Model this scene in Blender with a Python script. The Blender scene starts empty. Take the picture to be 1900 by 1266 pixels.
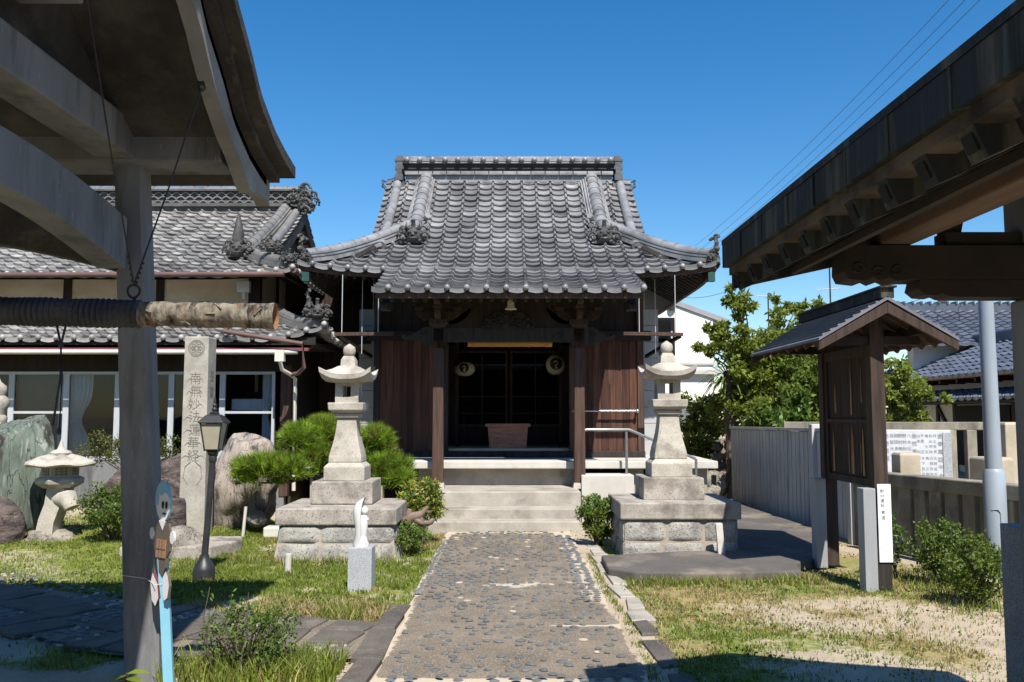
import bpy, math, random
import numpy as np
from mathutils import Vector, Matrix

# ------------------------------------------------------------------ camera, sky, sun, exposure
SC = bpy.context.scene
COL = SC.collection
R = math.radians
FPX, PITCH, YAW, EYE = 1650.0, math.atan(137 / 1650), math.atan(6 / 1650), 1.6
cam_d = bpy.data.cameras.new('camera')
cam = bpy.data.objects.new('camera', cam_d); COL.objects.link(cam)
cam_d.sensor_width = 36.0
cam_d.lens = 36.0 * FPX / 1900
cam_d.clip_start = 0.05; cam_d.clip_end = 2000
cam.location = (0, 0, EYE)
cam.rotation_euler = (R(90) + PITCH, 0, -YAW)
SC.camera = cam

SUN = Vector((0.28, -1.0, 1.35)).normalized()      # towards the sun
w = bpy.data.worlds.new('World'); SC.world = w; w.use_nodes = True
nt = w.node_tree
sky = nt.nodes.new('ShaderNodeTexSky'); sky.sky_type = 'NISHITA'; sky.sun_disc = False
sky.sun_elevation = math.asin(SUN.z); sky.sun_rotation = math.atan2(SUN.x, SUN.y)
sky.air_density = 1.0; sky.dust_density = 0.35; sky.ozone_density = 2.2; sky.altitude = 50
bg = nt.nodes['Background']; bg.inputs[1].default_value = 0.095
hs_ = nt.nodes.new('ShaderNodeHueSaturation'); hs_.inputs['Saturation'].default_value = 1.4      # a polarised, clear blue sky
nt.links.new(sky.outputs[0], hs_.inputs['Color']); nt.links.new(hs_.outputs[0], bg.inputs[0])
sun_d = bpy.data.lights.new('sun', 'SUN'); sun_d.energy = 5.0; sun_d.angle = R(0.5); sun_d.color = (1.0, 0.945, 0.86)
sun = bpy.data.objects.new('sun', sun_d); COL.objects.link(sun)
sun.rotation_euler = (-SUN).to_track_quat('-Z', 'Y').to_euler(); sun.location = (3, -10, 20)
SC.view_settings.view_transform = 'Standard'; SC.view_settings.look = 'None'
SC.view_settings.exposure = 0.72; SC.view_settings.gamma = 1.0
SC.cycles.max_bounces = 8; SC.cycles.diffuse_bounces = 3

# ------------------------------------------------------------------ helpers
rng = np.random.default_rng(7)
random.seed(5)


def at(px, py, Y):
    """world point at depth Y seen at a pixel of the 1900 x 1266 photograph (used to survey real positions)"""
    u, v = (px - 950) / FPX, (633 - py) / FPX
    x, y, z = u, math.cos(PITCH) - v * math.sin(PITCH), math.sin(PITCH) + v * math.cos(PITCH)
    X = x * math.cos(YAW) + y * math.sin(YAW); Yy = -x * math.sin(YAW) + y * math.cos(YAW)
    s = Y / Yy
    return Vector((X * s, Y, EYE + z * s))


def wloc(o):
    p = Vector((0, 0, 0))
    while o is not None:
        p += o.location; o = o.parent
    return p


def tag(o, label=None, cat=None, group=None, kind=None):
    if label: o['label'] = label
    if cat: o['category'] = cat
    if group: o['group'] = group
    if kind: o['kind'] = kind
    return o


def thing(name, label, cat, loc=(0, 0, 0), group=None):
    o = bpy.data.objects.new(name, None); COL.objects.link(o)
    o.location = loc; o.empty_display_size = 0.2
    return tag(o, label, cat, group, 'thing')


def copy_tree(o, parent=None):
    c = o.copy(); COL.objects.link(c); c.parent = parent
    for ch in list(o.children):
        copy_tree(ch, c)
    return c


class MB:
    def __init__(s):
        s.v, s.f, s.m, s.n, s.tile = [], [], [], 0, None

    def add(s, verts, faces, mi=0):
        b = s.n
        s.v.extend([tuple(p) for p in verts]); s.n += len(verts)
        for f in faces:
            s.f.append(tuple(i + b for i in f)); s.m.append(mi)
        return s

    def box(s, x0, x1, y0, y1, z0, z1, mi=0):
        v = [(x, y, z) for z in (z0, z1) for y in (y0, y1) for x in (x0, x1)]
        return s.add(v, [(0, 2, 3, 1), (4, 5, 7, 6), (0, 1, 5, 4), (2, 6, 7, 3), (0, 4, 6, 2), (1, 3, 7, 5)], mi)

    def obox(s, c, size, rot=None, mi=0):
        hx, hy, hz = size[0] / 2, size[1] / 2, size[2] / 2
        M_ = rot if rot is not None else Matrix.Identity(3)
        c = Vector(c)
        v = [c + M_ @ Vector((x, y, z)) for z in (-hz, hz) for y in (-hy, hy) for x in (-hx, hx)]
        return s.add(v, [(0, 2, 3, 1), (4, 5, 7, 6), (0, 1, 5, 4), (2, 6, 7, 3), (0, 4, 6, 2), (1, 3, 7, 5)], mi)

    def beam(s, p0, p1, wd, ht, mi=0):
        p0, p1 = Vector(p0), Vector(p1); d = p1 - p0; L = d.length; d = d.normalized()
        up = Vector((0, 0, 1)) if abs(d.z) < .95 else Vector((0, 1, 0))
        side = d.cross(up).normalized(); up = side.cross(d)
        rot = Matrix((side, d, up)).transposed()
        return s.obox((p0 + p1) / 2, (wd, L, ht), rot, mi)

    def prism(s, poly, axis, a, b, mi=0):
        n = len(poly)
        def P(p, t):
            return {'x': (t, p[0], p[1]), 'y': (p[0], t, p[1]), 'z': (p[0], p[1], t)}[axis]
        v = [P(p, a) for p in poly] + [P(p, b) for p in poly]
        f = [tuple(range(n))[::-1], tuple(range(n, 2 * n))] + [(i, (i + 1) % n, n + (i + 1) % n, n + i) for i in range(n)]
        return s.add(v, f, mi)

    def sweep(s, pts, sec, mi=0, caps=True, scale=None):
        pts = [Vector(p) for p in pts]; n = len(sec); v = []
        for i, p in enumerate(pts):
            t = (pts[min(i + 1, len(pts) - 1)] - pts[max(i - 1, 0)]).normalized()
            side = t.cross(Vector((0, 0, 1)))
            side = side.normalized() if side.length > 1e-4 else Vector((1, 0, 0))
            up = side.cross(t).normalized()
            k = scale[i] if scale else 1
            v += [p + side * a * k + up * b * k for a, b in sec]
        f = []
        for i in range(len(pts) - 1):
            for j in range(n):
                f.append((i * n + j, i * n + (j + 1) % n, (i + 1) * n + (j + 1) % n, (i + 1) * n + j))
        if caps:
            f.append(tuple(range(n))[::-1]); f.append(tuple((len(pts) - 1) * n + j for j in range(n)))
        return s.add(v, f, mi)

    def tube(s, pts, r, n=8, mi=0, caps=True):
        sec = [(math.cos(2 * math.pi * j / n), math.sin(2 * math.pi * j / n)) for j in range(n)]
        rs = list(r) if hasattr(r, '__len__') else [r] * len(pts)
        return s.sweep(pts, sec, mi, caps, rs)

    def lathe(s, prof, c, n=16, mi=0, ang=0.0):
        c = Vector(c); v = []; f = []
        for r, z in prof:
            v += [c + Vector((r * math.cos(ang + 2 * math.pi * j / n), r * math.sin(ang + 2 * math.pi * j / n), z)) for j in range(n)]
        for i in range(len(prof) - 1):
            for j in range(n):
                f.append((i * n + j, i * n + (j + 1) % n, (i + 1) * n + (j + 1) % n, (i + 1) * n + j))
        f.append(tuple(range(n))[::-1]); f.append(tuple((len(prof) - 1) * n + j for j in range(n)))
        return s.add(v, f, mi)

    def stack(s, secs, cx, cy, mi=0):
        """square sections (z, half x, half y) lofted"""
        v = []; f = []
        for z, hx, hy in secs:
            v += [(cx - hx, cy - hy, z), (cx + hx, cy - hy, z), (cx + hx, cy + hy, z), (cx - hx, cy + hy, z)]
        for i in range(len(secs) - 1):
            for j in range(4):
                f.append((i * 4 + j, i * 4 + (j + 1) % 4, i * 4 + 4 + (j + 1) % 4, i * 4 + 4 + j))
        k = 4 * (len(secs) - 1)
        f.append((3, 2, 1, 0)); f.append((k, k + 1, k + 2, k + 3))
        return s.add(v, f, mi)

    def ell(s, c, r, nu=12, nv=8, rot=None, mi=0, fn=None):
        c = Vector(c); M_ = rot if rot is not None else Matrix.Identity(3)
        v = []; f = []
        for i in range(nv + 1):
            th = math.pi * i / nv
            for j in range(nu):
                ph = 2 * math.pi * j / nu
                d = Vector((math.sin(th) * math.cos(ph), math.sin(th) * math.sin(ph), -math.cos(th)))
                k = fn(d) if fn else 1
                v.append(c + M_ @ Vector((d.x * r[0] * k, d.y * r[1] * k, d.z * r[2] * k)))
        for i in range(nv):
            for j in range(nu):
                f.append((i * nu + j, i * nu + (j + 1) % nu, (i + 1) * nu + (j + 1) % nu, (i + 1) * nu + j))
        return s.add(v, f, mi)

    def sheet(s, G, mi=0, mask=None):
        a, b = G.shape[:2]
        f = [(i * b + j, i * b + j + 1, (i + 1) * b + j + 1, (i + 1) * b + j) for i in range(a - 1) for j in range(b - 1) if mask is None or mask[i, j]]
        return s.add(G.reshape(-1, 3).tolist(), f, mi)

    def curl(s, c, r, turns=1.3, th=0.02, ax=(1, 0, 0), ay=(0, 0, 1), start=0.0, mi=0, sg=1):
        c = Vector(c); ax = Vector(ax); ay = Vector(ay); pts = []; rr = []
        N = 14
        for i in range(N):
            t = i / (N - 1); a = start + sg * t * turns * 2 * math.pi; k = r * (1 - .78 * t)
            pts.append(c + ax * k * math.cos(a) + ay * k * math.sin(a)); rr.append(th * (1 - .5 * t))
        return s.tube(pts, rr, 6, mi)

    def build(s, name, mats, parent=None, smooth=None, bevel=0, origin=None, tile=None, solid=None):
        V = np.array(s.v, dtype=np.float64).reshape(-1, 3)
        if parent is not None:
            off = np.array(wloc(parent))
        elif origin is not None:
            off = np.array(origin)
        else:
            lo, hi = V.min(0), V.max(0); off = np.array(((lo[0] + hi[0]) / 2, (lo[1] + hi[1]) / 2, lo[2]))
        me = bpy.data.meshes.new(name)
        me.from_pydata((V - off).tolist(), [], s.f)
        mats = mats if isinstance(mats, (list, tuple)) else [mats]
        for m_ in mats: me.materials.append(m_)
        if len(mats) > 1: me.polygons.foreach_set('material_index', s.m)
        if tile is not None:
            at_ = me.attributes.new('tile', 'FLOAT', 'FACE'); at_.data.foreach_set('value', tile)
        me.update()
        if smooth is not None:
            me.polygons.foreach_set('use_smooth', [True] * len(me.polygons))
            me.set_sharp_from_angle(angle=R(smooth))
        o = bpy.data.objects.new(name, me); COL.objects.link(o)
        if parent is not None: o.parent = parent
        else: o.location = off
        if bevel:
            b = o.modifiers.new('bevel', 'BEVEL'); b.width = bevel; b.segments = 2; b.limit_method = 'ANGLE'; b.angle_limit = R(35)
            b.harden_normals = False
        return o


def raw_mesh(name, V, quads, mats, parent=None, origin=(0, 0, 0), attr=None, midx=None):
    """fast builder for leaf and blade soups; quads: (n,4) or (n,3) array"""
    k = quads.shape[1]
    me = bpy.data.meshes.new(name)
    off = np.array(wloc(parent)) if parent is not None else np.array(origin)
    me.vertices.add(len(V)); me.vertices.foreach_set('co', (V - off).astype(np.float32).ravel())
    me.loops.add(quads.size); me.loops.foreach_set('vertex_index', quads.astype(np.int32).ravel())
    me.polygons.add(len(quads)); me.polygons.foreach_set('loop_start', np.arange(len(quads), dtype=np.int32) * k)
    try: me.polygons.foreach_set('loop_total', np.full(len(quads), k, dtype=np.int32))
    except Exception: pass
    mats = mats if isinstance(mats, (list, tuple)) else [mats]
    for m_ in mats: me.materials.append(m_)
    if midx is not None: me.polygons.foreach_set('material_index', midx.astype(np.int32))
    if attr is not None:
        a_ = me.attributes.new('tile', 'FLOAT', 'FACE'); a_.data.foreach_set('value', attr.astype(np.float32))
    me.update(calc_edges=True); me.validate()
    o = bpy.data.objects.new(name, me); COL.objects.link(o)
    if parent is not None: o.parent = parent
    else: o.location = origin
    return o


def vnoise(x, y, seed=0):
    """smooth value noise, numpy arrays"""
    x = np.asarray(x, float); y = np.asarray(y, float)
    xi, yi = np.floor(x), np.floor(y); fx, fy = x - xi, y - yi
    fx = fx * fx * (3 - 2 * fx); fy = fy * fy * (3 - 2 * fy)
    def h(a, b):
        t = np.sin(a * 127.1 + b * 311.7 + seed * 74.7) * 43758.5453
        return t - np.floor(t)
    return (h(xi, yi) * (1 - fx) + h(xi + 1, yi) * fx) * (1 - fy) + (h(xi, yi + 1) * (1 - fx) + h(xi + 1, yi + 1) * fx) * fy


def fbm(x, y, seed=0, o=4):
    t = 0; a = .5
    for i in range(o):
        t = t + a * vnoise(x * 2 ** i, y * 2 ** i, seed + i); a *= .5
    return t / (1 - .5 ** o)


# ------------------------------------------------------------------ materials
def M(name, c1, c2=None, sc=4, rough=.8, bump=.15, bsc=40, st=(1, 1, 1), spec=.3, speck=None, stain=None, metal=0, attr=0, lo=.35, hi=.65, trans=0, attr2=None, crack=None):
    m = bpy.data.materials.new(name); m.use_nodes = True
    n, L = m.node_tree.nodes, m.node_tree.links
    p = n['Principled BSDF']
    c2 = c2 or tuple(x * .7 for x in c1)
    tc = n.new('ShaderNodeTexCoord'); oi = n.new('ShaderNodeObjectInfo')
    va = n.new('ShaderNodeVectorMath'); va.operation = 'MULTIPLY_ADD'
    va.inputs[1].default_value = st
    sc_ = n.new('ShaderNodeVectorMath'); sc_.operation = 'SCALE'; sc_.inputs[0].default_value = (31, 17, 23)
    L.new(oi.outputs['Random'], sc_.inputs['Scale'])
    L.new(tc.outputs['Object'], va.inputs[0]); L.new(sc_.outputs[0], va.inputs[2])
    vec = va.outputs[0]
    def noise(scale, det=6, ro=.6):
        t = n.new('ShaderNodeTexNoise'); t.inputs['Scale'].default_value = scale; t.inputs['Detail'].default_value = det
        t.inputs['Roughness'].default_value = ro; L.new(vec, t.inputs['Vector']); return t.outputs['Fac']
    def ramp(fac, a, b):
        r = n.new('ShaderNodeMapRange'); r.inputs['From Min'].default_value = a; r.inputs['From Max'].default_value = b
        L.new(fac, r.inputs['Value']); return r.outputs['Result']
    def mix(fac, a, b):
        x = n.new('ShaderNodeMix'); x.data_type = 'RGBA'
        L.new(fac, x.inputs['Factor'])
        for sck, val in ((x.inputs[6], a), (x.inputs[7], b)):
            if isinstance(val, tuple): sck.default_value = (*val[:3], 1)
            else: L.new(val, sck)
        return x.outputs[2]
    col = mix(ramp(noise(sc), lo, hi), c1, c2)
    if stain: col = mix(ramp(noise(stain[1], 8, .65), stain[2], stain[3]), col, stain[0])
    if speck: col = mix(ramp(noise(speck[1], 2, .5), speck[2], speck[3]), col, speck[0])
    ck = None
    if crack:
        vo = n.new('ShaderNodeTexVoronoi'); vo.feature = 'DISTANCE_TO_EDGE'; vo.inputs['Scale'].default_value = crack[0]
        wv = n.new('ShaderNodeVectorMath'); wv.operation = 'MULTIPLY_ADD'; nz = n.new('ShaderNodeTexNoise'); nz.inputs['Scale'].default_value = crack[0] * 1.6; nz.inputs['Detail'].default_value = 5; L.new(vec, nz.inputs['Vector'])
        wv.inputs[1].default_value = (.6, .6, .6); L.new(nz.outputs['Color'], wv.inputs[0]); L.new(vec, wv.inputs[2]); L.new(wv.outputs[0], vo.inputs['Vector'])
        ck = ramp(vo.outputs['Distance'], 0.0, crack[1]); col = mix(ck, tuple(x * .6 for x in c2), col)
    if attr2:
        a = n.new('ShaderNodeAttribute'); a.attribute_name = attr2[0]
        ad = n.new('ShaderNodeMath'); ad.operation = 'ADD'; L.new(a.outputs['Fac'], ad.inputs[0]); L.new(noise(14, 5, .7), ad.inputs[1])
        col = mix(ramp(ad.outputs[0], .92, 1.05), col, attr2[1])
    if attr:
        a = n.new('ShaderNodeAttribute'); a.attribute_name = 'tile'
        hs = n.new('ShaderNodeHueSaturation')
        r = n.new('ShaderNodeMapRange'); r.inputs['To Min'].default_value = 1 - attr; r.inputs['To Max'].default_value = 1 + attr
        L.new(a.outputs['Fac'], r.inputs['Value']); L.new(r.outputs['Result'], hs.inputs['Value'])
        L.new(col, hs.inputs['Color']); col = hs.outputs['Color']
    L.new(col, p.inputs['Base Color'])
    p.inputs['Roughness'].default_value = rough; p.inputs['Specular IOR Level'].default_value = spec; p.inputs['Metallic'].default_value = metal
    if bump:
        b = n.new('ShaderNodeBump'); b.inputs['Strength'].default_value = bump; b.inputs['Distance'].default_value = .02
        hgt = noise(bsc, 5)
        if ck is not None:
            ad2 = n.new('ShaderNodeMath'); ad2.operation = 'MULTIPLY_ADD'; L.new(ck, ad2.inputs[0]); ad2.inputs[1].default_value = .6; L.new(hgt, ad2.inputs[2]); hgt = ad2.outputs[0]
        L.new(hgt, b.inputs['Height']); L.new(b.outputs['Normal'], p.inputs['Normal'])
    if trans:
        tr = n.new('ShaderNodeBsdfTranslucent'); ms = n.new('ShaderNodeMixShader'); ms.inputs[0].default_value = trans
        L.new(col, tr.inputs['Color']); L.new(p.outputs[0], ms.inputs[1]); L.new(tr.outputs[0], ms.inputs[2])
        L.new(ms.outputs[0], n['Material Output'].inputs['Surface'])
    return m


def glassm(name, tint=(.8, .85, .85), ior=1.5):
    m = bpy.data.materials.new(name); m.use_nodes = True
    n, L = m.node_tree.nodes, m.node_tree.links
    n.remove(n['Principled BSDF'])
    fr = n.new('ShaderNodeFresnel'); fr.inputs[0].default_value = ior
    t = n.new('ShaderNodeBsdfTransparent'); t.inputs[0].default_value = (*tint, 1)
    g = n.new('ShaderNodeBsdfGlossy'); g.inputs['Roughness'].default_value = .02
    x = n.new('ShaderNodeMixShader'); L.new(fr.outputs[0], x.inputs[0]); L.new(t.outputs[0], x.inputs[1]); L.new(g.outputs[0], x.inputs[2])
    L.new(x.outputs[0], n['Material Output'].inputs['Surface'])
    return m


tile_m = M('silver_roof_tile', (.235, .235, .24), (.125, .126, .132), 1.6, .36, .06, 60, spec=.6, attr=.30, stain=((.09, .09, .092), 1.3, .52, .72), speck=((.33, .32, .29), 26, .68, .78))
tile_ridge = M('ridge_tile', (.26, .26, .265), (.145, .146, .15), 3, .36, .06, 60, spec=.65, stain=((.05, .05, .052), 2.5, .54, .72))
tile_old = M('weathered_roof_tile', (.30, .29, .275), (.17, .168, .165), 2.0, .48, .12, 60, spec=.45, attr=.38, stain=((.07, .07, .068), 1.4, .55, .7), speck=((.33, .31, .27), 20, .66, .78))
tile_blue = M('blue_grey_roof_tile', (.10, .115, .15), (.07, .08, .105), 2, .36, .05, 60, spec=.5, attr=.2)
oni_m = M('dark_carved_tile', (.085, .083, .08), (.03, .03, .03), 9, .6, .4, 60, speck=((.20, .19, .17), 18, .62, .75))
wood_dk = M('old_dark_timber', (.028, .019, .015), (.012, .009, .008), 3, .75, .25, 14, (3, 3, .6), stain=((.04, .036, .033), 1.5, .58, .75))
wood_gr = M('grey_worn_timber', (.040, .033, .029), (.016, .014, .013), 3, .75, .3, 12, (6, 6, .6))
wood_rd = M('red_brown_boards', (.115, .048, .028), (.036, .017, .012), 5, .7, .3, 16, (5, 5, .35), attr=.45, lo=.3, hi=.7)
wood_post = M('brown_post_timber', (.095, .053, .038), (.042, .026, .021), 4, .75, .3, 16, (6, 6, .4))
wood_box = M('faded_red_wood', (.40, .185, .12), (.25, .115, .075), 5, .7, .2, 14, (1, 1, 6))
wood_nb = M('dark_board_timber', (.060, .038, .028), (.026, .018, .014), 4, .75, .3, 16, (6, 6, .4))
wood_lt = M('light_worn_timber', (.48, .27, .13), (.14, .07, .038), 6, .75, .3, 14, (8, 8, .4), lo=.35, hi=.6)
wood_bk = M('blackened_boards', (.05, .028, .018), (.02, .013, .010), 4, .75, .3, 14, (6, 6, .4))
beam_br = M('brown_beam_timber', (.15, .10, .068), (.09, .06, .042), 3, .75, .2, 12, (6, .5, 6), stain=((.16, .12, .085), 2, .6, .75))
beam_dk = M('black_brown_beam', (.035, .025, .02), (.018, .014, .012), 3, .75, .2, 12)
copper = M('dark_green_copper', (.016, .019, .0185), (.008, .010, .0095), 3, .7, .3, 10, (3, 3, .35), spec=.25, stain=((.085, .078, .055), 2.2, .52, .70), speck=((.05, .07, .06), 6, .6, .75))
copper_lt = M('pale_weathered_batten', (.085, .066, .047), (.014, .0105, .008), 4, .8, .3, 20)
conc = M('grey_concrete', (.185, .19, .195), (.135, .14, .145), 2, .85, .12, 50, stain=((.065, .065, .063), 1.5, .50, .70), speck=((.27, .265, .25), 40, .66, .78), st=(2.6, 2.6, .4))
conc_bl = M('pale_barge_concrete', (.27, .27, .265), (.18, .18, .175), 2.5, .85, .12, 50, stain=((.11, .105, .095), 2, .56, .74))
conc_roof = M('stained_concrete', (.085, .08, .072), (.04, .038, .036), 2.6, .9, .3, 30, stain=((.018, .017, .016), 1.2, .5, .68))
conc_dk = M('weathered_shaded_concrete', (.062, .056, .05), (.03, .028, .026), 4, .9, .4, 30, stain=((.12, .10, .075), 5, .57, .72))
conc_lt = M('pale_concrete', (.52, .50, .455), (.43, .41, .37), 2.5, .85, .1, 60, stain=((.30, .28, .25), 2, .6, .8))
conc_step = M('step_concrete', (.40, .37, .32), (.27, .245, .21), 3, .88, .2, 70, stain=((.15, .135, .115), 2.2, .54, .72), speck=((.22, .2, .18), 120, .6, .7))
blockw = M('cement_block_wall', (.42, .42, .41), (.36, .36, .35), 2, .85, .08, 60, stain=((.28, .28, .27), 1, .55, .75))
granite = M('warm_granite', (.46, .425, .365), (.33, .305, .26), 4, .88, .3, 45, speck=((.15, .135, .115), 110, .6, .68), stain=((.19, .165, .135), 3.5, .52, .72))
granite_dk = M('lichened_granite', (.39, .355, .31), (.26, .235, .205), 5, .88, .2, 50, speck=((.12, .105, .09), 70, .58, .68), stain=((.12, .10, .088), 3, .48, .68))
granite_gr = M('polished_grey_granite', (.40, .42, .45), (.34, .355, .38), 8, .55, .03, 100, speck=((.13, .14, .155), 150, .53, .62))
granite_bl = M('dark_blue_granite', (.20, .22, .25), (.15, .165, .19), 8, .6, .03, 100, speck=((.07, .08, .09), 160, .52, .62))
rubble = M('rough_grey_masonry', (.36, .345, .31), (.22, .213, .198), 6, .9, .9, 20, speck=((.11, .105, .10), 50, .56, .68), stain=((.14, .125, .11), 3, .54, .72))
mortar = M('sandy_mortar', (.36, .30, .235), (.26, .22, .18), 5, .92, .1, 50)
white_st = M('white_carved_stone', (.62, .62, .61), (.53, .53, .53), 6, .6, .04, 60)
stele_m = M('pale_stele_stone', (.40, .375, .325), (.27, .255, .22), 5, .88, .2, 40, speck=((.2, .185, .165), 90, .58, .68))
carve_m = M('carved_strokes', (.19, .175, .155), (.13, .12, .105), 8, .9, 0)
rock_gn = M('green_rock', (.15, .18, .145), (.07, .09, .072), 4, .85, 1.0, 11, (2.2, 2.2, .3), stain=((.03, .027, .024), 1.3, .50, .60), speck=((.25, .26, .23), 8, .58, .72), crack=(2.6, .02))
rock_br = M('brown_purple_rock', (.13, .10, .09), (.04, .033, .032), 5, .88, 1.0, 9, (1, 1, 2.4), crack=(4.0, .02), speck=((.19, .165, .15), 14, .62, .75))
rock_pl = M('pale_pinkish_rock', (.36, .305, .26), (.19, .165, .15), 4, .88, 1.0, 9, (2.4, 1, .6), stain=((.08, .072, .066), 4, .53, .64), crack=(3.2, .016))
rock_gy = M('grey_boulder', (.27, .245, .205), (.14, .125, .105), 5, .88, .9, 12, crack=(4.5, .02))
plaster = M('stained_plaster', (.60, .53, .42), (.47, .38, .27), 1.6, .9, .04, 40, (1, 1, 1.6), stain=((.30, .22, .13), 1.1, .58, .8))
white_wall = M('white_wall', (.80, .79, .76), (.76, .75, .72), 2, .8, .02, 60)
house_wh = M('offwhite_render', (.50, .49, .46), (.44, .43, .40), 2, .85, .02, 60)
alu = M('aluminium_frame', (.42, .44, .47), (.38, .40, .42), 4, .45, 0, 50, spec=.5)
steel = M('brushed_steel', (.45, .46, .48), (.38, .39, .40), 6, .3, .02, 60, metal=.8)
iron = M('black_iron', (.028, .028, .03), (.016, .016, .018), 8, .45, .1, 60, spec=.5, stain=((.09, .088, .085), 6, .6, .75))
pole_m = M('galvanised_pole', (.27, .315, .365), (.225, .265, .31), 3, .45, .02, 50, (1, 1, .3), spec=.5)
wrap_m = M('grey_steel_cover', (.30, .315, .325), (.25, .265, .275), 3, .5, .02, 40, (2, 2, .4), spec=.4, stain=((.30, .20, .13), 3, .68, .8))
redtin = M('maroon_tin', (.20, .075, .075), (.15, .06, .06), 4, .5, .02, 40)
gutter_wh = M('offwhite_gutter', (.60, .57, .51), (.5, .47, .42), 4, .55, .02, 40)
gutter_br = M('brown_pipe', (.13, .08, .07), (.10, .06, .055), 4, .5, .02, 40)
curtain_m = M('pale_curtain', (.84, .86, .88), (.78, .80, .83), 3, .9, 0, trans=.2)
blind_m = M('grey_blind', (.16, .155, .15), (.13, .13, .125), 3, .9, 0)
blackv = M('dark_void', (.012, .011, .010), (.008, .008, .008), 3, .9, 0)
tatami = M('tatami_floor', (.50, .45, .30), (.42, .37, .25), 4, .8, .05, 80, (1, 20, 1))
gold_m = M('orange_bamboo_blind', (.62, .33, .075), (.52, .27, .06), 9, .6, 0, st=(20, 1, 1))
paper = M('lantern_paper', (.42, .36, .25), (.34, .29, .2), 4, .8, 0)
ink = M('black_ink', (.018, .017, .016), (.014, .014, .014), 4, .7, 0)
ink_gr = M('grey_ink', (.27, .285, .31), (.2, .21, .23), 4, .7, 0)
sign_wh = M('white_sign_board', (.84, .84, .86), (.8, .8, .83), 4, .45, 0)
paint_bl = M('sky_blue_paint', (.19, .42, .54), (.16, .37, .48), 5, .5, .02, 40)
paint_fc = M('pale_face_paint', (.62, .62, .62), (.56, .56, .56), 5, .5, 0)
paint_br = M('brown_paint', (.12, .095, .078), (.10, .08, .066), 5, .55, 0)
paint_or = M('tan_paint', (.30, .165, .10), (.26, .14, .085), 5, .55, 0)
paint_rd = M('dark_red_edge', (.16, .03, .04), (.13, .025, .03), 5, .55, 0)
bark_log = M('flaking_log_bark', (.25, .225, .175), (.085, .072, .056), 11, .9, .9, 18, (2.6, 1, 1), stain=((.028, .024, .02), 7, .52, .60), speck=((.17, .085, .045), 6, .60, .70))
rope_m = M('dark_rope_wrap', (.05, .052, .058), (.02, .02, .022), 8, .7, .6, 40, (.4, 1, 1), stain=((.10, .10, .10), 9, .6, .72))
wire_m = M('dark_wire', (.03, .03, .032), (.02, .02, .02), 5, .6, 0)
bark = M('grey_brown_bark', (.14, .11, .085), (.06, .048, .038), 6, .9, .8, 14, (3, 3, .8))
drift = M('driftwood', (.24, .175, .14), (.12, .085, .07), 6, .85, .5, 16)
asphalt = M('worn_asphalt', (.115, .102, .092), (.08, .073, .068), 2, .9, .3, 140, stain=((.24, .20, .155), 1.3, .52, .70), speck=((.16, .155, .15), 160, .6, .7))
fence_m = M('grey_fence_concrete', (.52, .51, .49), (.40, .395, .38), 3, .88, .1, 40, (2, 2, .3), stain=((.13, .125, .115), 2, .56, .75))
moss_st = M('mossy_stone_fence', (.29, .26, .205), (.15, .137, .11), 3, .9, .3, 40, (1, 1, .6), stain=((.085, .082, .07), 2, .52, .7))
stone_cr = M('cream_stone', (.43, .37, .29), (.32, .275, .21), 3, .88, .15, 50, speck=((.24, .20, .16), 60, .64, .74))
tilew = M('brown_tile_wall', (.24, .19, .15), (.16, .13, .105), 5, .8, .3, 25, (1, 1, 3))
path_m = M('aggregate_path', (.20, .163, .122), (.125, .103, .08), 2.2, .9, .5, 110, stain=((.20, .17, .13), 1.8, .58, .74), speck=((.36, .31, .24), 120, .57, .65), attr2=('pale', (.47, .40, .30)))
path_lt = M('pale_path_mortar', (.50, .43, .33), (.36, .305, .235), 4, .92, .2, 80)
slate_m = M('dark_slate_slab', (.125, .107, .092), (.07, .062, .056), 3, .75, .4, 40, stain=((.20, .17, .135), 2.2, .56, .74), speck=((.2, .18, .15), 70, .62, .7))
peb = M('blue_grey_pebble', (.14, .147, .15), (.085, .09, .094), 9, .55, 0, spec=.4)
peb_lt = M('buff_pebble', (.42, .36, .28), (.3, .26, .2), 9, .6, 0)
leaf_d = lambda nme, c, tr=.3, at_=.35: M(nme, c, tuple(x * .72 for x in c), 3, .5, 0, spec=.35, attr=at_, trans=tr)
lf_tree = leaf_d('cherry_leaf', (.215, .265, .04), .5)
lf_tree2 = leaf_d('young_leaf', (.21, .26, .04), .45)
lf_dark = leaf_d('dark_leaf', (.115, .175, .028), .4)
lf_bush = leaf_d('azalea_leaf', (.13, .18, .03), .35)
lf_yel = leaf_d('yellow_green_leaf', (.34, .32, .045))
lf_grn = leaf_d('shrub_leaf', (.105, .185, .032), .35)
lf_olive = leaf_d('olive_hedge_leaf', (.11, .11, .03))
needle = leaf_d('pine_needle', (.215, .33, .028), .4, .6)
needle_br = leaf_d('dead_needle', (.22, .14, .05), .2, .4)
blade_g = leaf_d('green_blade', (.205, .26, .04), .4, .5)
blade_d = leaf_d('dry_blade', (.40, .31, .15), .25, .45)
clear_gl = glassm('window_glass', (.86, .88, .88), 1.35)
dark_gl = glassm('dark_glass', (.35, .37, .38), 1.5)
frost = M('cream_lamp_glass', (.36, .33, .25), (.30, .275, .2), 4, .35, 0)
bulb_m = M('bulb_glass', (.62, .52, .33), (.55, .45, .28), 4, .3, 0, spec=.6)


# ------------------------------------------------------------------ tiled roofs
CROSS = [(0, .0), (.06, -.006), (.18, -.014), (.32, -.020), (.46, -.022), (.60, -.018), (.72, -.010), (.795, -.002), (.815, .030), (.87, .046), (.93, .044), (.985, .020)]
CROSS_LO = [(0, .0), (.25, -.02), (.5, -.022), (.7, .006), (.85, .03)]


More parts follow.
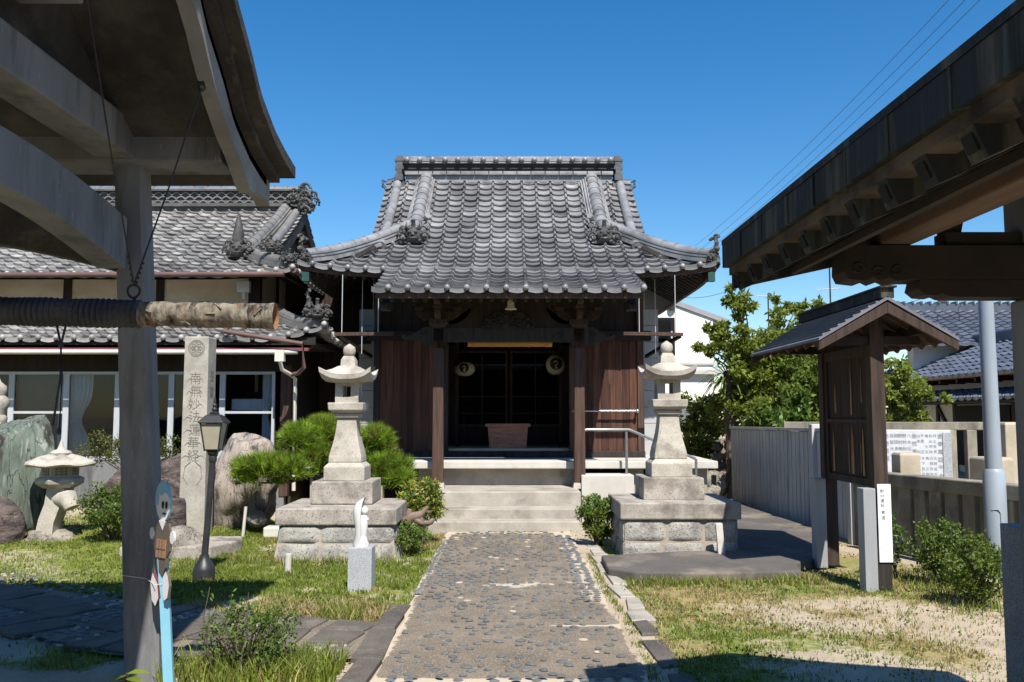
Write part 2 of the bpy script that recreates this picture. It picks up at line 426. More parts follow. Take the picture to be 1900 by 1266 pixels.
def tile_roof(name, prof, O, U, D, u0, u1, bound, mat, parent, lift=None, row=.225, colw=.28, step=.042, lip=.062, cross=CROSS, knobs=True, deg=3):
    h = np.array([p[0] for p in prof]); z = np.array([p[1] for p in prof])
    pc = np.polyfit(h, z, min(deg, len(prof) - 1))
    hs = np.linspace(h[0], h[-1], 500); zs = np.polyval(pc, hs)
    s = np.concatenate([[0], np.cumsum(np.hypot(np.diff(hs), np.diff(zs)))])
    nr = max(2, int(round(s[-1] / row))); edges = np.linspace(0, s[-1], nr + 1)
    nc = int(round((u1 - u0) / colw)); cw = (u1 - u0) / nc
    us = []; pr = []; cid = []
    for c in range(nc):
        for a, b in cross: us.append(u0 + (c + a) * cw); pr.append(b); cid.append(c)
    us.append(u1); pr.append(cross[0][1])
    us = np.array(us); pr = np.array(pr)
    rows = [(edges[0], step - lip * .2, lip)]
    for k in range(nr): rows += [(edges[k] - .006, step - .020, 0), (edges[k] - .008, step, 0), (edges[k + 1] + .008, 0.0, 0)]
    G = np.zeros((len(rows), len(us), 3)); UU = np.zeros((len(rows), len(us)))
    jit = rng.normal(0, .0055, (nr, nc + 1))
    for i, (sv, off, dn) in enumerate(rows):
        hv = np.interp(sv, s, hs); zv = np.polyval(pc, hv); dz = np.polyval(np.polyder(pc), hv)
        nn = 1 / math.hypot(1, dz)
        lo, hi = bound(hv)
        uu = np.clip(us, lo, hi); UU[i] = uu
        k = max(0, (i - 1) // 3); k = min(k, nr - 1); hv = min(max(hv, h[0] - .01), h[-1])
        o_ = pr + off + (jit[k][np.minimum((np.arange(len(us)) // len(cross)), nc)] if dn == 0 else 0)
        hh = hv - dz * nn * o_
        G[i, :, 0] = O[0] + U[0] * uu + D[0] * hh
        G[i, :, 1] = O[1] + U[1] * uu + D[1] * hh
        G[i, :, 2] = zv + nn * o_ - dn
        if lift is not None: G[i, :, 2] += lift(uu, hv)
    mask = np.zeros((len(rows) - 1, len(us) - 1), bool); tl = []
    tr = rng.random((nr + 1, nc + 1))
    for i in range(len(rows) - 1):
        for j in range(len(us) - 1):
            if abs(UU[i, j] - UU[i, j + 1]) > 1e-5 or abs(UU[i + 1, j] - UU[i + 1, j + 1]) > 1e-5:
                mask[i, j] = True; tl.append(tr[max(0, (i - 1) // 3), min(cid[j] if j < len(cid) else nc, nc)])
    mb = MB(); mb.sheet(G, 0, mask)
    if knobs:
        lo, hi = bound(h[0])
        for c in range(nc):
            u = u0 + (c + .87) * cw
            if u < lo + .05 or u > hi - .03: continue
            zz = zs[0] + (lift(np.array([u]), h[0])[0] if lift is not None else 0) + .026
            hh = h[0] - .012
            n0 = len(mb.f)
            mb.ell((O[0] + U[0] * u + D[0] * hh, O[1] + U[1] * u + D[1] * hh, zz), (.046, .046, .046), 8, 6)
            tl += [.8] * (len(mb.f) - n0)
    o = mb.build(name, mat, parent, smooth=38, tile=tl)
    return o, (lambda hv: float(np.polyval(pc, hv)))


def ridge(mb, pts, layers, cap=.09, collar=.27, mi=0):
    """layers: (half width, z0, z1); a round cap runs on top with a collar at every joint"""
    for hw, z0, z1 in layers:
        mb.sweep(pts, [(-hw, z0), (hw, z0), (hw, z1), (-hw, z1)], mi)
    top = max(l[2] for l in layers)
    n = 8
    sec = [(cap * math.cos(math.pi * j / n), top - .01 + cap * 1.0 * math.sin(math.pi * j / n)) for j in range(n + 1)]
    mb.sweep(pts, sec, mi)
    P = [Vector(p) for p in pts]; L = [0]
    for a, b in zip(P, P[1:]): L.append(L[-1] + (b - a).length)
    def pt(d):
        for i in range(len(P) - 1):
            if d <= L[i + 1] or i == len(P) - 2:
                t = (d - L[i]) / (L[i + 1] - L[i]); return P[i].lerp(P[i + 1], t)
    d = collar * .6
    while d < L[-1] - .03:
        sec2 = [(a * 1.1, top - .01 + (b - top + .01) * 1.1) for a, b in sec]
        mb.sweep([pt(d), pt(d + .035)], sec2, mi); d += collar


def oni(mb, c, s=1.0, ang=0.0, seed=0, spike=True):
    """carved demon-tile cluster facing -Y turned by ang about Z; s about half its width in metres"""
    rd = random.Random(seed); sub = MB()
    sub.box(-.8 * s, .8 * s, -.05 * s, .25 * s, -.55 * s, -.3 * s)
    sub.ell((0, -.12 * s, 0), (.55 * s, .32 * s, .5 * s), 10, 8, fn=lambda d: 1 + .12 * math.sin(9 * d.x + seed) * math.cos(8 * d.z))
    for sx in (-1, 1):
        sub.curl((sx * .72 * s, -.1 * s, -.12 * s), .33 * s, 1.4, .1 * s, (sx, 0, 0), (0, 0, 1), -.6)
        sub.curl((sx * .62 * s, -.1 * s, .32 * s), .26 * s, 1.3, .09 * s, (sx, 0, 0), (0, 0, 1), -1.0)
        sub.tube([(sx * .25 * s, -.3 * s, .3 * s), (sx * .42 * s, -.34 * s, .5 * s), (sx * .4 * s, -.3 * s, .75 * s)], [.1 * s, .08 * s, .02 * s], 6)
        sub.ell((sx * .2 * s, -.4 * s, .12 * s), (.13 * s, .1 * s, .11 * s), 8, 6)
    sub.ell((0, -.44 * s, -.04 * s), (.14 * s, .14 * s, .12 * s), 8, 6)
    sub.ell((0, -.36 * s, -.27 * s), (.3 * s, .12 * s, .09 * s), 8, 6)
    for i in range(9):
        a = rd.uniform(0, 6.28); k = rd.uniform(.45, .9)
        sub.ell((math.cos(a) * k * s, -.12 * s, math.sin(a) * k * .6 * s), (rd.uniform(.1, .2) * s, .16 * s, rd.uniform(.1, .2) * s), 7, 5)
    if spike:
        sub.tube([(0, .05 * s, .35 * s), (0, -.02 * s, .8 * s), (0, -.1 * s, .95 * s)], [.15 * s, .13 * s, .14 * s], 8)
    ca, sa = math.cos(ang), math.sin(ang); c = Vector(c)
    mb.add([(c.x + x * ca - y * sa, c.y + x * sa + y * ca, c.z + z) for x, y, z in sub.v], sub.f)


def finial(mb, c, s, ang=0):
    """upturned bird-tail ridge end, rising along +X turned by ang"""
    sub = MB()
    sub.tube([(0, 0, 0), (.35 * s, 0, .25 * s), (.5 * s, 0, .7 * s), (.35 * s, 0, 1.0 * s), (.1 * s, 0, 1.05 * s)], [.2 * s, .18 * s, .14 * s, .12 * s, .05 * s], 7)
    sub.curl((.45 * s, 0, 1.0 * s), .22 * s, 1.2, .08 * s)
    sub.ell((.1 * s, 0, .95 * s), (.15 * s, .1 * s, .1 * s), 7, 5)
    sub.ell((.5 * s, 0, .35 * s), (.22 * s, .16 * s, .18 * s), 7, 5)
    ca, sa = math.cos(ang), math.sin(ang); c = Vector(c)
    mb.add([(c.x + x * ca - y * sa, c.y + x * sa + y * ca, c.z + z) for x, y, z in sub.v], sub.f)


# ------------------------------------------------------------------ writing
_glyph = {}


def glyph(ch):
    if ch not in _glyph:
        cu = bpy.data.curves.new('glyph', 'FONT'); cu.body = ch; cu.size = 1.0; cu.align_x = 'CENTER'; cu.align_y = 'CENTER'; cu.resolution_u = 2
        o = bpy.data.objects.new('glyph', cu); COL.objects.link(o)
        dg = bpy.context.evaluated_depsgraph_get(); dg.update()
        me = bpy.data.meshes.new_from_object(o.evaluated_get(dg))
        V = np.array([v.co[:] for v in me.vertices]).reshape(-1, 3); F = [tuple(p.vertices) for p in me.polygons]
        if len(V):
            lo, hi = V.min(0), V.max(0); V = (V - (lo + hi) / 2)
        bpy.data.objects.remove(o); bpy.data.meshes.remove(me); bpy.data.curves.remove(cu)
        _glyph[ch] = (V, F)
    return _glyph[ch]


def write(mb, ch, c, size, right=(1, 0, 0), up=(0, 0, 1), sx=1.0):
    V, F = glyph(ch)
    if not len(V): return
    c, r, u = np.array(c), np.array(right), np.array(up)
    mb.add((c + V[:, :1] * size * sx * r + V[:, 1:2] * size * u).tolist(), F)


# ------------------------------------------------------------------ foliage
def leaf_soup(C, l, wd, up=0.0, droop=0.0):
    """diamond leaves at the points C: returns vertices and quads"""
    n = len(C)
    a = rng.normal(size=(n, 3)); a[:, 2] += up; a[:, 2] -= droop
    a /= np.linalg.norm(a, axis=1)[:, None]
    b = rng.normal(size=(n, 3)); b -= (b * a).sum(1)[:, None] * a; b /= np.linalg.norm(b, axis=1)[:, None]
    ln = (l * rng.uniform(.7, 1.3, n))[:, None]; wn = (wd * rng.uniform(.7, 1.3, n))[:, None]
    V = np.stack([C, C + a * ln * .45 + b * wn * .5, C + a * ln, C + a * ln * .45 - b * wn * .5], 1).reshape(-1, 3)
    return V, np.arange(4 * n).reshape(-1, 4)


def clumps(centers, radii, per, flat=1.0):
    out = []
    for c, r in zip(centers, radii):
        p = rng.normal(size=(per, 3)); p /= np.linalg.norm(p, axis=1)[:, None]
        p *= (rng.random((per, 1)) ** .45) * r; p[:, 2] *= flat
        out.append(np.array(c) + p)
    return np.concatenate(out)


def shrub(name, label, cat, c, rad, n, mat, size=(.05, .025), stems=6, nclump=26, group=None, mats2=None, frac=.3, low=.12):
    c = Vector(c); t = thing(name, label, cat, c, group)
    cs = []; rs = []
    for i in range(nclump):
        d = rng.normal(size=3); d /= np.linalg.norm(d); k = rng.uniform(.45, .95)
        cs.append((c.x + d[0] * rad[0] * k, c.y + d[1] * rad[1] * k, c.z + low + rad[2] + d[2] * rad[2] * k)); rs.append(rng.uniform(.22, .42) * min(rad))
    C = clumps(cs, rs, max(8, n // nclump))
    C = C[C[:, 2] > c.z + .02]
    V, F = leaf_soup(C, *size, up=.35)
    mats = [mat] if mats2 is None else [mat, mats2]
    mi = None if mats2 is None else (rng.random(len(F)) < frac)
    raw_mesh('foliage', V, F, mats, t, attr=rng.random(len(F)), midx=mi)
    mb = MB()
    for i in range(stems):
        e = cs[i % len(cs)]
        mb.tube([(c.x + rng.normal() * .03, c.y + rng.normal() * .03, c.z - .02), ((c.x + e[0]) / 2, (c.y + e[1]) / 2, c.z + (e[2] - c.z) * .6), e], [.012, .009, .004], 5)
    mb.build('stem', bark, t)
    return t


def tree(name, label, base, trunk_r, h, crowns, n, mat, size, group=None, mats2=None, frac=.25, droop=.3):
    """crowns: list of (centre, radii, number of clumps)"""
    base = Vector(base); t = thing(name, label, 'tree', base, group)
    mb = MB(); top = base + Vector((rng.normal() * .1, rng.normal() * .1, h))
    tp = [base - Vector((0, 0, .1)), base.lerp(top, .35) + Vector((.06, .0, 0)), base.lerp(top, .7) - Vector((.05, 0, 0)), top]
    mb.tube(tp, [trunk_r * 1.25, trunk_r, trunk_r * .75, trunk_r * .3], 9)
    cs = []; rs = []
    for cc, rr, k in crowns:
        for i in range(k):
            d = rng.normal(size=3); d /= np.linalg.norm(d); q = rng.uniform(.35, 1.0)
            cs.append((cc[0] + d[0] * rr[0] * q, cc[1] + d[1] * rr[1] * q, cc[2] + d[2] * rr[2] * q)); rs.append(rng.uniform(.16, .36) * min(rr))
    for i, e in enumerate(cs):
        if i % 2: continue
        k = rng.uniform(.35, .9); s0 = tp[1].lerp(tp[3], k)
        e = Vector(e); mid = s0.lerp(e, .5) + Vector((0, 0, .12 * (e - s0).length))
        mb.tube([s0, mid, e], [trunk_r * .3, trunk_r * .18, trunk_r * .05], 5)
    mb.build('trunk', bark, t, smooth=60)
    C = clumps(cs, rs, max(8, n // len(cs)), .75)
    V, F = leaf_soup(C, *size, droop=droop)
    mats = [mat] if mats2 is None else [mat, mats2]
    mi = None if mats2 is None else (rng.random(len(F)) < frac)
    raw_mesh('crown', V, F, mats, t, attr=rng.random(len(F)), midx=mi)
    return t


def rock(name, label, c, r, mat, seed=0, fr=1.6, amp=.16, group=None, rz=0.0, flat=0.0, cut=None, sub=None):
    """irregular faceted boulder"""
    mb = MB(); nu, nv = 56, 36
    rs = np.random.default_rng(seed); off = rs.uniform(0, 50, 3)
    planes = []
    for i in range(12):
        d = rs.normal(size=3); d /= np.linalg.norm(d); planes.append((d, rs.uniform(.62, .9)))
    def fn(d):
        k = 1.0
        for pd, pk in planes:
            q = d.x * pd[0] + d.y * pd[1] + d.z * pd[2]
            if q > .05: k = min(k, pk / q)
        n1 = float(fbm(np.array([d.x * fr + off[0] + d.z]), np.array([d.y * fr + off[1] - d.z * 1.7]), seed, 5)[0]) - .5
        n2 = float(fbm(np.array([d.x * fr * 4 + off[1] + d.y * 2]), np.array([d.z * fr * 3 + off[2] + d.y * 3]), seed + 3, 4)[0]) - .5
        return k * (1 + amp * 2 * n1 + amp * .7 * n2)
    mb.ell(c, r, nu, nv, Matrix.Rotation(rz, 3, 'Z'), fn=fn)
    o = mb.build(name, mat, None, smooth=50)
    return tag(o, label, 'rock', group, 'thing')

# ================================================================== the ground
def in_poly(x, y, P):
    inside = np.zeros(np.shape(x), bool); n = len(P)
    for i in range(n):
        x1, y1 = P[i]; x2, y2 = P[(i + 1) % n]
        c = ((y1 > y) != (y2 > y)) & (x < (x2 - x1) * (y - y1) / (y2 - y1 + 1e-12) + x1)
        inside ^= c
    return inside


CROSSP = [(-.97, 5.95), (-2.2, 5.95), (-2.7, 6.08), (-3.4, 6.55), (-4.1, 7.15), (-7, 9.0), (-7.5, 10.6), (-4.95, 8.66), (-3.5, 7.93), (-2.4, 7.35), (-.97, 6.95)]
ASPH = [(1.0, 9.78), (.99, 9.0), (1.22, 8.78), (1.9, 8.72), (2.86, 8.82), (2.95, 9.3), (3.6, 9.9), (4.12, 11.4), (4.05, 16.0), (2.7, 16.0), (2.6, 11.4), (2.3, 10.2)]


def sm(a, lo, hi):
    t = np.clip((a - lo) / (hi - lo), 0, 1); return t * t * (3 - 2 * t)


def veg(x, y):
    """how much grass grows at a point, and how dry it is (0..1 each)"""
    x = np.asarray(x, float); y = np.asarray(y, float)
    n = fbm(x * 1.1, y * 1.1, 3, 4); n2 = fbm(x * .55 + 9, y * .55, 8, 3); n3 = fbm(x * 3, y * 3, 12, 3)
    lawn = sm(-x, 2.5, 3.4) * sm(y, 7.0, 7.9) * (1 - sm(y, 12.6, 14))
    left = sm(-x, .78, .90) * sm(y, 6.6, 7.2) * (1 - sm(y, 13, 14))
    g = lawn * (.55 + .6 * sm(n, .32, .55)) + (1 - lawn) * left * sm(n * .6 + n3 * .4, .36, .58) * .9
    rt = sm(x, 1.02, 1.12)
    g = g + rt * (.14 + sm(n * .55 + n2 * .25 + n3 * .2 + .13 * (1 - sm(x, 1.3, 2.3)) + .1 * sm(y, 7.9, 8.4) - .06 * sm(x, 1.8, 2.8), .46, .66) * .70)
    front = sm(-x, 2.3, 2.6) * (1 - sm(y, 6.2, 6.9))
    g = np.maximum(g, front * sm(n, .42, .6) * .8)
    dry = sm(n2 * .5 + n3 * .5, .44, .66) * (1 - lawn * .85)
    b1 = np.exp(-(((x + 1.45) / .42) ** 2 + ((y - 7.25) / .33) ** 2)); b2 = np.exp(-(((x - 1.62) / .38) ** 2 + ((y - 8.1) / .3) ** 2))
    dry = np.clip(dry + 1.2 * b1 + 1.5 * b2, 0, 1); g = np.clip(g + .6 * b1 + .5 * b2, 0, 1)
    return g, dry


def ground_z(x, y):
    x = np.asarray(x, float); y = np.asarray(y, float)
    z = (fbm(x * .8, y * .8, 21, 3) - .5) * .05
    z = z + .16 * sm(-x, 2.8, 5.0) * sm(y, 9.0, 12.0)
    k = 1 - sm(np.abs(x), .9, 1.3) * (1 - 0)
    return z * (1 - k) - .012


def grid_axis(a, b, st, far, g=1.35):
    c = list(np.arange(a, b + 1e-6, st)); s_ = st; p = b; up = []
    while p < far: s_ *= g; p += s_; up.append(p)
    s_ = st; p = a; dn = []
    while p > -far: s_ *= g; p -= s_; dn.append(p)
    return np.array(dn[::-1] + c + up)


gx = grid_axis(-8, 7, .1, 600); gy = grid_axis(3, 17, .1, 600)
XX, YY = np.meshgrid(gx, gy)
ZZ = ground_z(np.clip(XX, -9, 9), np.clip(YY, 2, 18)) * (1 - sm(np.hypot(XX, YY - 9), 12, 30))
gm = MB(); gm.sheet(np.stack([XX, YY, ZZ], -1))

mg = bpy.data.materials.new('sandy_ground'); mg.use_nodes = True
n_, l_ = mg.node_tree.nodes, mg.node_tree.links
pb = n_['Principled BSDF']; pb.inputs['Roughness'].default_value = .95; pb.inputs['Specular IOR Level'].default_value = .1
tc_ = n_.new('ShaderNodeTexCoord')
def gn(scale, det=6, ro=.6):
    t = n_.new('ShaderNodeTexNoise'); t.inputs['Scale'].default_value = scale; t.inputs['Detail'].default_value = det; t.inputs['Roughness'].default_value = ro
    l_.new(tc_.outputs['Object'], t.inputs['Vector']); return t.outputs['Fac']
def gmix(f, a, b):
    x = n_.new('ShaderNodeMix'); x.data_type = 'RGBA'
    if isinstance(f, (int, float)): x.inputs['Factor'].default_value = f
    else: l_.new(f, x.inputs['Factor'])
    for s_, v_ in ((x.inputs[6], a), (x.inputs[7], b)):
        if isinstance(v_, tuple): s_.default_value = (*v_, 1)
        else: l_.new(v_, s_)
    return x.outputs[2]
def gramp(f, a, b):
    r = n_.new('ShaderNodeMapRange'); r.inputs['From Min'].default_value = a; r.inputs['From Max'].default_value = b; l_.new(f, r.inputs['Value']); return r.outputs['Result']
def gattr(nm):
    a = n_.new('ShaderNodeAttribute'); a.attribute_name = nm; return a.outputs['Fac']
def gmath(op, a, b):
    m_ = n_.new('ShaderNodeMath'); m_.operation = op
    for s_, v_ in ((m_.inputs[0], a), (m_.inputs[1], b)):
        if isinstance(v_, (int, float)): s_.default_value = v_
        else: l_.new(v_, s_)
    return m_.outputs[0]
sand = gmix(gramp(gn(3), .35, .65), (.45, .375, .28), (.36, .295, .22))
sand = gmix(gramp(gn(45, 3), .6, .72), sand, (.22, .17, .12))
sand = gmix(gramp(gn(90, 2), .66, .74), sand, (.58, .52, .42))
turf = gmix(gramp(gn(9), .35, .65), (.135, .18, .034), (.20, .205, .055))
straw = gmix(gramp(gn(14), .35, .65), (.33, .26, .125), (.22, .19, .08))
turf = gmix(gattr('dry'), turf, straw)
fac = gramp(gmath('ADD', gattr('veg'), gmath('MULTIPLY', gmath('SUBTRACT', gn(17, 8, .78), .5), 2.6)), .38, .72)
colr = gmix(fac, sand, turf)
l_.new(colr, pb.inputs['Base Color'])
bp = n_.new('ShaderNodeBump'); bp.inputs['Strength'].default_value = .6; bp.inputs['Distance'].default_value = .03
l_.new(gn(38, 6, .7), bp.inputs['Height']); l_.new(bp.outputs[0], pb.inputs['Normal'])
g0 = gm.build('ground', mg, None, smooth=80, origin=(0, 0, 0)); tag(g0, 'sandy yard with patchy grass', None, kind='structure')
vg, dr = veg(XX, YY)
for nm, arr in (('veg', vg), ('dry', dr)):
    a_ = g0.data.attributes.new(nm, 'FLOAT', 'POINT'); a_.data.foreach_set('value', arr.ravel().astype(np.float32))

# ---- main path with set-in pebbles
def pebble(mb, x, y, z, rx, ry, a, mi):
    n = 9; v = []
    ca, sa = math.cos(a), math.sin(a)
    for k, (q, hz) in enumerate(((1, -.003), (.93, .004), (.6, .008))):
        for j in range(n):
            t = 2 * math.pi * j / n; px, py = rx * q * math.cos(t), ry * q * math.sin(t)
            v.append((x + px * ca - py * sa, y + px * sa + py * ca, z + hz))
    v.append((x, y, z + .009))
    f = [(k * n + j, k * n + (j + 1) % n, k * n + n + (j + 1) % n, k * n + n + j) for k in range(2) for j in range(n)]
    f += [(2 * n + j, 2 * n + (j + 1) % n, 3 * n) for j in range(n)]
    mb.add(v, f, mi)


pm = MB()
NX, NY = 44, 300
PXs = np.linspace(-.80, .80, NX); PYs = np.linspace(3.4, 12.32, NY)
PX, PY = np.meshgrid(PXs, PYs)
PX = PX * 1.04
PX = PX + (np.abs(PX) > .8) * (fbm(PY * 3, PX * 0 + 3, 5, 3) - .5) * .07
pm.sheet(np.stack([PX, PY, .010 + (fbm(PX * 3, PY * 3, 2, 3) - .5) * .012], -1), 0)
def band(x0, x1, y0, y1, z, seed):
    A, B = np.meshgrid(np.linspace(x0, x1, max(2, int((x1 - x0) / .06))), np.linspace(y0, y1, max(2, int((y1 - y0) / .06))))
    e = (fbm(A * 4, B * 4, seed, 3) - .5) * .05
    pm.sheet(np.stack([A + e, B + e[::-1] * .8, np.full(A.shape, z)], -1), 1)
cnt = 0
for j in range(76):
    y = 4.55 + j * .1035
    for i in range(14):
        x = -.74 + i * .1135 + (j % 2) * .056 + random.gauss(0, .017); yy = y + random.gauss(0, .015)
        if random.random() < .22 + .3 * float(vnoise(x * 2.2, yy * 1.3, 6)) or x > .77: continue
        if 5.38 < yy < 5.58: continue
        k = random.uniform(.6, 1.2); lt = random.random() < .06
        pebble(pm, x, yy, .016, .033 * k, .023 * k, random.gauss(0, .35), 3 if lt else 2)
for i in range(15):
    for y in (5.45, 5.51):
        if random.random() < .8: pebble(pm, -.72 + i * .106 + random.gauss(0, .015), y + random.gauss(0, .01), .026, .032, .017, random.gauss(0, .3), 2)
for j in range(46):
    for x in (.68, .78):
        pebble(pm, x + random.gauss(0, .012), 7.75 + j * .09, .025, .032, .018, random.gauss(0, .2), 2)
    if j < 38: pebble(pm, -.80 + random.gauss(0, .012), 8.05 + j * .09, .025, .03, .017, random.gauss(0, .2), 2)
nP = NX * NY; fx, fy = PX.ravel(), PY.ravel()
gs = lambda v, c, s: np.exp(-((v - c) / s) ** 2)
pale = gs(fy, 5.47, .075) * 1.1 + sm(fx, .56, .70) * sm(fy, 7.2, 8.2) * .60 + sm(-fx, .72, .80) * sm(fy, 7.6, 8.6) * .5 + gs(fy, 8.5, .17) * gs(fx, -.05, .42) * .55 + gs(fy, 6.89, .035) * sm(fx, .2, .4) * .8 + sm(fy, 11.7, 12.2) * .5 + .30 * sm(fbm(fx * 1.4, fy * .8, 17, 3), .55, .75) + sm(np.abs(fx), .76, .83) * .5
po = pm.build('path', [path_m, path_lt, peb, peb_lt], None, smooth=40, origin=(0, 5, 0), tile=None)
a_ = po.data.attributes.new('pale', 'FLOAT', 'POINT'); a_.data.foreach_set('value', np.concatenate([pale, np.zeros(len(po.data.vertices) - nP)]).astype(np.float32))
tag(po, 'pebble-set path leading to the hall steps', None, kind='structure')

kb = MB()
def slab(mb, P, z0, z1, mi=0, jit=.012):
    P = [(x + random.gauss(0, jit), y + random.gauss(0, jit)) for x, y in P]
    cx = sum(p[0] for p in P) / len(P); cy = sum(p[1] for p in P) / len(P); n = len(P)
    v = [(x, y, z0) for x, y in P] + [(x, y, z1 - .006) for x, y in P] + [(cx + (x - cx) * .96, cy + (y - cy) * .96, z1) for x, y in P]
    f = [(k * n + i, k * n + (i + 1) % n, k * n + n + (i + 1) % n, k * n + n + i) for k in range(2) for i in range(n)] + [tuple(2 * n + i for i in range(n))]
    mb.add(v, f, mi)
y = 4.6
while y < 7.25:
    L = random.uniform(.55, .95); slab(kb, [(-1.02, y), (-.845, y), (-.835, y + L - .012), (-1.0, y + L - .012)], -.03, .023, 0, .018); y += L
y = 5.2
while y < 11.3:
    L = random.uniform(.35, .7); dk = y < 7.0
    slab(kb, [(.97, y), (1.13, y + .02), (1.11, y + L - .03), (.96, y + L - .03)], -.03, .006 + random.uniform(0, .008), 0 if dk else 1, .028); y += L + random.choice((0, 0, .12))
tag(kb.build('kerb_stones', [slate_m, conc_step], None, origin=(0, 6, 0)), 'dark and pale kerb stones edging the path', None, kind='structure')

# ---- slate side path crossing to the left
sp = MB()
sp.add([(x, y, .016) for x, y in CROSSP], [tuple(range(len(CROSSP)))], 0)
axis_l = [(-1.0, 6.45), (-2.2, 6.62), (-2.9, 6.9), (-3.7, 7.45), (-5.2, 8.5), (-7.2, 9.9)]
hw_l = [.47, .66, .72, .68, .72, .75]
def axpt(s):
    i = min(int(s), len(axis_l) - 2); t = s - i
    a, b = axis_l[i], axis_l[i + 1]; dx, dy = b[0] - a[0], b[1] - a[1]; L = math.hypot(dx, dy)
    return (a[0] + dx * t, a[1] + dy * t), (dy / L, -dx / L), hw_l[i] + (hw_l[i + 1] - hw_l[i]) * t
s_ = .02
while s_ < 4.9:
    ln = random.uniform(.26, .48)
    for (t0, t1) in ((-.95, -.36), (-.34, .3), (.32, .95)):
        s0 = s_ + random.uniform(0, .05); s1 = s_ + ln - .035
        Q = []
        for s__, t_ in ((s0, t0), (s1, t0), (s1 + random.uniform(-.04, .05), t1), (s0 + random.uniform(-.04, .05), t1)):
            (ax, ay), (nx, ny), hw = axpt(min(s__, 4.95)); Q.append((ax - nx * t_ * hw, ay - ny * t_ * hw))
        if random.random() < (.72 if s_ < 2 else .35):
            slab(sp, Q, .0, .034, 1, .012)
        else:
            for k in range(34):
                a, b = random.random(), random.random()
                x = (Q[0][0] * (1 - a) + Q[1][0] * a) * (1 - b) + (Q[3][0] * (1 - a) + Q[2][0] * a) * b
                y = (Q[0][1] * (1 - a) + Q[1][1] * a) * (1 - b) + (Q[3][1] * (1 - a) + Q[2][1] * a) * b
                pebble(sp, x, y, .020, random.uniform(.022, .034), random.uniform(.016, .022), random.uniform(0, 3), 2 if random.random() < .8 else 3)
    s_ += ln
tag(sp.build('slate_path', [path_m, slate_m, peb, peb_lt], None, origin=(-3, 7, 0)), 'dark slate side path crossing the lawn', None, kind='structure')

# ---- raised asphalt apron on the right
am = MB(); am.prism(ASPH, 'z', -.03, .085)
tag(am.build('asphalt_apron', asphalt, None, bevel=.02), 'raised asphalt apron round the lantern plinth', None, kind='structure')

# ================================================================== the temple hall
YR = 17.35
hall = thing('temple_hall', 'wooden temple hall with grey tiled roof at the end of the pebble path', 'temple', (0, 15.1, 0))
TP = [(12.55, 3.375), (13.3, 3.62), (14.0, 3.89), (15.15, 4.53), (15.9, 5.06), (16.6, 5.62), (17.35, 6.27)]
pcT = np.polyfit([p[0] for p in TP], [p[1] for p in TP], 3)
zT = lambda y: float(np.polyval(pcT, y))
def rng_prof(a, b): return [(h, zT(h)) for h in np.linspace(a, b, 12)]
EX, VX = 3.36, 2.41
liftF = lambda u, h: .13 * np.clip((np.abs(u) - 1.8) / 1.57, 0, 1) ** 2.5 * np.clip(1 - (h - 14) / 1.2, 0, 1)
bF = lambda h: (-(EX - (h - 14)), EX - (h - 14)) if h < 14 + EX - VX else (-VX, VX)
roof, _ = tile_roof('roof', rng_prof(14.0, YR), (0, 0), (1, 0), (0, 1), -EX, EX, bF, tile_m, hall, liftF, knobs=False)
# merge helpers: further slopes are further children named roof_slope of the roof
kn = MB()
for i in range(24):
    u = -EX + (i + .87) * .28
    if abs(u) < 1.97 or abs(u) > 3.2: continue
    kn.ell((u, 13.985, zT(14) + .022 + float(liftF(np.array([u]), 14)[0])), (.046, .046, .046), 8, 6)
kn.build('eave_knobs', tile_ridge, roof, smooth=60)['kind'] = 'stuff'
tile_roof('porch_slope', rng_prof(12.55, 14.03), (0, 0), (1, 0), (0, 1), -1.96, 1.96, lambda h: (-1.955, 1.955), tile_m, roof)
liftS = lambda u, h: .13 * np.clip((np.abs(u - YR) - 1.8) / 1.57, 0, 1) ** 2.5 * np.clip(1 - (h - 14) / 1.2, 0, 1)
bS = lambda h: (h, 2 * YR - h)
for sx in (1, -1):
    tile_roof('hip_slope', rng_prof(14.0, 15.35), (sx * (EX + 14), 0), (0, 1), (-sx, 0), 14.0, 2 * YR - 14, bS, tile_m, roof, liftS)
tile_roof('back_slope', rng_prof(14.0, YR), (0, 2 * YR), (1, 0), (0, -1), -EX, EX, bF, tile_m, roof, liftF, cross=CROSS_LO, knobs=False)
# soffit boards and rafters
sf = MB()
Ys = np.linspace(12.62, 14.0, 8); Gs = np.array([[(x, y, zT(y) - .10) for x in np.linspace(-1.9, 1.9, 5)] for y in Ys]); sf.sheet(Gs)
Ys = np.linspace(14.06, 15.3, 8)
Gs = np.array([[(x * (EX - .06 - (y - 14.06)), y, zT(y) - .11 + float(liftF(np.array([x * (EX - (y - 14.0))]), y)[0])) for x in np.linspace(-1, 1, 25)] for y in Ys]); sf.sheet(Gs)
for sx in (-1, 1):
    Gs = np.array([[(sx * (EX + 14 - h), t * (2 * YR - 2 * h) + h, zT(h) - .11 + float(liftS(np.array([t * (2 * YR - 2 * h) + h]), h)[0])) for t in np.linspace(0, 1, 25)] for h in Ys]); sf.sheet(Gs)
sf.build('soffit', wood_dk, hall)
fb = MB()
fb.box(-1.9, 1.9, 12.60, 12.66, zT(12.6) - .13, zT(12.6) - .035)
for sx in (-1, 1):
    fb.sweep([(sx * x, 14.07, zT(14.07) - .09 + float(liftF(np.array([x]), 14)[0])) for x in np.linspace(1.95, 3.28, 8)], [(-.03, -.05), (.03, -.05), (.03, .05), (-.03, .05)])
    fb.sweep([(sx * (EX - .07), y, zT(14.07) - .09 + float(liftS(np.array([y]), 14)[0])) for y in np.linspace(14.1, 20.6, 22)], [(-.03, -.05), (.03, -.05), (.03, .05), (-.03, .05)])
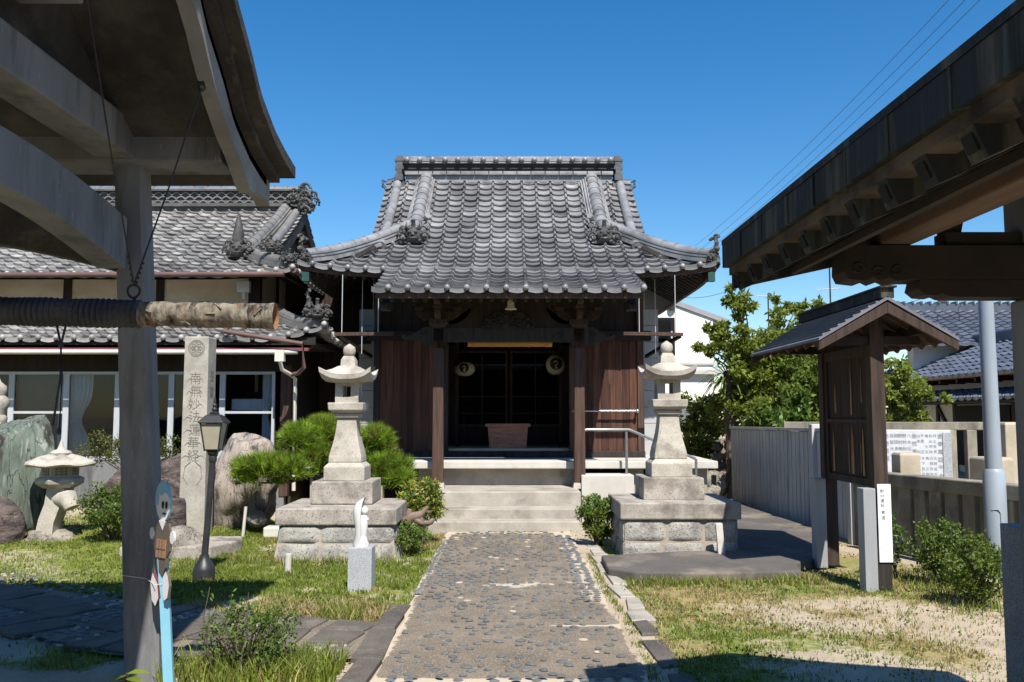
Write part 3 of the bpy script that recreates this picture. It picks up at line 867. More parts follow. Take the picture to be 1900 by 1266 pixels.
fb.build('eave_board', wood_post, hall)
for i in range(24):
    x = -1.84 + i * .16
    mb = MB(); mb.beam((x, 12.68, zT(12.68) - .165), (x, 14.2, zT(14.2) - .165), .055, .07); mb.build('rafter', wood_gr, hall)
for sx in (-1, 1):
    for i in range(9):
        x = sx * (2.02 + i * .15); l = float(liftF(np.array([x]), 14)[0])
        mb = MB(); mb.beam((x, 14.12, zT(14.12) - .17 + l), (x, 15.15, zT(15.15) - .17), .055, .07); mb.build('rafter', wood_gr, hall)
    for i in range(15):
        y = 14.5 + i * .19; l = float(liftS(np.array([y]), 14)[0])
        mb = MB(); mb.beam((sx * (EX - .14), y, zT(14.12) - .17 + l), (sx * 2.2, y, zT(15.15) - .17), .055, .07); mb.build('rafter', wood_gr, hall)
    mb = MB(); mb.beam((sx * 3.26, 14.1, zT(14) - .05), (sx * 2.2, 15.16, zT(15.16) - .2), .12, .14); mb.box(sx * 3.24 - .055, sx * 3.24 + .055, 14.05, 14.16, zT(14) - .17, zT(14) - .02, 1)
    mb.build('corner_rafter', [wood_dk, M('green_copper_cap', (.018, .07, .062), (.012, .045, .04), 5, .6, .1)], hall)
# gable ends and barge boards
for sx in (-1, 1):
    ys = np.linspace(15.45, 2 * YR - 15.45, 25)
    prof_g = [(y, zT(y if y < YR else 2 * YR - y) - .06) for y in ys]
    mb = MB(); mb.prism([(ys[0], 4.3)] + prof_g + [(ys[-1], 4.3)], 'x', sx * 2.05, sx * 2.10); mb.build('gable_wall', wood_bk, hall)
    mb = MB()
    mb.sweep([(sx * 2.36, y, z - .10) for y, z in prof_g], [(-.025, -.12), (.025, -.12), (.025, .11), (-.025, .11)]); mb.build('barge_board', wood_dk, hall)
# main ridge
mb = MB(); RZ = zT(YR)
RX = 2.13
mb.box(-RX + .1, RX - .1, YR - .17, YR + .17, RZ - .12, RZ + .06)
mb.build('ridge', tile_ridge, roof)
mb = MB(); x = -RX + .08
while x < RX - .1:
    mb.box(x + .006, min(x + .27, RX - .08), YR - .235, YR + .235, RZ + .02, RZ + .085); x += .276
mb.build('ridge_course', tile_ridge, roof, bevel=.008)
mb = MB()
mb.box(-RX + .02, RX - .02, YR - .13, YR + .13, RZ + .08, RZ + .27)
for i in range(3): mb.box(-RX + .02, RX - .02, YR - .15, YR + .15, RZ + .105 + i * .055, RZ + .125 + i * .055)
mb.build('ridge_core', M('dark_ridge_courses', (.045, .045, .05), (.025, .025, .028), 4, .7, .2, 30), roof)
mb = MB()
mb.box(-RX - .02, RX + .02, YR - .19, YR + .19, RZ + .265, RZ + .30)
n = 17
for i in range(n):
    x = -RX + .13 + i * (2 * RX - .26) / (n - 1)
    mb.ell((x, YR - .235, RZ + .325), (.056, .05, .056), 10, 8)
    for q in (x - .115,):
        if i: mb.box(q - .085, q + .085, YR - .20, YR + .20, RZ + .302, RZ + .355)
mb.box(-RX - .03, RX + .03, YR - .15, YR + .15, RZ + .35, RZ + .395)
sec = [(.10 * math.cos(math.pi * j / 8), .385 + RZ + .065 * math.sin(math.pi * j / 8)) for j in range(9)]
mb.prism([(YR + a, b) for a, b in sec], 'x', -RX - .03, RX + .03)
for i in range(16):
    x = -RX + .1 + i * .276
    mb.prism([(YR + a * 1.12, .385 + RZ + (b - .385 - RZ) * 1.15) for a, b in sec], 'x', x, x + .03)
mb.build('ridge_cap', tile_ridge, roof, smooth=40)
for sx in (-1, 1):
    mb = MB()
    for (z0, z1, a, hy) in ((-.30, -.12, .20, .26), (-.10, .02, .14, .30), (.03, .12, .10, .27), (.13, .20, .15, .25), (.21, .29, .11, .22), (.30, .345, .17, .23), (.35, .42, .12, .18)):
        mb.box(sx * (RX + .02) - a * .55, sx * (RX + .02) + a * .55, YR - hy, YR + hy, RZ + z0, RZ + z1)
    mb.build('ridge_end', M('dark_ridge_end', (.10, .10, .11), (.05, .05, .055), 4, .5, .1), roof, smooth=35)
    mb = MB(); finial(mb, (sx * 2.38, YR - .30, zT(YR - .30) - .01), .15, 0 if sx > 0 else math.pi)
    mb.build('bird_tile', oni_m, roof, smooth=50)
    # descending ridge
    mb = MB(); xs = sx * 1.62
    pts = [(xs + sx * .02 * (17.2 - y), y, zT(y) + .02) for y in np.linspace(17.22, 15.18, 14)]
    ridge(mb, pts, [(.21, -.02, .025), (.14, .025, .045), (.175, .045, .072), (.11, .072, .09), (.135, .09, .112)], .115, .24); mb.build('descending_ridge', tile_ridge, roof, smooth=40)
    mb = MB(); oni(mb, (xs + sx * .02, 15.06, zT(15.06) + .20), .27, 0, 3 + sx); mb.build('demon_tile', oni_m, roof, smooth=50)
    # verge roll
    mb = MB(); mb.tube([(sx * 2.18, y, zT(y) + .05) for y in np.linspace(17.15, 14.95, 10)], .085, 10); mb.build('verge_roll', tile_ridge, roof, smooth=50)
    # hip ridge
    pts = []
    for t in np.linspace(0.12, 1.80, 16):
        px, py = EX - t, 14 + t
        hh = min(py, 14.95 + (py - 14.95)); zz = zT(hh) + float(liftF(np.array([px]), hh)[0])
        pts.append((sx * px, py, zz + .01))
    mb = MB(); ridge(mb, pts, [(.19, -.03, .028), (.12, .028, .05), (.155, .05, .078), (.09, .078, .10), (.118, .10, .128)], .085, .27)
    mb.build('hip_ridge', tile_ridge, roof, smooth=40)
    mb = MB(); zc = zT(14.1) + .12
    oni(mb, (sx * 3.27, 14.06, zc + .06), .16, -sx * math.pi / 4 * -1, 9, False)
    finial(mb, (sx * 3.22, 14.08, zc + .08), .27, (math.radians(-45) if sx > 0 else math.radians(225)))
    mb.build('corner_ornament', oni_m, roof, smooth=50)
    mb = MB(); mb.tube([(sx * 1.50, 15.75, zT(15.75) + .16), (sx * 1.44, 15.60, zT(15.6) + .30)], [.055, .05], 8); mb.build('ridge_spout', tile_ridge, roof, smooth=50)

# walls, doors, posts
WY = 15.1
def boards(mb, x0, x1, z0, z1, y, bw=.12, seed=0, th=.03):
    rd = random.Random(seed); x = x0
    while x < x1 - .02:
        w_ = min(rd.uniform(.8, 1.25) * bw, x1 - x); d = rd.uniform(0, .006)
        mb.box(x + .0025, x + w_ - .0025, y - d, y + th, z0, z1); x += w_
    mb.box(x0, x1, y + th * .5, y + th + .01, z0, z1)


def board_panel(name, x0, x1, z0, z1, y, mat, parent, bw=.12, seed=0):
    mb = MB(); boards(mb, x0, x1, z0, z1, y, bw, seed)
    nf = len(mb.f) // 6; rd = random.Random(seed + 5); tl = []
    for k in range(nf): tl += [rd.random()] * 6
    return mb.build(name, mat, parent, tile=tl)


board_panel('door_panel', -2.19, -1.19, .99, 2.86, WY, wood_rd, hall, .115, 1)
board_panel('door_panel', 1.19, 2.19, .99, 2.86, WY, wood_rd, hall, .115, 2)
for x in (-2.235, 2.235, -1.10, 1.10):
    mb = MB(); hw = .055 if abs(x) > 2 else .075
    mb.box(x - hw, x + hw, WY - .045, WY + .08, .89, 4.2 if abs(x) > 2 else 2.9); mb.build('wall_post', wood_post if x > 1 else wood_gr, hall, bevel=.006)
mb = MB(); mb.box(-2.30, 2.30, WY - .06, WY + .10, .886, .99); mb.build('threshold', wood_gr, hall, bevel=.008)
mb = MB(); mb.box(-2.42, 2.42, WY - .09, WY + .10, 2.86, 3.02); mb.build('head_beam', wood_dk, hall, bevel=.008)
mb = MB(); boards(mb, -2.2, 2.2, 3.0, 4.3, WY + .03, .2, 4); mb.build('upper_wall', wood_dk, hall)
mb = MB()
for sx in (-1, 1):
    mb.box(sx * 2.2 - .03, sx * 2.2 + .03, WY + .09, 19.6, .88, 4.35)
mb.box(-2.2, 2.2, 19.57, 19.63, .88, 4.35)
mb.build('wall', wood_bk, hall)
for sx in (-1, 1):
    mb = MB()
    for k in range(12):
        mb.box(min(sx * 2.31, sx * 2.66), max(sx * 2.31, sx * 2.66), 15.75, 19.5, .0 + k * .29, .284 + k * .29)
    mb.build('block_wall', blockw, hall, bevel=.006)
# interior
mb = MB(); mb.box(-2.15, 2.15, WY + .1, 19.5, .93, 1.03); mb.build('floor', tatami, hall)
mb = MB(); mb.box(-2.15, 2.15, WY + .12, 19.5, 3.0, 3.05); mb.build('ceiling', wood_bk, hall)
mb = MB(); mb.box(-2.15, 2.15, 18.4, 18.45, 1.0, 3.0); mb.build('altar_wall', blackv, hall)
for x0, x1 in ((-.98, -.015), (.015, .98)):
    fr = MB(); yy = 16.6
    fr.box(x0, x0 + .05, yy, yy + .04, 1.0, 2.8); fr.box(x1 - .05, x1, yy, yy + .04, 1.0, 2.8)
    for z0, z1 in ((1.0, 1.05), (1.38, 1.43), (1.62, 1.64), (1.93, 1.95), (2.75, 2.8)): fr.box(x0 + .05, x1 - .05, yy + .004, yy + .036, z0, z1)
    xm = (x0 + x1) / 2; fr.box(xm - .01, xm + .01, yy + .006, yy + .034, 1.43, 2.75)
    d = fr.build('lattice_door', wood_post, hall)
    pn = MB(); pn.box(x0 + .05, x1 - .05, yy + .01, yy + .03, 1.05, 1.38); pn.build('door_board', wood_rd, d)
    gl = MB(); gl.box(x0 + .05, x1 - .05, yy + .016, yy + .022, 1.43, 2.75); gl.build('glass', dark_gl, d)
for x0, x1 in ((-2.15, -.99), (.99, 2.15)):
    mb = MB(); mb.box(x0, x1, 16.6, 16.64, 1.0, 2.9); mb.build('inner_wall', wood_bk, hall)
for sx in (-1, 1):
    mb = MB(); mb.box(sx * .93 - .03, sx * .93 + .03, 15.95, 16.01, 1.0, 2.9); mb.build('inner_post', wood_bk, hall)
# orange bamboo blind rolled under the head beam
b = MB(); b.tube([(-.70, WY + .03, 2.81), (.74, WY + .03, 2.81)], .055, 12)
for k in range(5): b.box(-.6 + k * .31, -.59 + k * .31, WY - .035, WY - .02, 2.74, 2.86)
tag(b.build('bamboo_blind', gold_m, None, smooth=50), 'rolled orange bamboo blind hung across the top of the hall doorway', 'blind', kind='thing')

# porch posts, beams, brackets
PY_ = 13.6
for sx in (-1, 1):
    p = MB(); x = sx * 1.075
    p.stack([(.58, .085, .085), (2.62, .075, .075)], x, PY_); po = p.build('porch_post', wood_post, hall, bevel=.012)
    f = MB(); f.stack([(.495, .105, .105), (.53, .10, .10), (.58, .088, .088)], x, PY_); f.build('post_base', granite, po)
    # elephant-trunk nose
    nz = MB()
    sec_p = [(0, 2.68), (.10, 2.665), (.20, 2.70), (.30, 2.745), (.42, 2.745), (.48, 2.775), (.47, 2.82), (.43, 2.825), (.42, 2.80), (.34, 2.805), (.26, 2.86), (.16, 2.93), (.06, 2.95), (0, 2.95)]
    nz.prism([(x + sx * (.08 + a), z) for a, z in sec_p], 'y', PY_ - .06, PY_ + .06)
    nz.curl((x + sx * .52, PY_, 2.80), .035, 1.1, .015, (sx, 0, 0), (0, 0, 1))
    nz.curl((x + sx * .22, PY_ - .062, 2.83), .055, 1.4, .012, (sx, 0, 0), (0, 0, 1))
    nz.build('beam_nose', wood_gr, po, bevel=.012)
    br = MB(); br.stack([(2.93, .10, .10), (2.98, .14, .14), (3.06, .14, .14)], x, PY_)
    def arm(m_, cx, cy, z, L, ax):
        q = [(-L, z + .05), (-L * .92, z + .0), (-L * .6, z - .06), (L * .6, z - .06), (L * .92, z), (L, z + .05), (L, z + .09), (-L, z + .09)]
        if ax == 'x': m_.prism([(cx + a, b_) for a, b_ in q], 'y', cy - .045, cy + .045)
        else: m_.prism([(cy + a, b_) for a, b_ in q], 'x', cx - .045, cx + .045)
        for k in (-1, 0, 1):
            cc = (cx + k * L * .86, cy) if ax == 'x' else (cx, cy + k * L * .86)
            m_.stack([(z + .09, .05, .05), (z + .12, .072, .072), (z + .17, .072, .072)], *cc)
    arm(br, x, PY_, 3.10, .34, 'x'); arm(br, x, PY_, 3.30, .46, 'x')
    bs = br.build('bracket_set', wood_nb, hall, bevel=.006)
    b2 = MB(); arm(b2, x, PY_ + .002, 3.11, .32, 'y'); arm(b2, x, PY_ - .1, 3.31, .4, 'y')
    cloud = [(.02, 2.98), (.16, 3.0), (.28, 3.08), (.36, 3.20), (.34, 3.24), (.24, 3.16), (.12, 3.10), (.02, 3.08)]
    b2.prism([(x - sx * (.14 + a), z) for a, z in cloud], 'y', PY_ - .03, PY_ + .03)
    b2.curl((x - sx * .5, PY_, 3.235), .04, 1.1, .014, (-sx, 0, 0), (0, 0, 1))
    b2.build('bracket_arm', wood_nb, bs, bevel=.005)
    # rainbow tie back to the hall, and drooping nose under the eave end
    t = MB(); t.sweep([(x, PY_ + .1 + k * .14, 2.82 + .04 * math.sin(k / 10 * math.pi)) for k in range(11)], [(-.055, -.09), (.055, -.09), (.055, .09), (-.055, .09)]); t.build('tie_beam', wood_dk, hall)
    e = MB(); e.prism([(13.45, 3.36), (12.75, 3.20), (12.72, 3.12), (12.85, 3.10), (13.0, 3.16), (13.2, 3.14), (13.45, 3.22)], 'x', sx * 1.8 - .05, sx * 1.8 + .05); e.curl((sx * 1.8, 12.78, 3.15), .05, 1.2, .02, (0, -1, 0)); e.build('eave_nose', wood_gr, hall, bevel=.01)
bm = MB(); bm.box(-1.0, 1.0, PY_ - .075, PY_ + .075, 2.715, 2.93)
bm.box(-1.55, 1.55, PY_ - .05, PY_ + .05, 3.50, 3.60)
bm.box(-1.9, 1.9, 12.98, 13.08, 3.36, 3.45)
for k in (-.5, .5): bm.curl((k * 1.5, PY_ - .077, 2.79), .07, 1.5, .012, (1 if k > 0 else -1, 0, 0))
bm.build('porch_beam', wood_gr, hall, bevel=.012)
bm = MB(); bm.box(-1.0, 1.0, PY_ - .03, PY_ + .03, 2.905, 3.49); bm.build('beam_infill', wood_bk, hall)
# carved frog-leg strut in the middle of the porch beam
cv = MB(); rd = random.Random(11)
cv.prism([(-.36, 2.90), (-.40, 2.98), (-.36, 3.07), (-.26, 3.10), (-.22, 3.17), (-.08, 3.16), (.0, 3.20), (.10, 3.16), (.22, 3.16), (.28, 3.10), (.38, 3.06), (.41, 2.97), (.37, 2.90)], 'y', PY_ - .10, PY_ - .03)
for i in range(46):
    a = rd.uniform(-.36, .36); zc = rd.uniform(2.93, 3.13 - abs(a) * .15)
    if rd.random() < .5: cv.ell((a, PY_ - .11, zc), (rd.uniform(.02, .05), .03, rd.uniform(.015, .035)), 7, 5)
    else: cv.curl((a, PY_ - .115, zc), rd.uniform(.03, .055), 1.2, .011, (rd.choice((-1, 1)), 0, 0), (0, 0, 1), rd.uniform(0, 6))
cv.build('carving', wood_gr, hall, smooth=50)

# deck and steps
dk = MB()
dk.box(-3.25, 3.25, 13.9, 15.03, .766, .884); 
for sx in (-1, 1): dk.box(min(sx * 2.33, sx * 3.25), max(sx * 2.33, sx * 3.25), 15.034, 19.6, .768, .886)
dk.build('deck', conc_lt, hall, bevel=.015)
du = MB()
du.box(-1.42, 1.10, 14.12, 14.6, .0, .765)
du.build('deck_support', conc_step, hall, bevel=.01)
for x in (-3.0, -2.1, 2.0, 3.0):
    du = MB(); du.box(x - .12, x + .12, 14.1, 14.34, 0, .765); du.build('deck_support', conc_step, hall, bevel=.01)
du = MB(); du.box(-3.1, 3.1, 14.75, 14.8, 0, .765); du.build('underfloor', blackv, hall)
for (y0, y1, z1, xe) in ((12.3, 12.62, .15, .98), (12.6, 12.97, .29, 1.0), (12.95, 14.12, .498, 1.04)):
    s_ = MB(); s_.box(-1.25, xe, y0, y1, -.05, z1); s_.build('step', conc_step, hall, bevel=.018)
s_ = MB(); s_.box(1.09, 1.88, 13.45, 13.88, -.02, .70); s_.build('side_block', conc_lt, hall, bevel=.015)

# grab bar on the right-hand door
gb = MB(); gb.tube([(1.09, 14.97, 1.665), (2.16, 14.97, 1.665)], .017, 10)
for x in (1.09, 2.16):
    gb.ell((x, 14.97, 1.665), (.035, .035, .035), 10, 8); gb.tube([(x, 14.97, 1.665), (x, 15.07, 1.665)], .016, 8)
gb.build('grab_bar', steel, hall, smooth=50)
# stainless handrail
hr = thing('handrail', 'stainless steel handrail with bent ends beside the right porch post', 'handrail', (1.8, 13.66, .7))
m_ = MB(); m_.tube([(1.10, 13.60, 1.16), (1.08, 13.60, 1.18), (1.13, 13.64, 1.36), (1.2, 13.66, 1.375), (1.84, 13.66, 1.375), (2.0, 13.7, 1.31), (2.86, 13.74, .93), (2.88, 13.74, .86)], .022, 10); m_.build('rail', steel, hr, smooth=60)
for x, zt, zb in ((1.80, 1.37, .70), (2.86, .93, .30)):
    m_ = MB(); m_.tube([(x, 13.68, zb), (x, 13.68, zt)], .021, 10); m_.build('post', steel, hr, smooth=60)

# hanging rods with their bars, either side of the porch
for sx, lab in ((-1, 'thin rods and brown bar hanging under the eave beside the left house corner'), (1, 'thin rods and brown bar hanging under the eave in front of the white house')):
    hk = thing('hanging_rack', lab, 'rack', (sx * 2.3, 13.9, 2.8), 'hanging racks under the eaves')
    m_ = MB(); m_.beam((sx * 1.80, 13.9, 2.87), (sx * 2.74, 13.92, 2.86), .05, .055); m_.build('bar', wood_post, hk, bevel=.005)
    m_ = MB(); m_.beam((sx * 2.70, 13.97, 2.835), (sx * 2.40, 15.5, 2.62), .05, .05); m_.build('cross_bar', wood_dk, hk)
    for x, y, zt, zb in ((2.05, 13.9, 3.72, 2.88), (2.62, 13.9, 3.80, 2.88), (2.42, 14.6, 3.9, 2.60), (2.36, 15.4, 4.2, 2.62)):
        m_ = MB(); m_.tube([(sx * x, y, zb), (sx * x, y, zt)], .007, 6); m_.build('rod', alu, hk)

# porch lamp
lp = thing('porch_lamp', 'small bell-shaped glass lamp hanging under the middle of the porch eave', 'lamp', (.03, 12.95, 3.12))
m_ = MB(); m_.lathe([(.03, 3.29), (.045, 3.27), (.05, 3.24), (.05, 3.20)], (.03, 12.95, 0), 14); m_.tube([(.03, 12.95, 3.28), (.03, 12.95, 3.34)], .02, 8); m_.build('holder', bulb_m, lp, smooth=50)
m_ = MB(); m_.lathe([(.05, 3.205), (.055, 3.18), (.075, 3.155), (.09, 3.145), (.088, 3.14), (.06, 3.15)], (.03, 12.95, 0), 16); m_.build('shade', bulb_m, lp, smooth=50)
m_ = MB(); m_.ell((.03, 12.95, 3.165), (.035, .035, .04), 12, 8); m_.build('bulb', paper, lp, smooth=60)

# offering box
ob = thing('offering_box', 'faded red wooden offering box in the middle of the hall doorway', 'offering box', (-.015, 15.5, 1.0))
m_ = MB(); m_.stack([(1.03, .315, .20), (1.40, .345, .22)], -.015, 15.5); m_.build('body', wood_box, ob, bevel=.006)
m_ = MB()
for (x0, x1, y0, y1) in ((-.40, .37, 15.25, 15.30), (-.40, .37, 15.70, 15.75), (-.40, -.345, 15.30, 15.70), (.315, .37, 15.30, 15.70)): m_.box(x0, x1, y0, y1, 1.395, 1.45)
m_.build('rim', wood_box, ob, bevel=.006)
m_ = MB()
for k in range(9): m_.box(-.33 + k * .073, -.29 + k * .073, 15.3, 15.7, 1.40, 1.43)
m_.build('lid_bars', wood_post, ob)
m_ = MB()
for k in (-1, 1): m_.box(-.015 + k * .27 - .02, -.015 + k * .27 + .02, 15.285 - .004, 15.30, 1.04, 1.39)
m_.build('strap', wood_box, ob)

# paper lanterns
for (px, py, W_, H_, lab) in ((862, 685, .185, .135, 'oval paper lantern with a dark swan crest, hanging at the left of the doorway'), (1031, 677, .175, .185, 'rounder paper lantern with a dark swan crest, hanging at the right of the doorway')):
    c = at(px, py, 15.75)
    pl = thing('paper_lantern', lab, 'lantern', (c.x, c.y, c.z - H_), 'paper lanterns inside the hall doorway')
    m_ = MB(); m_.ell(c, (W_, W_ * .8, H_), 20, 18, fn=lambda d: 1 + .012 * math.cos(40 * d.z)); m_.build('shade', paper, pl, smooth=60)
    m_ = MB()
    m_.lathe([(.07, H_ * .88), (.075, H_ * .95), (.07, H_ * 1.05)], c, 14); m_.lathe([(.06, -H_ * 1.04), (.065, -H_ * .93)], c, 14); m_.tube([c + Vector((0, 0, H_)), Vector((c.x, c.y, 3.0))], .006, 5)
    m_.build('frame', wood_dk, pl)
    def onsurf(a, b):
        y = -W_ * .8 * math.sqrt(max(.05, 1 - (a / W_) ** 2 - (b / H_) ** 2)); return (c.x + a, c.y + y - .006, c.z + b)
    k = min(W_, H_) * .62
    m_ = MB(); vv = [onsurf(0, .01)]; nn_ = 22
    for rr in (.5, 1):
        vv += [onsurf(k * rr * math.cos(2 * math.pi * j / nn_), .01 + k * rr * math.sin(2 * math.pi * j / nn_)) for j in range(nn_)]
    m_.add(vv, [(0, 1 + j, 1 + (j + 1) % nn_) for j in range(nn_)] + [(1 + j, 1 + nn_ + j, 1 + nn_ + (j + 1) % nn_, 1 + (j + 1) % nn_) for j in range(nn_)])
    cr = m_.build('crest', ink, pl)
    m_ = MB(); sw = [(-.45, .15), (-.25, .38), (.05, .45), (.3, .3), (.28, .05), (.05, -.15), (-.15, -.35), (-.05, -.6), (.3, -.68)]
    pts = [Vector(onsurf(a * k, .01 + b_ * k)) - Vector((0, .006, 0)) for a, b_ in sw]
    m_.tube(pts, [.006, .012, .014, .012, .012, .014, .018, .022, .01], 6); m_.build('swan_mark', paper, cr, smooth=60)

# ================================================================== stone lanterns and plinths
def lantern(name, label, cx, cy, z0, group):
    L = thing(name, label, 'stone lantern', (cx, cy, z0), group)
    m_ = MB(); m_.stack([(z0, .355, .355), (z0 + .26, .352, .352)], cx, cy); m_.build('base', granite_dk, L, bevel=.012)
    m_ = MB(); m_.stack([(z0 + .258, .24, .24), (z0 + .42, .24, .24), (z0 + .475, .185, .185)], cx, cy); m_.build('pedestal', granite, L, bevel=.01)
    m_ = MB()
    pr = [(.47, .195), (.53, .192), (.60, .178), (.68, .157), (.77, .138), (.88, .122), (.99, .114)]
    m_.stack([(z0 + z, h, h) for z, h in pr], cx, cy)
    m_.stack([(z0 + .99, .118, .118), (z0 + 1.0, .145, .145), (z0 + 1.045, .150, .150)], cx, cy); m_.build('shaft', granite, L, bevel=.01)
    m_ = MB(); m_.stack([(z0 + 1.045, .13, .13), (z0 + 1.085, .205, .205), (z0 + 1.175, .212, .212)], cx, cy); m_.build('platform', granite, L, bevel=.01)
    m_ = MB(); zb, zt, h = z0 + 1.175, z0 + 1.415, .137
    wz0, wz1, ww = zb + .07, zb + .195, .047
    for sx in (-1, 1):
        for sy in (-1, 1): m_.box(cx + min(sx * ww, sx * h), cx + max(sx * ww, sx * h), cy + min(sy * ww, sy * h), cy + max(sy * ww, sy * h), zb, zt)
    for z_a, z_b in ((zb, wz0), (wz1, zt)):
        m_.box(cx - ww, cx + ww, cy - h + .003, cy + h - .003, z_a, z_b); m_.box(cx - h + .003, cx - ww, cy - ww, cy + ww, z_a, z_b); m_.box(cx + ww, cx + h - .003, cy - ww, cy + ww, z_a, z_b)
    m_.build('firebox', granite, L)
    m_ = MB(); zr = z0 + 1.412
    rings = [(.135, .0, 0), (.255, .012, .045), (.292, .04, .085), (.298, .095, .088), (.235, .105, .035), (.165, .165, .0), (.11, .20, 0), (.09, .205, 0)]
    v = []; K = 10
    for s_, z, lf in rings:
        for side in range(4):
            for k in range(K):
                t = -1 + 2 * k / K; a, b = {0: (t, -1), 1: (1, t), 2: (-t, 1), 3: (-1, -t)}[side]
                q = abs(t) ** 3
                v.append((cx + a * s_ * (1 + .03 * q), cy + b * s_ * (1 + .03 * q), zr + z + lf * q))
    n = 4 * K
    f = [(i * n + j, i * n + (j + 1) % n, (i + 1) * n + (j + 1) % n, (i + 1) * n + j) for i in range(len(rings) - 1) for j in range(n)]
    f += [tuple(range(n))[::-1], tuple((len(rings) - 1) * n + j for j in range(n))]
    m_.add(v, f); m_.build('cap', granite, L, smooth=22)
    m_ = MB(); z = zr + .20
    m_.stack([(z, .088, .088), (z + .075, .085, .085), (z + .125, .058, .058)], cx, cy)
    m_.lathe([(.045, .12), (.062, .135), (.074, .165), (.076, .20), (.066, .235), (.03, .26), (.008, .275)], (cx, cy, z), 16)
    m_.build('finial', granite, L, smooth=40)
    return L


def plinth(name, label, cx, cy, zt, hx, hy, group, skirt):
    P = thing(name, label, 'plinth', (cx, cy, 0), group)
    m_ = MB(); m_.box(cx - hx, cx + hx, cy - hy, cy + hy, zt - .185, zt); m_.build('cap_slab', granite_dk, P, bevel=.016)
    m_ = MB(); a, b = hx - .055, hy - .055
    m_.stack([(-.15, a + skirt, b + skirt), (zt - .187, a, b)], cx, cy); m_.build('core', mortar, P)
    rd = random.Random(int(cx * 100)); blk = MB()
    zs = [(-.1, .172), (.184, zt - .192)]
    for ri, (za, zb) in enumerate(zs):
        for side in range(4):
            L_ = a if side in (0, 2) else b
            x = -L_ - .02
            ws = []
            while x < L_ - .05:
                w_ = rd.uniform(.32, .50)
                if L_ + .02 - (x + w_) < .18: w_ = L_ + .02 - x
                ws.append((x, min(x + w_, L_ + .02))); x += w_ + .013
            for x0, x1 in ws:
                k0 = skirt * (1 - (za + .15) / (zt)); k1 = skirt * (1 - (zb + .15) / (zt)); o = .022 + rd.uniform(-.005, .008)
                NN = 9
                g = np.zeros((NN, NN, 3))
                for i in range(NN):
                    for j in range(NN):
                        s_, t_ = i / (NN - 1), j / (NN - 1); u = x0 + (x1 - x0) * s_; z = za + (zb - za) * t_
                        e = min(s_, 1 - s_, t_, 1 - t_); kk = k0 + (k1 - k0) * t_
                        d = kk + (o * (.75 if e < .2 else 1) + .022 * (float(fbm(np.array([u * 8 + side * 7]), np.array([z * 8]), ri, 3)[0]) - .5) if e > 0 else -.004)
                        p = {0: (cx + u, cy - b - d), 1: (cx + a + d, cy + u), 2: (cx - u, cy + b + d), 3: (cx - a - d, cy - u)}[side]
                        g[i, j] = (p[0], p[1], z)
                blk.sheet(g)
    blk.build('masonry', rubble, P, smooth=50)
    return P


lantern('stone_lantern', 'tall square stone lantern left of the hall steps, with pine foliage behind it', -1.93, 10.75, .57, 'stone lanterns before the hall')
lantern('stone_lantern', 'tall square stone lantern right of the hall steps, with the white house behind it', 1.92, 10.78, .61, 'stone lanterns before the hall')
plinth('lantern_plinth', 'wide masonry plinth under the left stone lantern, beside the white statue', -1.915, 10.6, .565, .672, .62, 'masonry plinths under the stone lanterns', .085)
plinth('lantern_plinth', 'wide masonry plinth under the right stone lantern, on the asphalt apron', 1.93, 10.7, .615, .68, .62, 'masonry plinths under the stone lanterns', .02)

# white statue on a granite block
gp = MB(); gp.box(-1.468, -1.25, 8.25, 8.47, -.03, .388)
tag(gp.build('granite_block', granite_gr, None, bevel=.004), 'square grey granite block carrying the white statue', 'pedestal', kind='thing')
st = thing('statue', 'small white abstract stone figure under a curled hood on a granite block', 'statue', (-1.36, 8.36, .388))
m_ = MB(); sc_h = [(-.075, .0), (-.085, .03), (-.06, .12), (-.068, .20), (-.085, .29), (-.083, .35), (-.055, .40), (-.01, .432), (.028, .45), (.012, .41), (.002, .36), (-.005, .30), (-.005, .20), (-.002, .10), (-.005, .02), (.0, .0)]
X0 = -1.36
N_ = len(sc_h) // 2
lo_, hi_ = sc_h[:8], sc_h[8:][::-1]
v = []; cols = 9
for (xa, za), (xb, zb) in zip(lo_, [sc_h[15], sc_h[14], sc_h[13], sc_h[12], sc_h[11], sc_h[10], sc_h[9], sc_h[8]]):
    for j in range(cols):
        t = j / (cols - 1); a = math.pi * (t)
        bx = xb + (xa - xb) * math.sin(a); bz = zb + (za - zb) * math.sin(a)
        v.append((X0 + bx, 8.36 - math.cos(a) * .065 * (1 - .25 * abs(bz - .25)), .388 + bz))
f = [(i * cols + j, i * cols + j + 1, (i + 1) * cols + j + 1, (i + 1) * cols + j) for i in range(7) for j in range(cols - 1)]
f += [tuple(j for j in range(cols))[::-1], tuple(7 * cols + j for j in range(cols))]
f += [(i * cols, (i + 1) * cols, (i + 1) * cols + cols - 1, i * cols + cols - 1) for i in range(7)]
m_.add(v, f); m_.build('hood', white_st, st, smooth=55)
m_ = MB(); m_.lathe([(.052, 0), (.056, .03), (.04, .06), (.036, .09)], (X0 + .012, 8.36, .388), 14)
m_.lathe([(.03, .09), (.036, .15), (.042, .21), (.04, .25), (.028, .285)], (X0 + .015, 8.36, .388), 14)
m_.ell((X0 + .024, 8.36, .388 + .325), (.032, .034, .042), 14, 10); m_.ell((X0 + .045, 8.36, .388 + .245), (.02, .028, .02), 10, 8)
m_.ell((X0 + .03, 8.345, .388 + .035), (.03, .04, .03), 10, 8); m_.build('figure', white_st, st, smooth=60)

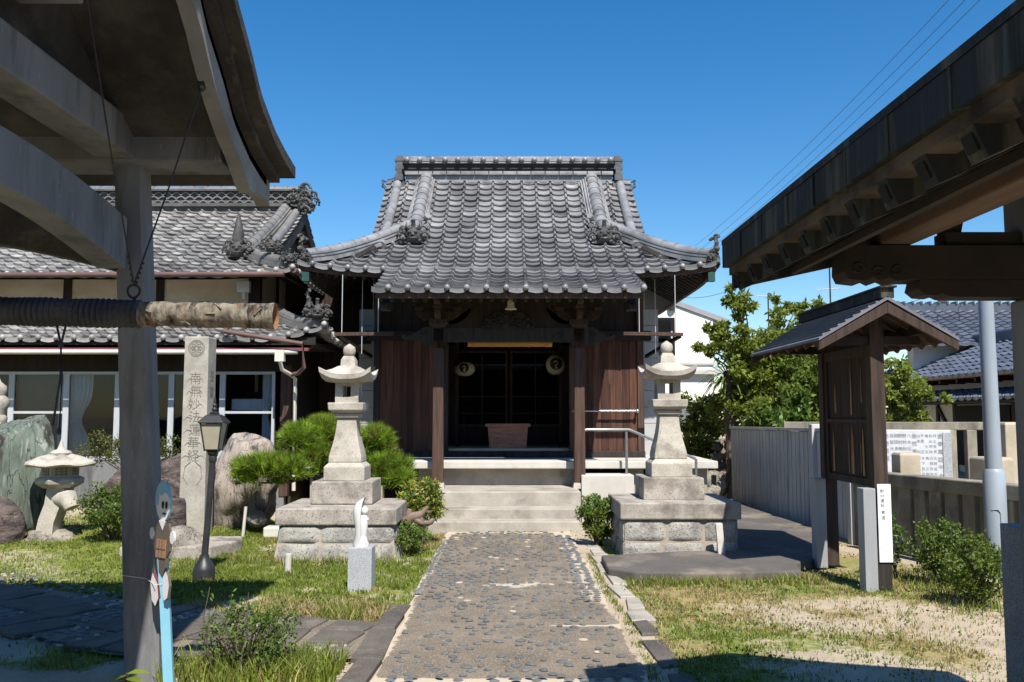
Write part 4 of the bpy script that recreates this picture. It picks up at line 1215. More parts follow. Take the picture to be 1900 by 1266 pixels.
# short posts
m_ = MB(); m_.tube([(-2.255, 9.25, -.05), (-2.25, 9.25, .185)], .032, 14)
tag(m_.build('marker_post', conc_lt, None, bevel=.004), 'short round white post in the grass before the left plinth', 'post', kind='thing')
m_ = MB(); m_.obox((2.32, 9.90, .24), (.075, .05, .34), Matrix.Rotation(R(-4), 3, 'Y'))
tag(m_.build('leaning_slat', conc_lt, None, bevel=.005), 'short grey stone slat leaning on the right plinth', 'post', kind='thing')

# ================================================================== garden on the left
gl_ = thing('garden_lantern', 'low stone garden lantern with a wide flat roof and leaning foot on the lawn', 'stone lantern', (-5.55, 11.0, .1))
cx, cy = -5.55, 11.0
m_ = MB(); m_.ell((cx - .12, cy, .06), (.36, .30, .16), 22, 12, fn=lambda d: 1 + .22 * math.sin(5 * d.x + 2) * math.cos(4 * d.y + 3 * d.z)); m_.build('base_rock', rock_gy, gl_, smooth=50)
m_ = MB(); m_.sweep([(cx - .12, cy, .15), (cx - .10, cy, .35), (cx - .03, cy, .55), (cx + .02, cy, .80)], [(-.14, -.11), (.14, -.11), (.14, .11), (-.14, .11)], 0, True, [1.05, .95, .95, 1.05])
m_.tube([(cx + .0, cy - .02, .66), (cx + .18, cy - .10, .64), (cx + .24, cy - .12, .52)], [.13, .13, .10], 10); m_.build('shaft', granite, gl_, smooth=45)
def hexst(m, secs, n=6, ang=R(30)): m.lathe(secs, (cx, cy, 0), n, 0, ang)
m_ = MB(); hexst(m_, [(.20, .78), (.30, .84), (.31, .90), (.26, .93)]); m_.build('platform', granite, gl_, bevel=.012)
m_ = MB(); hexst(m_, [(.235, .93), (.235, 1.085)])
for k in range(6):
    a = R(30 + 30 + 60 * k); nx, ny = math.cos(a), math.sin(a); tx, ty = -ny, nx
    for q in (-.06, 0, .06):
        m_.obox((cx + nx * .205 + tx * q, cy + ny * .205 + ty * q, 1.007), (.006, .012, .1), Matrix.Rotation(a, 3, 'Z'), 1)
        m_.obox((cx + nx * .205, cy + ny * .205, 1.007 + q * .6), (.006, .15, .010), Matrix.Rotation(a, 3, 'Z'), 1)
m_.build('firebox', [granite, carve_m], gl_)
m_ = MB(); K = 36; v = []
rings = [(.22, 1.08, 0), (.42, 1.075, 0), (.45, 1.10, .0), (.44, 1.125, 0), (.30, 1.18, .02), (.14, 1.225, .015), (.10, 1.23, 0)]
for r_, z, am in rings:
    for j in range(K):
        a = 2 * math.pi * j / K; w_ = math.cos(6 * a)
        rr = r_ * (1 + (.035 * w_ if r_ > .4 else 0)); v.append((cx + rr * math.cos(a), cy + rr * math.sin(a), z + am * w_ + (.012 * w_ if r_ > .4 else 0)))
m_.add(v, [(i * K + j, i * K + (j + 1) % K, (i + 1) * K + (j + 1) % K, (i + 1) * K + j) for i in range(len(rings) - 1) for j in range(K)] + [tuple(range(K))[::-1], tuple((len(rings) - 1) * K + j for j in range(K))])
m_.build('cap', granite, gl_, smooth=45)
m_ = MB(); m_.lathe([(.13, 1.225), (.14, 1.25), (.12, 1.275), (.05, 1.30), (.035, 1.34), (.012, 1.41), (.004, 1.45)], (cx, cy, 0), 16); m_.build('finial', granite, gl_, smooth=50)

rock('green_rock', 'tall green standing rock with dark streaks at the left edge', (-6.62, 11.6, .75), (.86, .55, 1.06), rock_gn, 3, 1.5, .14)
rock('dark_rock', 'small dark rock at the foot of the tall green rock', (-6.25, 10.8, .22), (.42, .3, .42), rock_br, 5)
rock('brown_rock', 'rounded purple-brown rock half behind the concrete belfry pillar', (-5.05, 12.3, .48), (.66, .5, .52), rock_br, 8, 1.6, .12)
rock('dark_boulder', 'dark brown boulder just right of the belfry pillar, before the window', (-4.55, 12.5, .55), (.42, .35, .62), rock_br, 14, 1.6, .12)
rock('pale_rock', 'big pale pinkish rock behind the black lamp post', (-3.78, 12.7, .62), (.66, .5, .78), rock_pl, 21, 1.4, .13)
rock('round_boulder', 'round buff boulder lying at the foot of the inscribed pillar', (-3.76, 10.35, .14), (.24, .22, .2), rock_gy, 31, 1.2, .06)
rock('small_rock', 'small grey rock under the pine beside the pale rock', (-3.35, 12.0, .22), (.14, .12, .11), rock_gy, 33)
m_ = MB(); m_.lathe([(.16, .12), (.19, .16), (.20, .30), (.19, .55), (.17, .60), (.02, .605)], (-4.05, 10.75, .0), 20)
tag(m_.build('stone_stump', rock_br, None, smooth=50), 'squat brown stone cylinder beside the inscribed pillar', 'stone', kind='thing')
m_ = MB(); m_.prism([(-4.35, 10.1), (-3.35, 10.15), (-3.15, 10.7), (-3.25, 11.0), (-4.4, 10.95)], 'z', -.05, .13)
tag(m_.build('flat_stone', granite_dk, None, bevel=.02), 'flat stone slab under the stump and round boulder', 'stone slab', kind='thing')
m_ = MB(); m_.lathe([(.12, 1.5), (.13, 1.56), (.10, 1.6), (.12, 1.68), (.15, 1.74), (.13, 1.82), (.09, 1.86), (.11, 1.92), (.10, 1.99), (.03, 2.05), (.01, 2.1)], (-6.95, 12.15, 0), 16)
m_.stack([(-.05, .16, .16), (1.5, .13, .13)], -6.95, 12.15)
tag(m_.build('finial_post', granite, None, smooth=50), 'stone post with a jewel finial behind the green rock', 'stone post', kind='thing')

gl_.scale = (.9, .9, .9); gl_.location.x += .06
# inscribed pillar
sx0, sx1, sy = -4.205, -3.885, 11.5
sp_ = thing('inscribed_pillar', 'tall pale stone pillar carved with a column of characters', 'stone pillar', ((sx0 + sx1) / 2, sy + .16, .1))
m_ = MB(); m_.stack([(.0, .165, .165), (2.60, .155, .155), (2.615, .145, .145)], (sx0 + sx1) / 2, sy + .16); m_.build('shaft', stele_m, sp_, bevel=.008)
m_ = MB(); yf = sy + .0
cxp = (sx0 + sx1) / 2
FY = lambda z: sy + .16 - (.165 - .01 * z / 2.6) - .002
for i, ch in enumerate('南無妙法蓮華経'):
    write(m_, ch, (cxp + [.0, .01, -.01, .0, .01, -.005, .0][i], FY(2.07 - i * .165), 2.07 - i * .165), .165, sx=.95)
rd = random.Random(4)
for i in range(7):
    z = 2.07 - i * .165; yf = FY(z)
    for s_ in (-1, 1):
        L_ = rd.uniform(.06, .11) if i < 6 else .13
        m_.tube([(cxp + s_ * .04, yf + .002, z - .02), (cxp + s_ * (.04 + L_ * .5), yf + .002, z - .0), (cxp + s_ * (.04 + L_), yf + .002, z - .05)], [.006, .006, .002], 5)
for s_ in (-1, 1):
    m_.tube([(cxp + s_ * .03, FY(1.1), 1.0), (cxp + s_ * .10, FY(1.1), .94), (cxp + s_ * .12, FY(.9), .80), (cxp + s_ * .05, FY(.8), .70)], [.006, .006, .005, .002], 5)
m_.build('inscription', carve_m, sp_); m_ = MB()
cz = 2.46; yf = FY(cz) - .003
for r_ in (.105, .088): m_.tube([(cxp + r_ * math.cos(a), yf + .004, cz + r_ * math.sin(a)) for a in np.linspace(0, 6.283, 30)], .004, 5)
for k in range(8):
    a = k * math.pi / 4; m_.tube([(cxp + .02 * math.cos(a), yf + .004, cz + .02 * math.sin(a)), (cxp + .06 * math.cos(a + .3), yf + .004, cz + .06 * math.sin(a + .3)), (cxp + .078 * math.cos(a), yf + .004, cz + .078 * math.sin(a)), (cxp + .06 * math.cos(a - .3), yf + .004, cz + .06 * math.sin(a - .3)), (cxp + .02 * math.cos(a), yf + .004, cz + .02 * math.sin(a))], .004, 5)
m_.build('emblem', carve_m, sp_)
m_ = MB()
for i, ch in enumerate('日蓮'): write(m_, ch, (sx1 + .0, sy + .16, 2.1 - i * .2), .15, (0, 1, 0))
m_.build('side_inscription', carve_m, sp_)

# black lamp post
lx, ly = -2.965, 8.82
LPp = thing('lamp_post', 'black iron garden lamp post with a four-sided cream glass lantern', 'lamp post', (lx, ly, 0))
m_ = MB(); m_.lathe([(.11, -.03), (.105, .10), (.10, .12), (.075, .17), (.05, .20), (.045, .24)], (lx, ly, 0), 12); m_.build('base', iron, LPp, smooth=40)
m_ = MB(); m_.tube([(lx, ly, .2), (lx + .03, ly, .70), (lx + .055, ly, 1.19)], [.034, .030, .030], 12)
m_.lathe([(.035, 1.14), (.042, 1.17), (.036, 1.2), (.05, 1.215), (.055, 1.235)], (lx + .055, ly, 0), 12); m_.build('pole', iron, LPp, smooth=50)
hx, lz = lx + .06, 1.235
m_ = MB(); m_.stack([(lz + .02, .062, .062), (lz + .275, .098, .098)], hx, ly); m_.build('glass', frost, LPp)
m_ = MB()
m_.stack([(lz, .045, .045), (lz + .03, .07, .07)], hx, ly)
for a in (-1, 1):
    for b in (-1, 1): m_.beam((hx + a * .066, ly + b * .066, lz + .01), (hx + a * .103, ly + b * .103, lz + .285), .014, .014)
m_.stack([(lz + .278, .11, .11), (lz + .29, .125, .125), (lz + .30, .12, .12), (lz + .355, .075, .075), (lz + .37, .05, .05)], hx, ly); m_.build('frame', iron, LPp, bevel=.003)
m_ = MB(); m_.lathe([(.045, .37), (.05, .385), (.02, .40), (.03, .42), (.015, .44), (.024, .46), (.01, .48), (.016, .50), (.004, .545)], (hx, ly, lz), 12); m_.build('finial', iron, LPp, smooth=50)

# painted cut-out child on a blue stake
cs_ = thing('cutout_sign', 'painted wooden cut-out of a child on a sky-blue stake tied to the belfry pillar', 'cutout sign', (-2.07, 5.36, 0))
m_ = MB(); m_.beam((-1.985, 5.36, -.02), (-2.075, 5.42, .82), .058, .03); m_.build('stake', paint_bl, cs_, bevel=.003)
fo = Vector((-2.06, 5.385, .0)); tu = Vector((math.cos(R(-38)), math.sin(R(-38)), 0)); nrm = Vector((tu.y, -tu.x, 0))
def cut(name, poly, mat, off, th=.012, edge=None, parent=cs_):
    m = MB(); n = len(poly)
    A = [fo + tu * a + nrm * (off + th / 2) + Vector((0, 0, z)) for a, z in poly]; B = [p - nrm * th for p in A]
    m.add(A, [tuple(range(n))], 0); m.add(B, [tuple(range(n))[::-1]], 1)
    m.add(A + B, [(i, (i + 1) % n, n + (i + 1) % n, n + i) for i in range(n)], 1)
    return m.build(name, [mat, edge or mat], parent)
def ellp(cx, cz, rx, rz, n=24, a0=0, a1=2 * math.pi): return [(cx + rx * math.cos(a0 + (a1 - a0) * i / (n - 1 if a1 - a0 < 6.2 else n)), cz + rz * math.sin(a0 + (a1 - a0) * i / (n - 1 if a1 - a0 < 6.2 else n))) for i in range(n)]
hd = cut('head', ellp(0, 1.085, .075, .118), paint_fc, 0, .014, paint_bl)
cut('hair', [(-.075, 1.06)] + ellp(0, 1.085, .077, .121, 14, R(170), R(10)) + [(.05, 1.13), (.02, 1.145), (-.01, 1.12), (-.045, 1.13), (-.055, 1.06)], paint_bl, .010, .004, None, hd)
for a in (.005, .043): cut('eye', ellp(a, 1.065, .0085, .022, 14), ink, .012, .004, None, hd)
cut('mouth', ellp(.024, 1.018, .02, .010, 12, R(180), R(360)), ink, .012, .004, None, hd)
cut('body', [(-.085, .93), (-.04, .965), (.02, .93), (.065, .96), (.085, .90), (.085, .80), (.05, .76), (.045, .70), (.02, .655), (-.04, .67), (-.06, .76), (-.09, .82)], paint_br, 0, .014)
cut('collar', [(-.03, .972), (.045, .972), (.012, .915)], paint_fc, .011, .005)
bp_ = cut('chest_panel', [(-.055, .755), (.045, .755), (.055, .86), (-.045, .86)], paint_or, .011, .006)
for k in (.3, .62):
    cut('panel_line', [(-.053 + k * .1, .757), (-.049 + k * .1, .757), (-.041 + k * .1, .858), (-.045 + k * .1, .858)], paint_br, .0155, .002, None, bp_)
cut('panel_line', [(-.05, .804), (.049, .804), (.0495, .809), (-.0495, .809)], paint_br, .0158, .002, None, bp_)
cut('hand', ellp(-.105, .89, .024, .036, 14), paint_fc, .004, .014); cut('hand', ellp(.112, .88, .022, .038, 14), paint_fc, .004, .014)
cut('foot', [(-.07, .66), (-.015, .60), (.0, .52), (-.03, .47), (-.07, .5), (-.09, .60)], paint_fc, .008, .02, paint_rd)
cut('foot', [(.03, .64), (.06, .68), (.085, .655), (.10, .60), (.085, .53), (.05, .51), (.04, .55)], paint_fc, .004, .018, paint_br)
m_ = MB()
m_.tube([(-2.37, 5.62, .64), (-2.362, 5.508, .63), (-2.2, 5.506, .61), (-2.09, 5.36, .60), (-2.03, 5.40, .6), (-2.10, 5.55, .61)], .002, 4); m_.build('tie_wire', gutter_wh, cs_)

# ================================================================== the house on the left
hs = thing('priest_house', 'long tile-roofed house with plaster gable wall and glazed front behind the garden', 'house', (-6, 15.5, 0))
UP = [(14.75, 3.93), (16.0, 4.50), (17.2, 5.13), (18.5, 5.92)]
uXr = -3.58; XL = -15.0
pcU = np.polyfit([p[0] for p in UP], [p[1] for p in UP], 3); zU = lambda y: float(np.polyval(pcU, y))
def profU(a, b): return [(h, zU(h)) for h in np.linspace(a, b, 10)]
VU = -4.28
def bU(h): return (XL, uXr - (h - 14.75)) if uXr - (h - 14.75) > VU else (XL, VU)
liftU = lambda u, h: .12 * np.clip((u + 5.0) / 1.4, 0, 1) ** 2.5 * np.clip(1 - (h - 14.75) / 1.2, 0, 1)
XLg = uXr - .28 * 41
ur, _ = tile_roof('upper_roof', profU(14.75, 18.5), (0, 0), (1, 0), (0, 1), XLg, uXr, bU, tile_old, hs, liftU)
tile_roof('side_slope', profU(14.75, 15.75), (uXr + 14.75, 0), (0, 1), (-1, 0), 14.75, 22.25, lambda h: (h, 37 - h), tile_old, ur, lambda u, h: .12 * np.clip((16.1 - u) / 1.4, 0, 1) ** 2.5 * np.clip(1 - (h - 14.75) / 1.2, 0, 1))
tile_roof('back_slope', profU(14.75, 18.5), (0, 37), (1, 0), (0, -1), XLg, uXr, bU, tile_old, ur, cross=CROSS_LO, knobs=False)
# ridge with openwork courses
mb = MB(); RZ2 = zU(18.5); xr = -4.35
mb.box(XLg, xr, 18.35, 18.65, RZ2 - .1, RZ2 + .10); mb.box(XLg, xr, 18.28, 18.72, RZ2 + .02, RZ2 + .09)
mb.box(XLg, xr, 18.42, 18.58, RZ2 + .10, RZ2 + .36); mb.box(XLg, xr - .02, 18.33, 18.67, RZ2 + .36, RZ2 + .40)
mb.build('ridge', M('openwork_ridge_shade', (.10, .10, .10), (.06, .06, .06), 4, .8, .2), ur)
mb = MB()
nk = int((xr - XLg) / .19)
for r_ in range(3):
    for k in range(nk):
        x = XLg + .1 + k * .19 + (r_ % 2) * .095
        pts = [(x - .095, 18.40, RZ2 + .105 + r_ * .085), (x - .05, 18.40, RZ2 + .15 + r_ * .085), (x, 18.40, RZ2 + .165 + r_ * .085), (x + .05, 18.40, RZ2 + .15 + r_ * .085), (x + .095, 18.40, RZ2 + .105 + r_ * .085)]
        mb.sweep(pts, [(-.02, -.012), (.02, -.012), (.02, .012), (-.02, .012)])
mb.build('openwork', tile_old, ur)
mb = MB()
mb.prism([(18.5 + .13 * math.cos(a), RZ2 + .40 + .09 * math.sin(a)) for a in np.linspace(0, math.pi, 8)], 'x', XLg, xr)
for k in range(int((xr - XLg) / .28)):
    x = XLg + k * .28; mb.prism([(18.5 + .145 * math.cos(a), RZ2 + .40 + .105 * math.sin(a)) for a in np.linspace(0, math.pi, 8)], 'x', x, x + .035)
mb.build('ridge_cap', tile_old, ur, smooth=40)
mb = MB(); oni(mb, (-4.32, 18.38, RZ2 + .2), .34, R(35), 21); oni(mb, (-4.25, 18.3, RZ2 + .02), .22, R(60), 22, False)
for k in range(4): mb.curl((-4.25, 18.2, RZ2 - .1 + k * .16), .12, 1.2, .035)
mb.build('ridge_end', oni_m, ur, smooth=50)
mb = MB(); pts = [(-4.66 - .04 * (18.2 - y), y, zU(y) + .02) for y in np.linspace(18.3, 15.75, 12)]; ridge(mb, pts, [(.15, -.02, .06), (.12, .065, .11)], .095, .26); mb.build('descending_ridge', tile_old, ur, smooth=40)
mb = MB(); oni(mb, (-4.80, 15.62, zU(15.62) + .22), .27, 0, 31)
mb.lathe([(.10, .2), (.11, .32), (.08, .45), (.05, .6), (.01, .72)], (-4.82, 15.66, zU(15.62) + .15), 8); mb.build('demon_tile', oni_m, ur, smooth=50)
mb = MB(); mb.tube([(-4.42, y, zU(y) + .06) for y in np.linspace(18.2, 15.6, 9)], .085, 9); mb.build('verge_roll', tile_old, ur, smooth=50)
pts = [(uXr - t, 14.75 + t, zU(14.75 + t) + float(liftU(np.array([uXr - t]), 14.75 + t)[0]) + .02) for t in np.linspace(.15, 1.15, 8)]
mb = MB(); ridge(mb, pts, [(.13, -.03, .06), (.10, .065, .11)], .08, .26); mb.build('hip_ridge', tile_old, ur, smooth=40)
mb = MB(); oni(mb, (uXr - .12, 14.85, zU(14.85) + .26), .17, R(30), 41); mb.build('corner_ornament', oni_m, ur, smooth=50)
mb = MB(); oni(mb, (uXr - .55, 15.25, zU(15.2) + .4), .2, R(30), 42); mb.build('demon_tile', oni_m, ur, smooth=50)
mb = MB(); ys = np.linspace(15.5, 21.5, 25); pg = [(y, zU(y if y < 18.5 else 37 - y) - .06) for y in ys]
mb.prism([(15.5, 4.1)] + pg + [(21.5, 4.1)], 'x', -4.62, -4.58); mb.build('gable_wall', wood_bk, hs)
mb = MB(); mb.sweep([(-4.32, y, z - .1) for y, z in pg], [(-.025, -.13), (.025, -.13), (.025, .10), (-.025, .10)]); mb.build('barge_board', wood_dk, hs)
# soffit and upper wall
mb = MB()
Gs = np.array([[(x, y, zU(y) - .09 + (float(liftU(np.array([x]), y)[0]))) for x in np.linspace(XLg, uXr - .05 - (y - 14.8), 20)] for y in np.linspace(14.8, 15.8, 5)]); mb.sheet(Gs)
Gs = np.array([[(uXr + 14.75 - h, y, zU(h) - .09) for y in np.linspace(h, 22, 12)] for h in np.linspace(14.8, 15.8, 5)]); mb.sheet(Gs)
mb.build('soffit', wood_dk, hs)
mb = MB(); mb.box(XLg, -4.45, 15.6, 15.66, 3.3, 4.2); mb.box(-4.45, -4.39, 15.6, 21.5, 2.0, 4.2); mb.build('wall', plaster, hs)
for x in np.arange(-14.3, -4.3, 1.63):
    mb = MB(); mb.box(x - .07, x + .07, 15.57, 15.598, 3.3, 4.2); mb.build('wall_post', wood_dk, hs)
mb = MB(); mb.box(-4.50, -4.38, 15.56, 15.68, 3.2, 4.2); mb.build('wall_post', wood_dk, hs)
for y in np.arange(16.7, 21.5, 1.05):
    mb = MB(); mb.box(-4.388, -4.36, y - .06, y + .06, 2.2, 4.2); mb.build('wall_post', wood_dk, hs)
mb = MB(); mb.tube([(XLg, 14.70, 3.90), (-3.75, 14.70, 3.94)], .045, 8); mb.tube([(-3.6, 14.75, 4.02), (-3.6, 21, 3.95)], .05, 8); mb.build('gutter', gutter_br, hs, smooth=50)
mb = MB(); mb.box(-4.72, -4.50, 15.3, 15.42, 3.72, 3.92); mb.tube([(-4.6, 15.36, 3.72), (-4.6, 15.36, 3.6)], .04, 8); mb.build('outdoor_lamp', alu, hs, bevel=.01)
# lower pent roof
LP_ = [(13.95, 2.79), (14.8, 3.06), (15.6, 3.43)]
pcL = np.polyfit([p[0] for p in LP_], [p[1] for p in LP_], 2); zL = lambda y: float(np.polyval(pcL, y))
lXr = -2.87
liftL = lambda u, h: .30 * np.clip((u + 4.0) / 1.3, 0, 1) ** 2 * np.clip(1 - (h - 13.95) / 1.4, 0, 1)
XLl = lXr - .28 * 44
lr, _ = tile_roof('lower_roof', [(h, zL(h)) for h in np.linspace(13.95, 15.6, 8)], (0, 0), (1, 0), (0, 1), XLl, lXr, lambda h: (XLl, lXr - (h - 13.95) * .85), tile_old, hs, liftL, deg=2)
tile_roof('side_slope', [(h, zL(h)) for h in np.linspace(13.95, 15.2, 8)], (lXr + 13.95, 0), (0, 1), (-1, 0), 13.95, 21.0, lambda h: (h, 21), tile_old, lr, lambda u, h: .30 * np.clip((15.1 - u) / 1.3, 0, 1) ** 2 * np.clip(1 - (h - 13.95) / 1.4, 0, 1), deg=2)
pts = [(lXr - t * .85, 13.95 + t, zL(13.95 + t) + float(liftL(np.array([lXr - t * .85]), 13.95 + t)[0]) + .03) for t in np.linspace(.12, 1.5, 10)]
mb = MB(); ridge(mb, pts, [(.13, -.03, .06), (.10, .065, .10)], .08, .22); mb.build('hip_ridge', tile_old, lr, smooth=40)
mb = MB(); oni(mb, (lXr - .16, 14.0, zL(14.0) + .42), .22, R(15), 51, True)
finial(mb, (lXr - .4, 14.25, zL(14.25) + .38), .3, R(-60)); mb.build('corner_ornament', oni_m, lr, smooth=50)
mb = MB(); mb.box(XLl, -3.05, 13.98, 15.6, 2.70, 2.74); mb.build('soffit', wood_dk, hs)
mb = MB(); mb.box(XLl, -3.05, 14.0, 14.03, 2.70, 2.83); mb.build('eave_board', wood_dk, hs)
# maroon tin strip and white gutter
mb = MB(); mb.prism([(13.92, 2.60), (13.96, 2.60), (14.3, 2.69), (14.3, 2.715), (13.92, 2.635)], 'x', XLl, -3.15); mb.build('tin_canopy', redtin, hs)
mb = MB(); mb.tube([(XLl, 13.88, 2.58), (-3.30, 13.88, 2.58)], .038, 10); mb.box(-3.64, -3.50, 13.81, 13.93, 2.43, 2.61); mb.build('gutter', gutter_wh, hs, smooth=40)
mb = MB(); mb.tube([(-4.45, 13.85, 2.90), (-4.5, 14.4, 3.06)], .03, 8); mb.tube([(-4.45, 13.85, 2.90), (-3.2, 13.78, 2.70), (-3.18, 13.8, 2.33), (-3.3, 13.95, 2.25), (-3.42, 14.0, 2.23)], .035, 8)
mb.build('downpipe', gutter_br, hs, smooth=50)
mb = MB(); mb.tube([(-3.53, 13.70, 2.44), (-3.52, 13.8, 2.30), (-3.44, 13.95, 2.24), (-3.42, 14.25, 2.18), (-3.42, 14.3, .4)], .032, 8); mb.build('downpipe', gutter_wh, hs, smooth=50)
# dark lintel and glazed front
gy = 14.5
mb = MB(); mb.box(XLl, -3.62, gy - .02, gy + .1, 2.30, 2.66); mb.build('lintel', wood_dk, hs)
mb = MB(); mb.box(XLl, -3.62, gy - .03, gy + .1, .0, .86); mb.build('base_wall', conc, hs)
mb = MB(); mb.box(-3.70, -3.56, gy - .05, gy + .1, .3, 2.4); mb.build('corner_post', wood_post, hs)
wins = [(-9.9, -9.0), (-9.0, -8.07), (-8.07, -7.18), (-7.18, -6.35), (-6.35, -5.48), (-5.48, -4.65), (-4.65, -3.80)]
for i, (x0, x1) in enumerate(wins):
    fr = MB(); z0, z1, t = .87, 2.30, .045
    fr.box(x0, x0 + t, gy - .03, gy + .03, z0, z1); fr.box(x1 - t, x1, gy - .03, gy + .03, z0, z1)
    fr.box(x0 + t, x1 - t, gy - .028, gy + .028, z0, z0 + .06); fr.box(x0 + t, x1 - t, gy - .028, gy + .028, z1 - t, z1)
    if i in (2, 6): fr.box(x0 + t, x1 - t, gy - .026, gy + .026, 1.62, 1.66)
    wn = fr.build('window', alu, hs)
    g_ = MB(); g_.box(x0 + t, x1 - t, gy - .004, gy + .004, z0 + .06, z1 - t); g_.build('pane', clear_gl, wn)
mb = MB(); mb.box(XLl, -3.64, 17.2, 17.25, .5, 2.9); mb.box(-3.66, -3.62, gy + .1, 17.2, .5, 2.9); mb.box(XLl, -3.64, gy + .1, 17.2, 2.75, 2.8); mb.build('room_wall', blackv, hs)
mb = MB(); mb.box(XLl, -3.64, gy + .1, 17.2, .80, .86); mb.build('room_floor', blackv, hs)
def curtain(x0, x1, z0, z1, y, amp, mat, k=26, pinch=None):
    us = np.linspace(0, 1, 40); vs = np.linspace(0, 1, 14); G = np.zeros((14, 40, 3))
    for a, v_ in enumerate(vs):
        z = z0 + (z1 - z0) * v_; q = 1.0
        if pinch is not None: q = 1 - .5 * math.exp(-((v_ - pinch) / .18) ** 2)
        G[a, :, 0] = x0 + (x1 - x0) * us * q; G[a, :, 1] = y + amp * np.sin(us * k) ; G[a, :, 2] = z
    m = MB(); m.sheet(G); return m.build('curtain', mat, hs, smooth=60)
curtain(-7.34, -7.12, .9, 2.28, gy + .06, .02, curtain_m); curtain(-7.12, -6.78, .9, 2.28, gy + .07, .025, curtain_m, 30, .45); curtain(-4.02, -3.82, .9, 2.28, gy + .06, .02, curtain_m, 20, .5)
curtain(-4.55, -3.9, 1.68, 1.86, gy + .16, .02, curtain_m, 20); curtain(-8.02, -7.36, 1.0, 2.28, gy + .10, .004, blind_m, 8)
mb = MB(); mb.box(-6.2, -6.06, 15.2, 15.34, .86, 2.75); mb.build('inner_post', wood_lt, hs)
mb = MB(); mb.box(-5.1, -4.75, 15.0, 15.3, .86, 1.2); mb.box(-5.02, -4.84, 15.05, 15.08, 1.2, 1.45); mb.build('small_table', wood_dk, hs)
# dark passage between house and hall
cr_ = thing('link_passage', 'dark boarded passage wall between the left house and the hall', 'passage', (-3.2, 17.2, 0))
board_panel('wall', -4.3, -2.3, .0, 4.15, 17.0, wood_bk, cr_, .2, 9)
mb = MB(); mb.box(-3.75, -3.69, 15.0, 17.0, 0, 2.9); mb.build('side_wall', wood_bk, cr_)
mb = MB(); mb.box(-3.8, -2.45, 15.1, 17.3, 2.85, 2.93); mb.build('ceiling', wood_dk, cr_)

# ================================================================== concrete belfry, left foreground
bf = thing('belfry', 'grey concrete belfry with a curved gable roof, left foreground', 'belfry', (-2.35, 5.6, 0))
PW = .108
for (x, y) in ((-2.30, 5.60), (-2.30, 2.6), (-5.3, 5.60), (-5.3, 2.6)):
    dx = -.06 if x > -4 else .06
    m_ = MB(); sec = []
    v = []
    for z, k in ((-.05, 0), (1.02, .32), (3.2, 1.0)):
        xx = x + dx * k * 3.3 + (.085 if x > -4 else -.085); h = PW * (1 - .12 * k)
        c = h * .26
        g = h * .8; v += [(xx - h + c, y - g, z), (xx + h - c, y - g, z), (xx + h, y - g + c, z), (xx + h, y + g - c, z), (xx + h - c, y + g, z), (xx - h + c, y + g, z), (xx - h, y + g - c, z), (xx - h, y - g + c, z)]
    f = [(i * 8 + j, i * 8 + (j + 1) % 8, i * 8 + 8 + (j + 1) % 8, i * 8 + 8 + j) for i in range(2) for j in range(8)] + [tuple(range(8))[::-1], tuple(16 + j for j in range(8))]
    m_.add(v, f); m_.build('pillar', conc, bf)
XB = -2.46
for x in (XB, -5.14):
    m_ = MB(); m_.box(x - .12, x + .12, 1.9, 5.70, 3.20, 3.43); m_.build('wall_beam', conc, bf, bevel=.012)
    m_ = MB()
    top = [(y, 2.82 + .13 * math.sin((y - 2.74) / 2.72 * math.pi)) for y in np.linspace(2.74, 5.46, 17)]
    bot = [(y, 2.50 + .17 * math.sin((y - 2.74) / 2.72 * math.pi)) for y in np.linspace(5.46, 2.74, 17)]
    m_.prism(top + bot, 'x', x - .09, x + .09); m_.build('arched_tie', conc, bf, bevel=.01)
for y in (5.60, 2.6):
    m_ = MB(); m_.box(-6.3 + .1, -1.80, y - .16, y + .16, 3.175, 3.36); m_.build('cross_beam', conc, bf, bevel=.012)
    m_ = MB()
    top = [(x, 2.78 + .22 * math.sin((x + 5.14) / 2.68 * math.pi)) for x in np.linspace(-5.14, -2.46, 17)]
    bot = [(x, 2.50 + .22 * math.sin((x + 5.14) / 2.68 * math.pi)) for x in np.linspace(-2.46, -5.14, 17)]
    m_.prism(top + bot, 'y', y - .08, y + .08); m_.build('arched_tie', conc_dk, bf, bevel=.01)  # cross arches take the darker concrete, their shade painted into the colour
m_ = MB(); m_.box(-5.3, -2.1, 3.95, 4.25, 3.62, 3.9); m_.build('hanger_beam', conc, bf, bevel=.012)
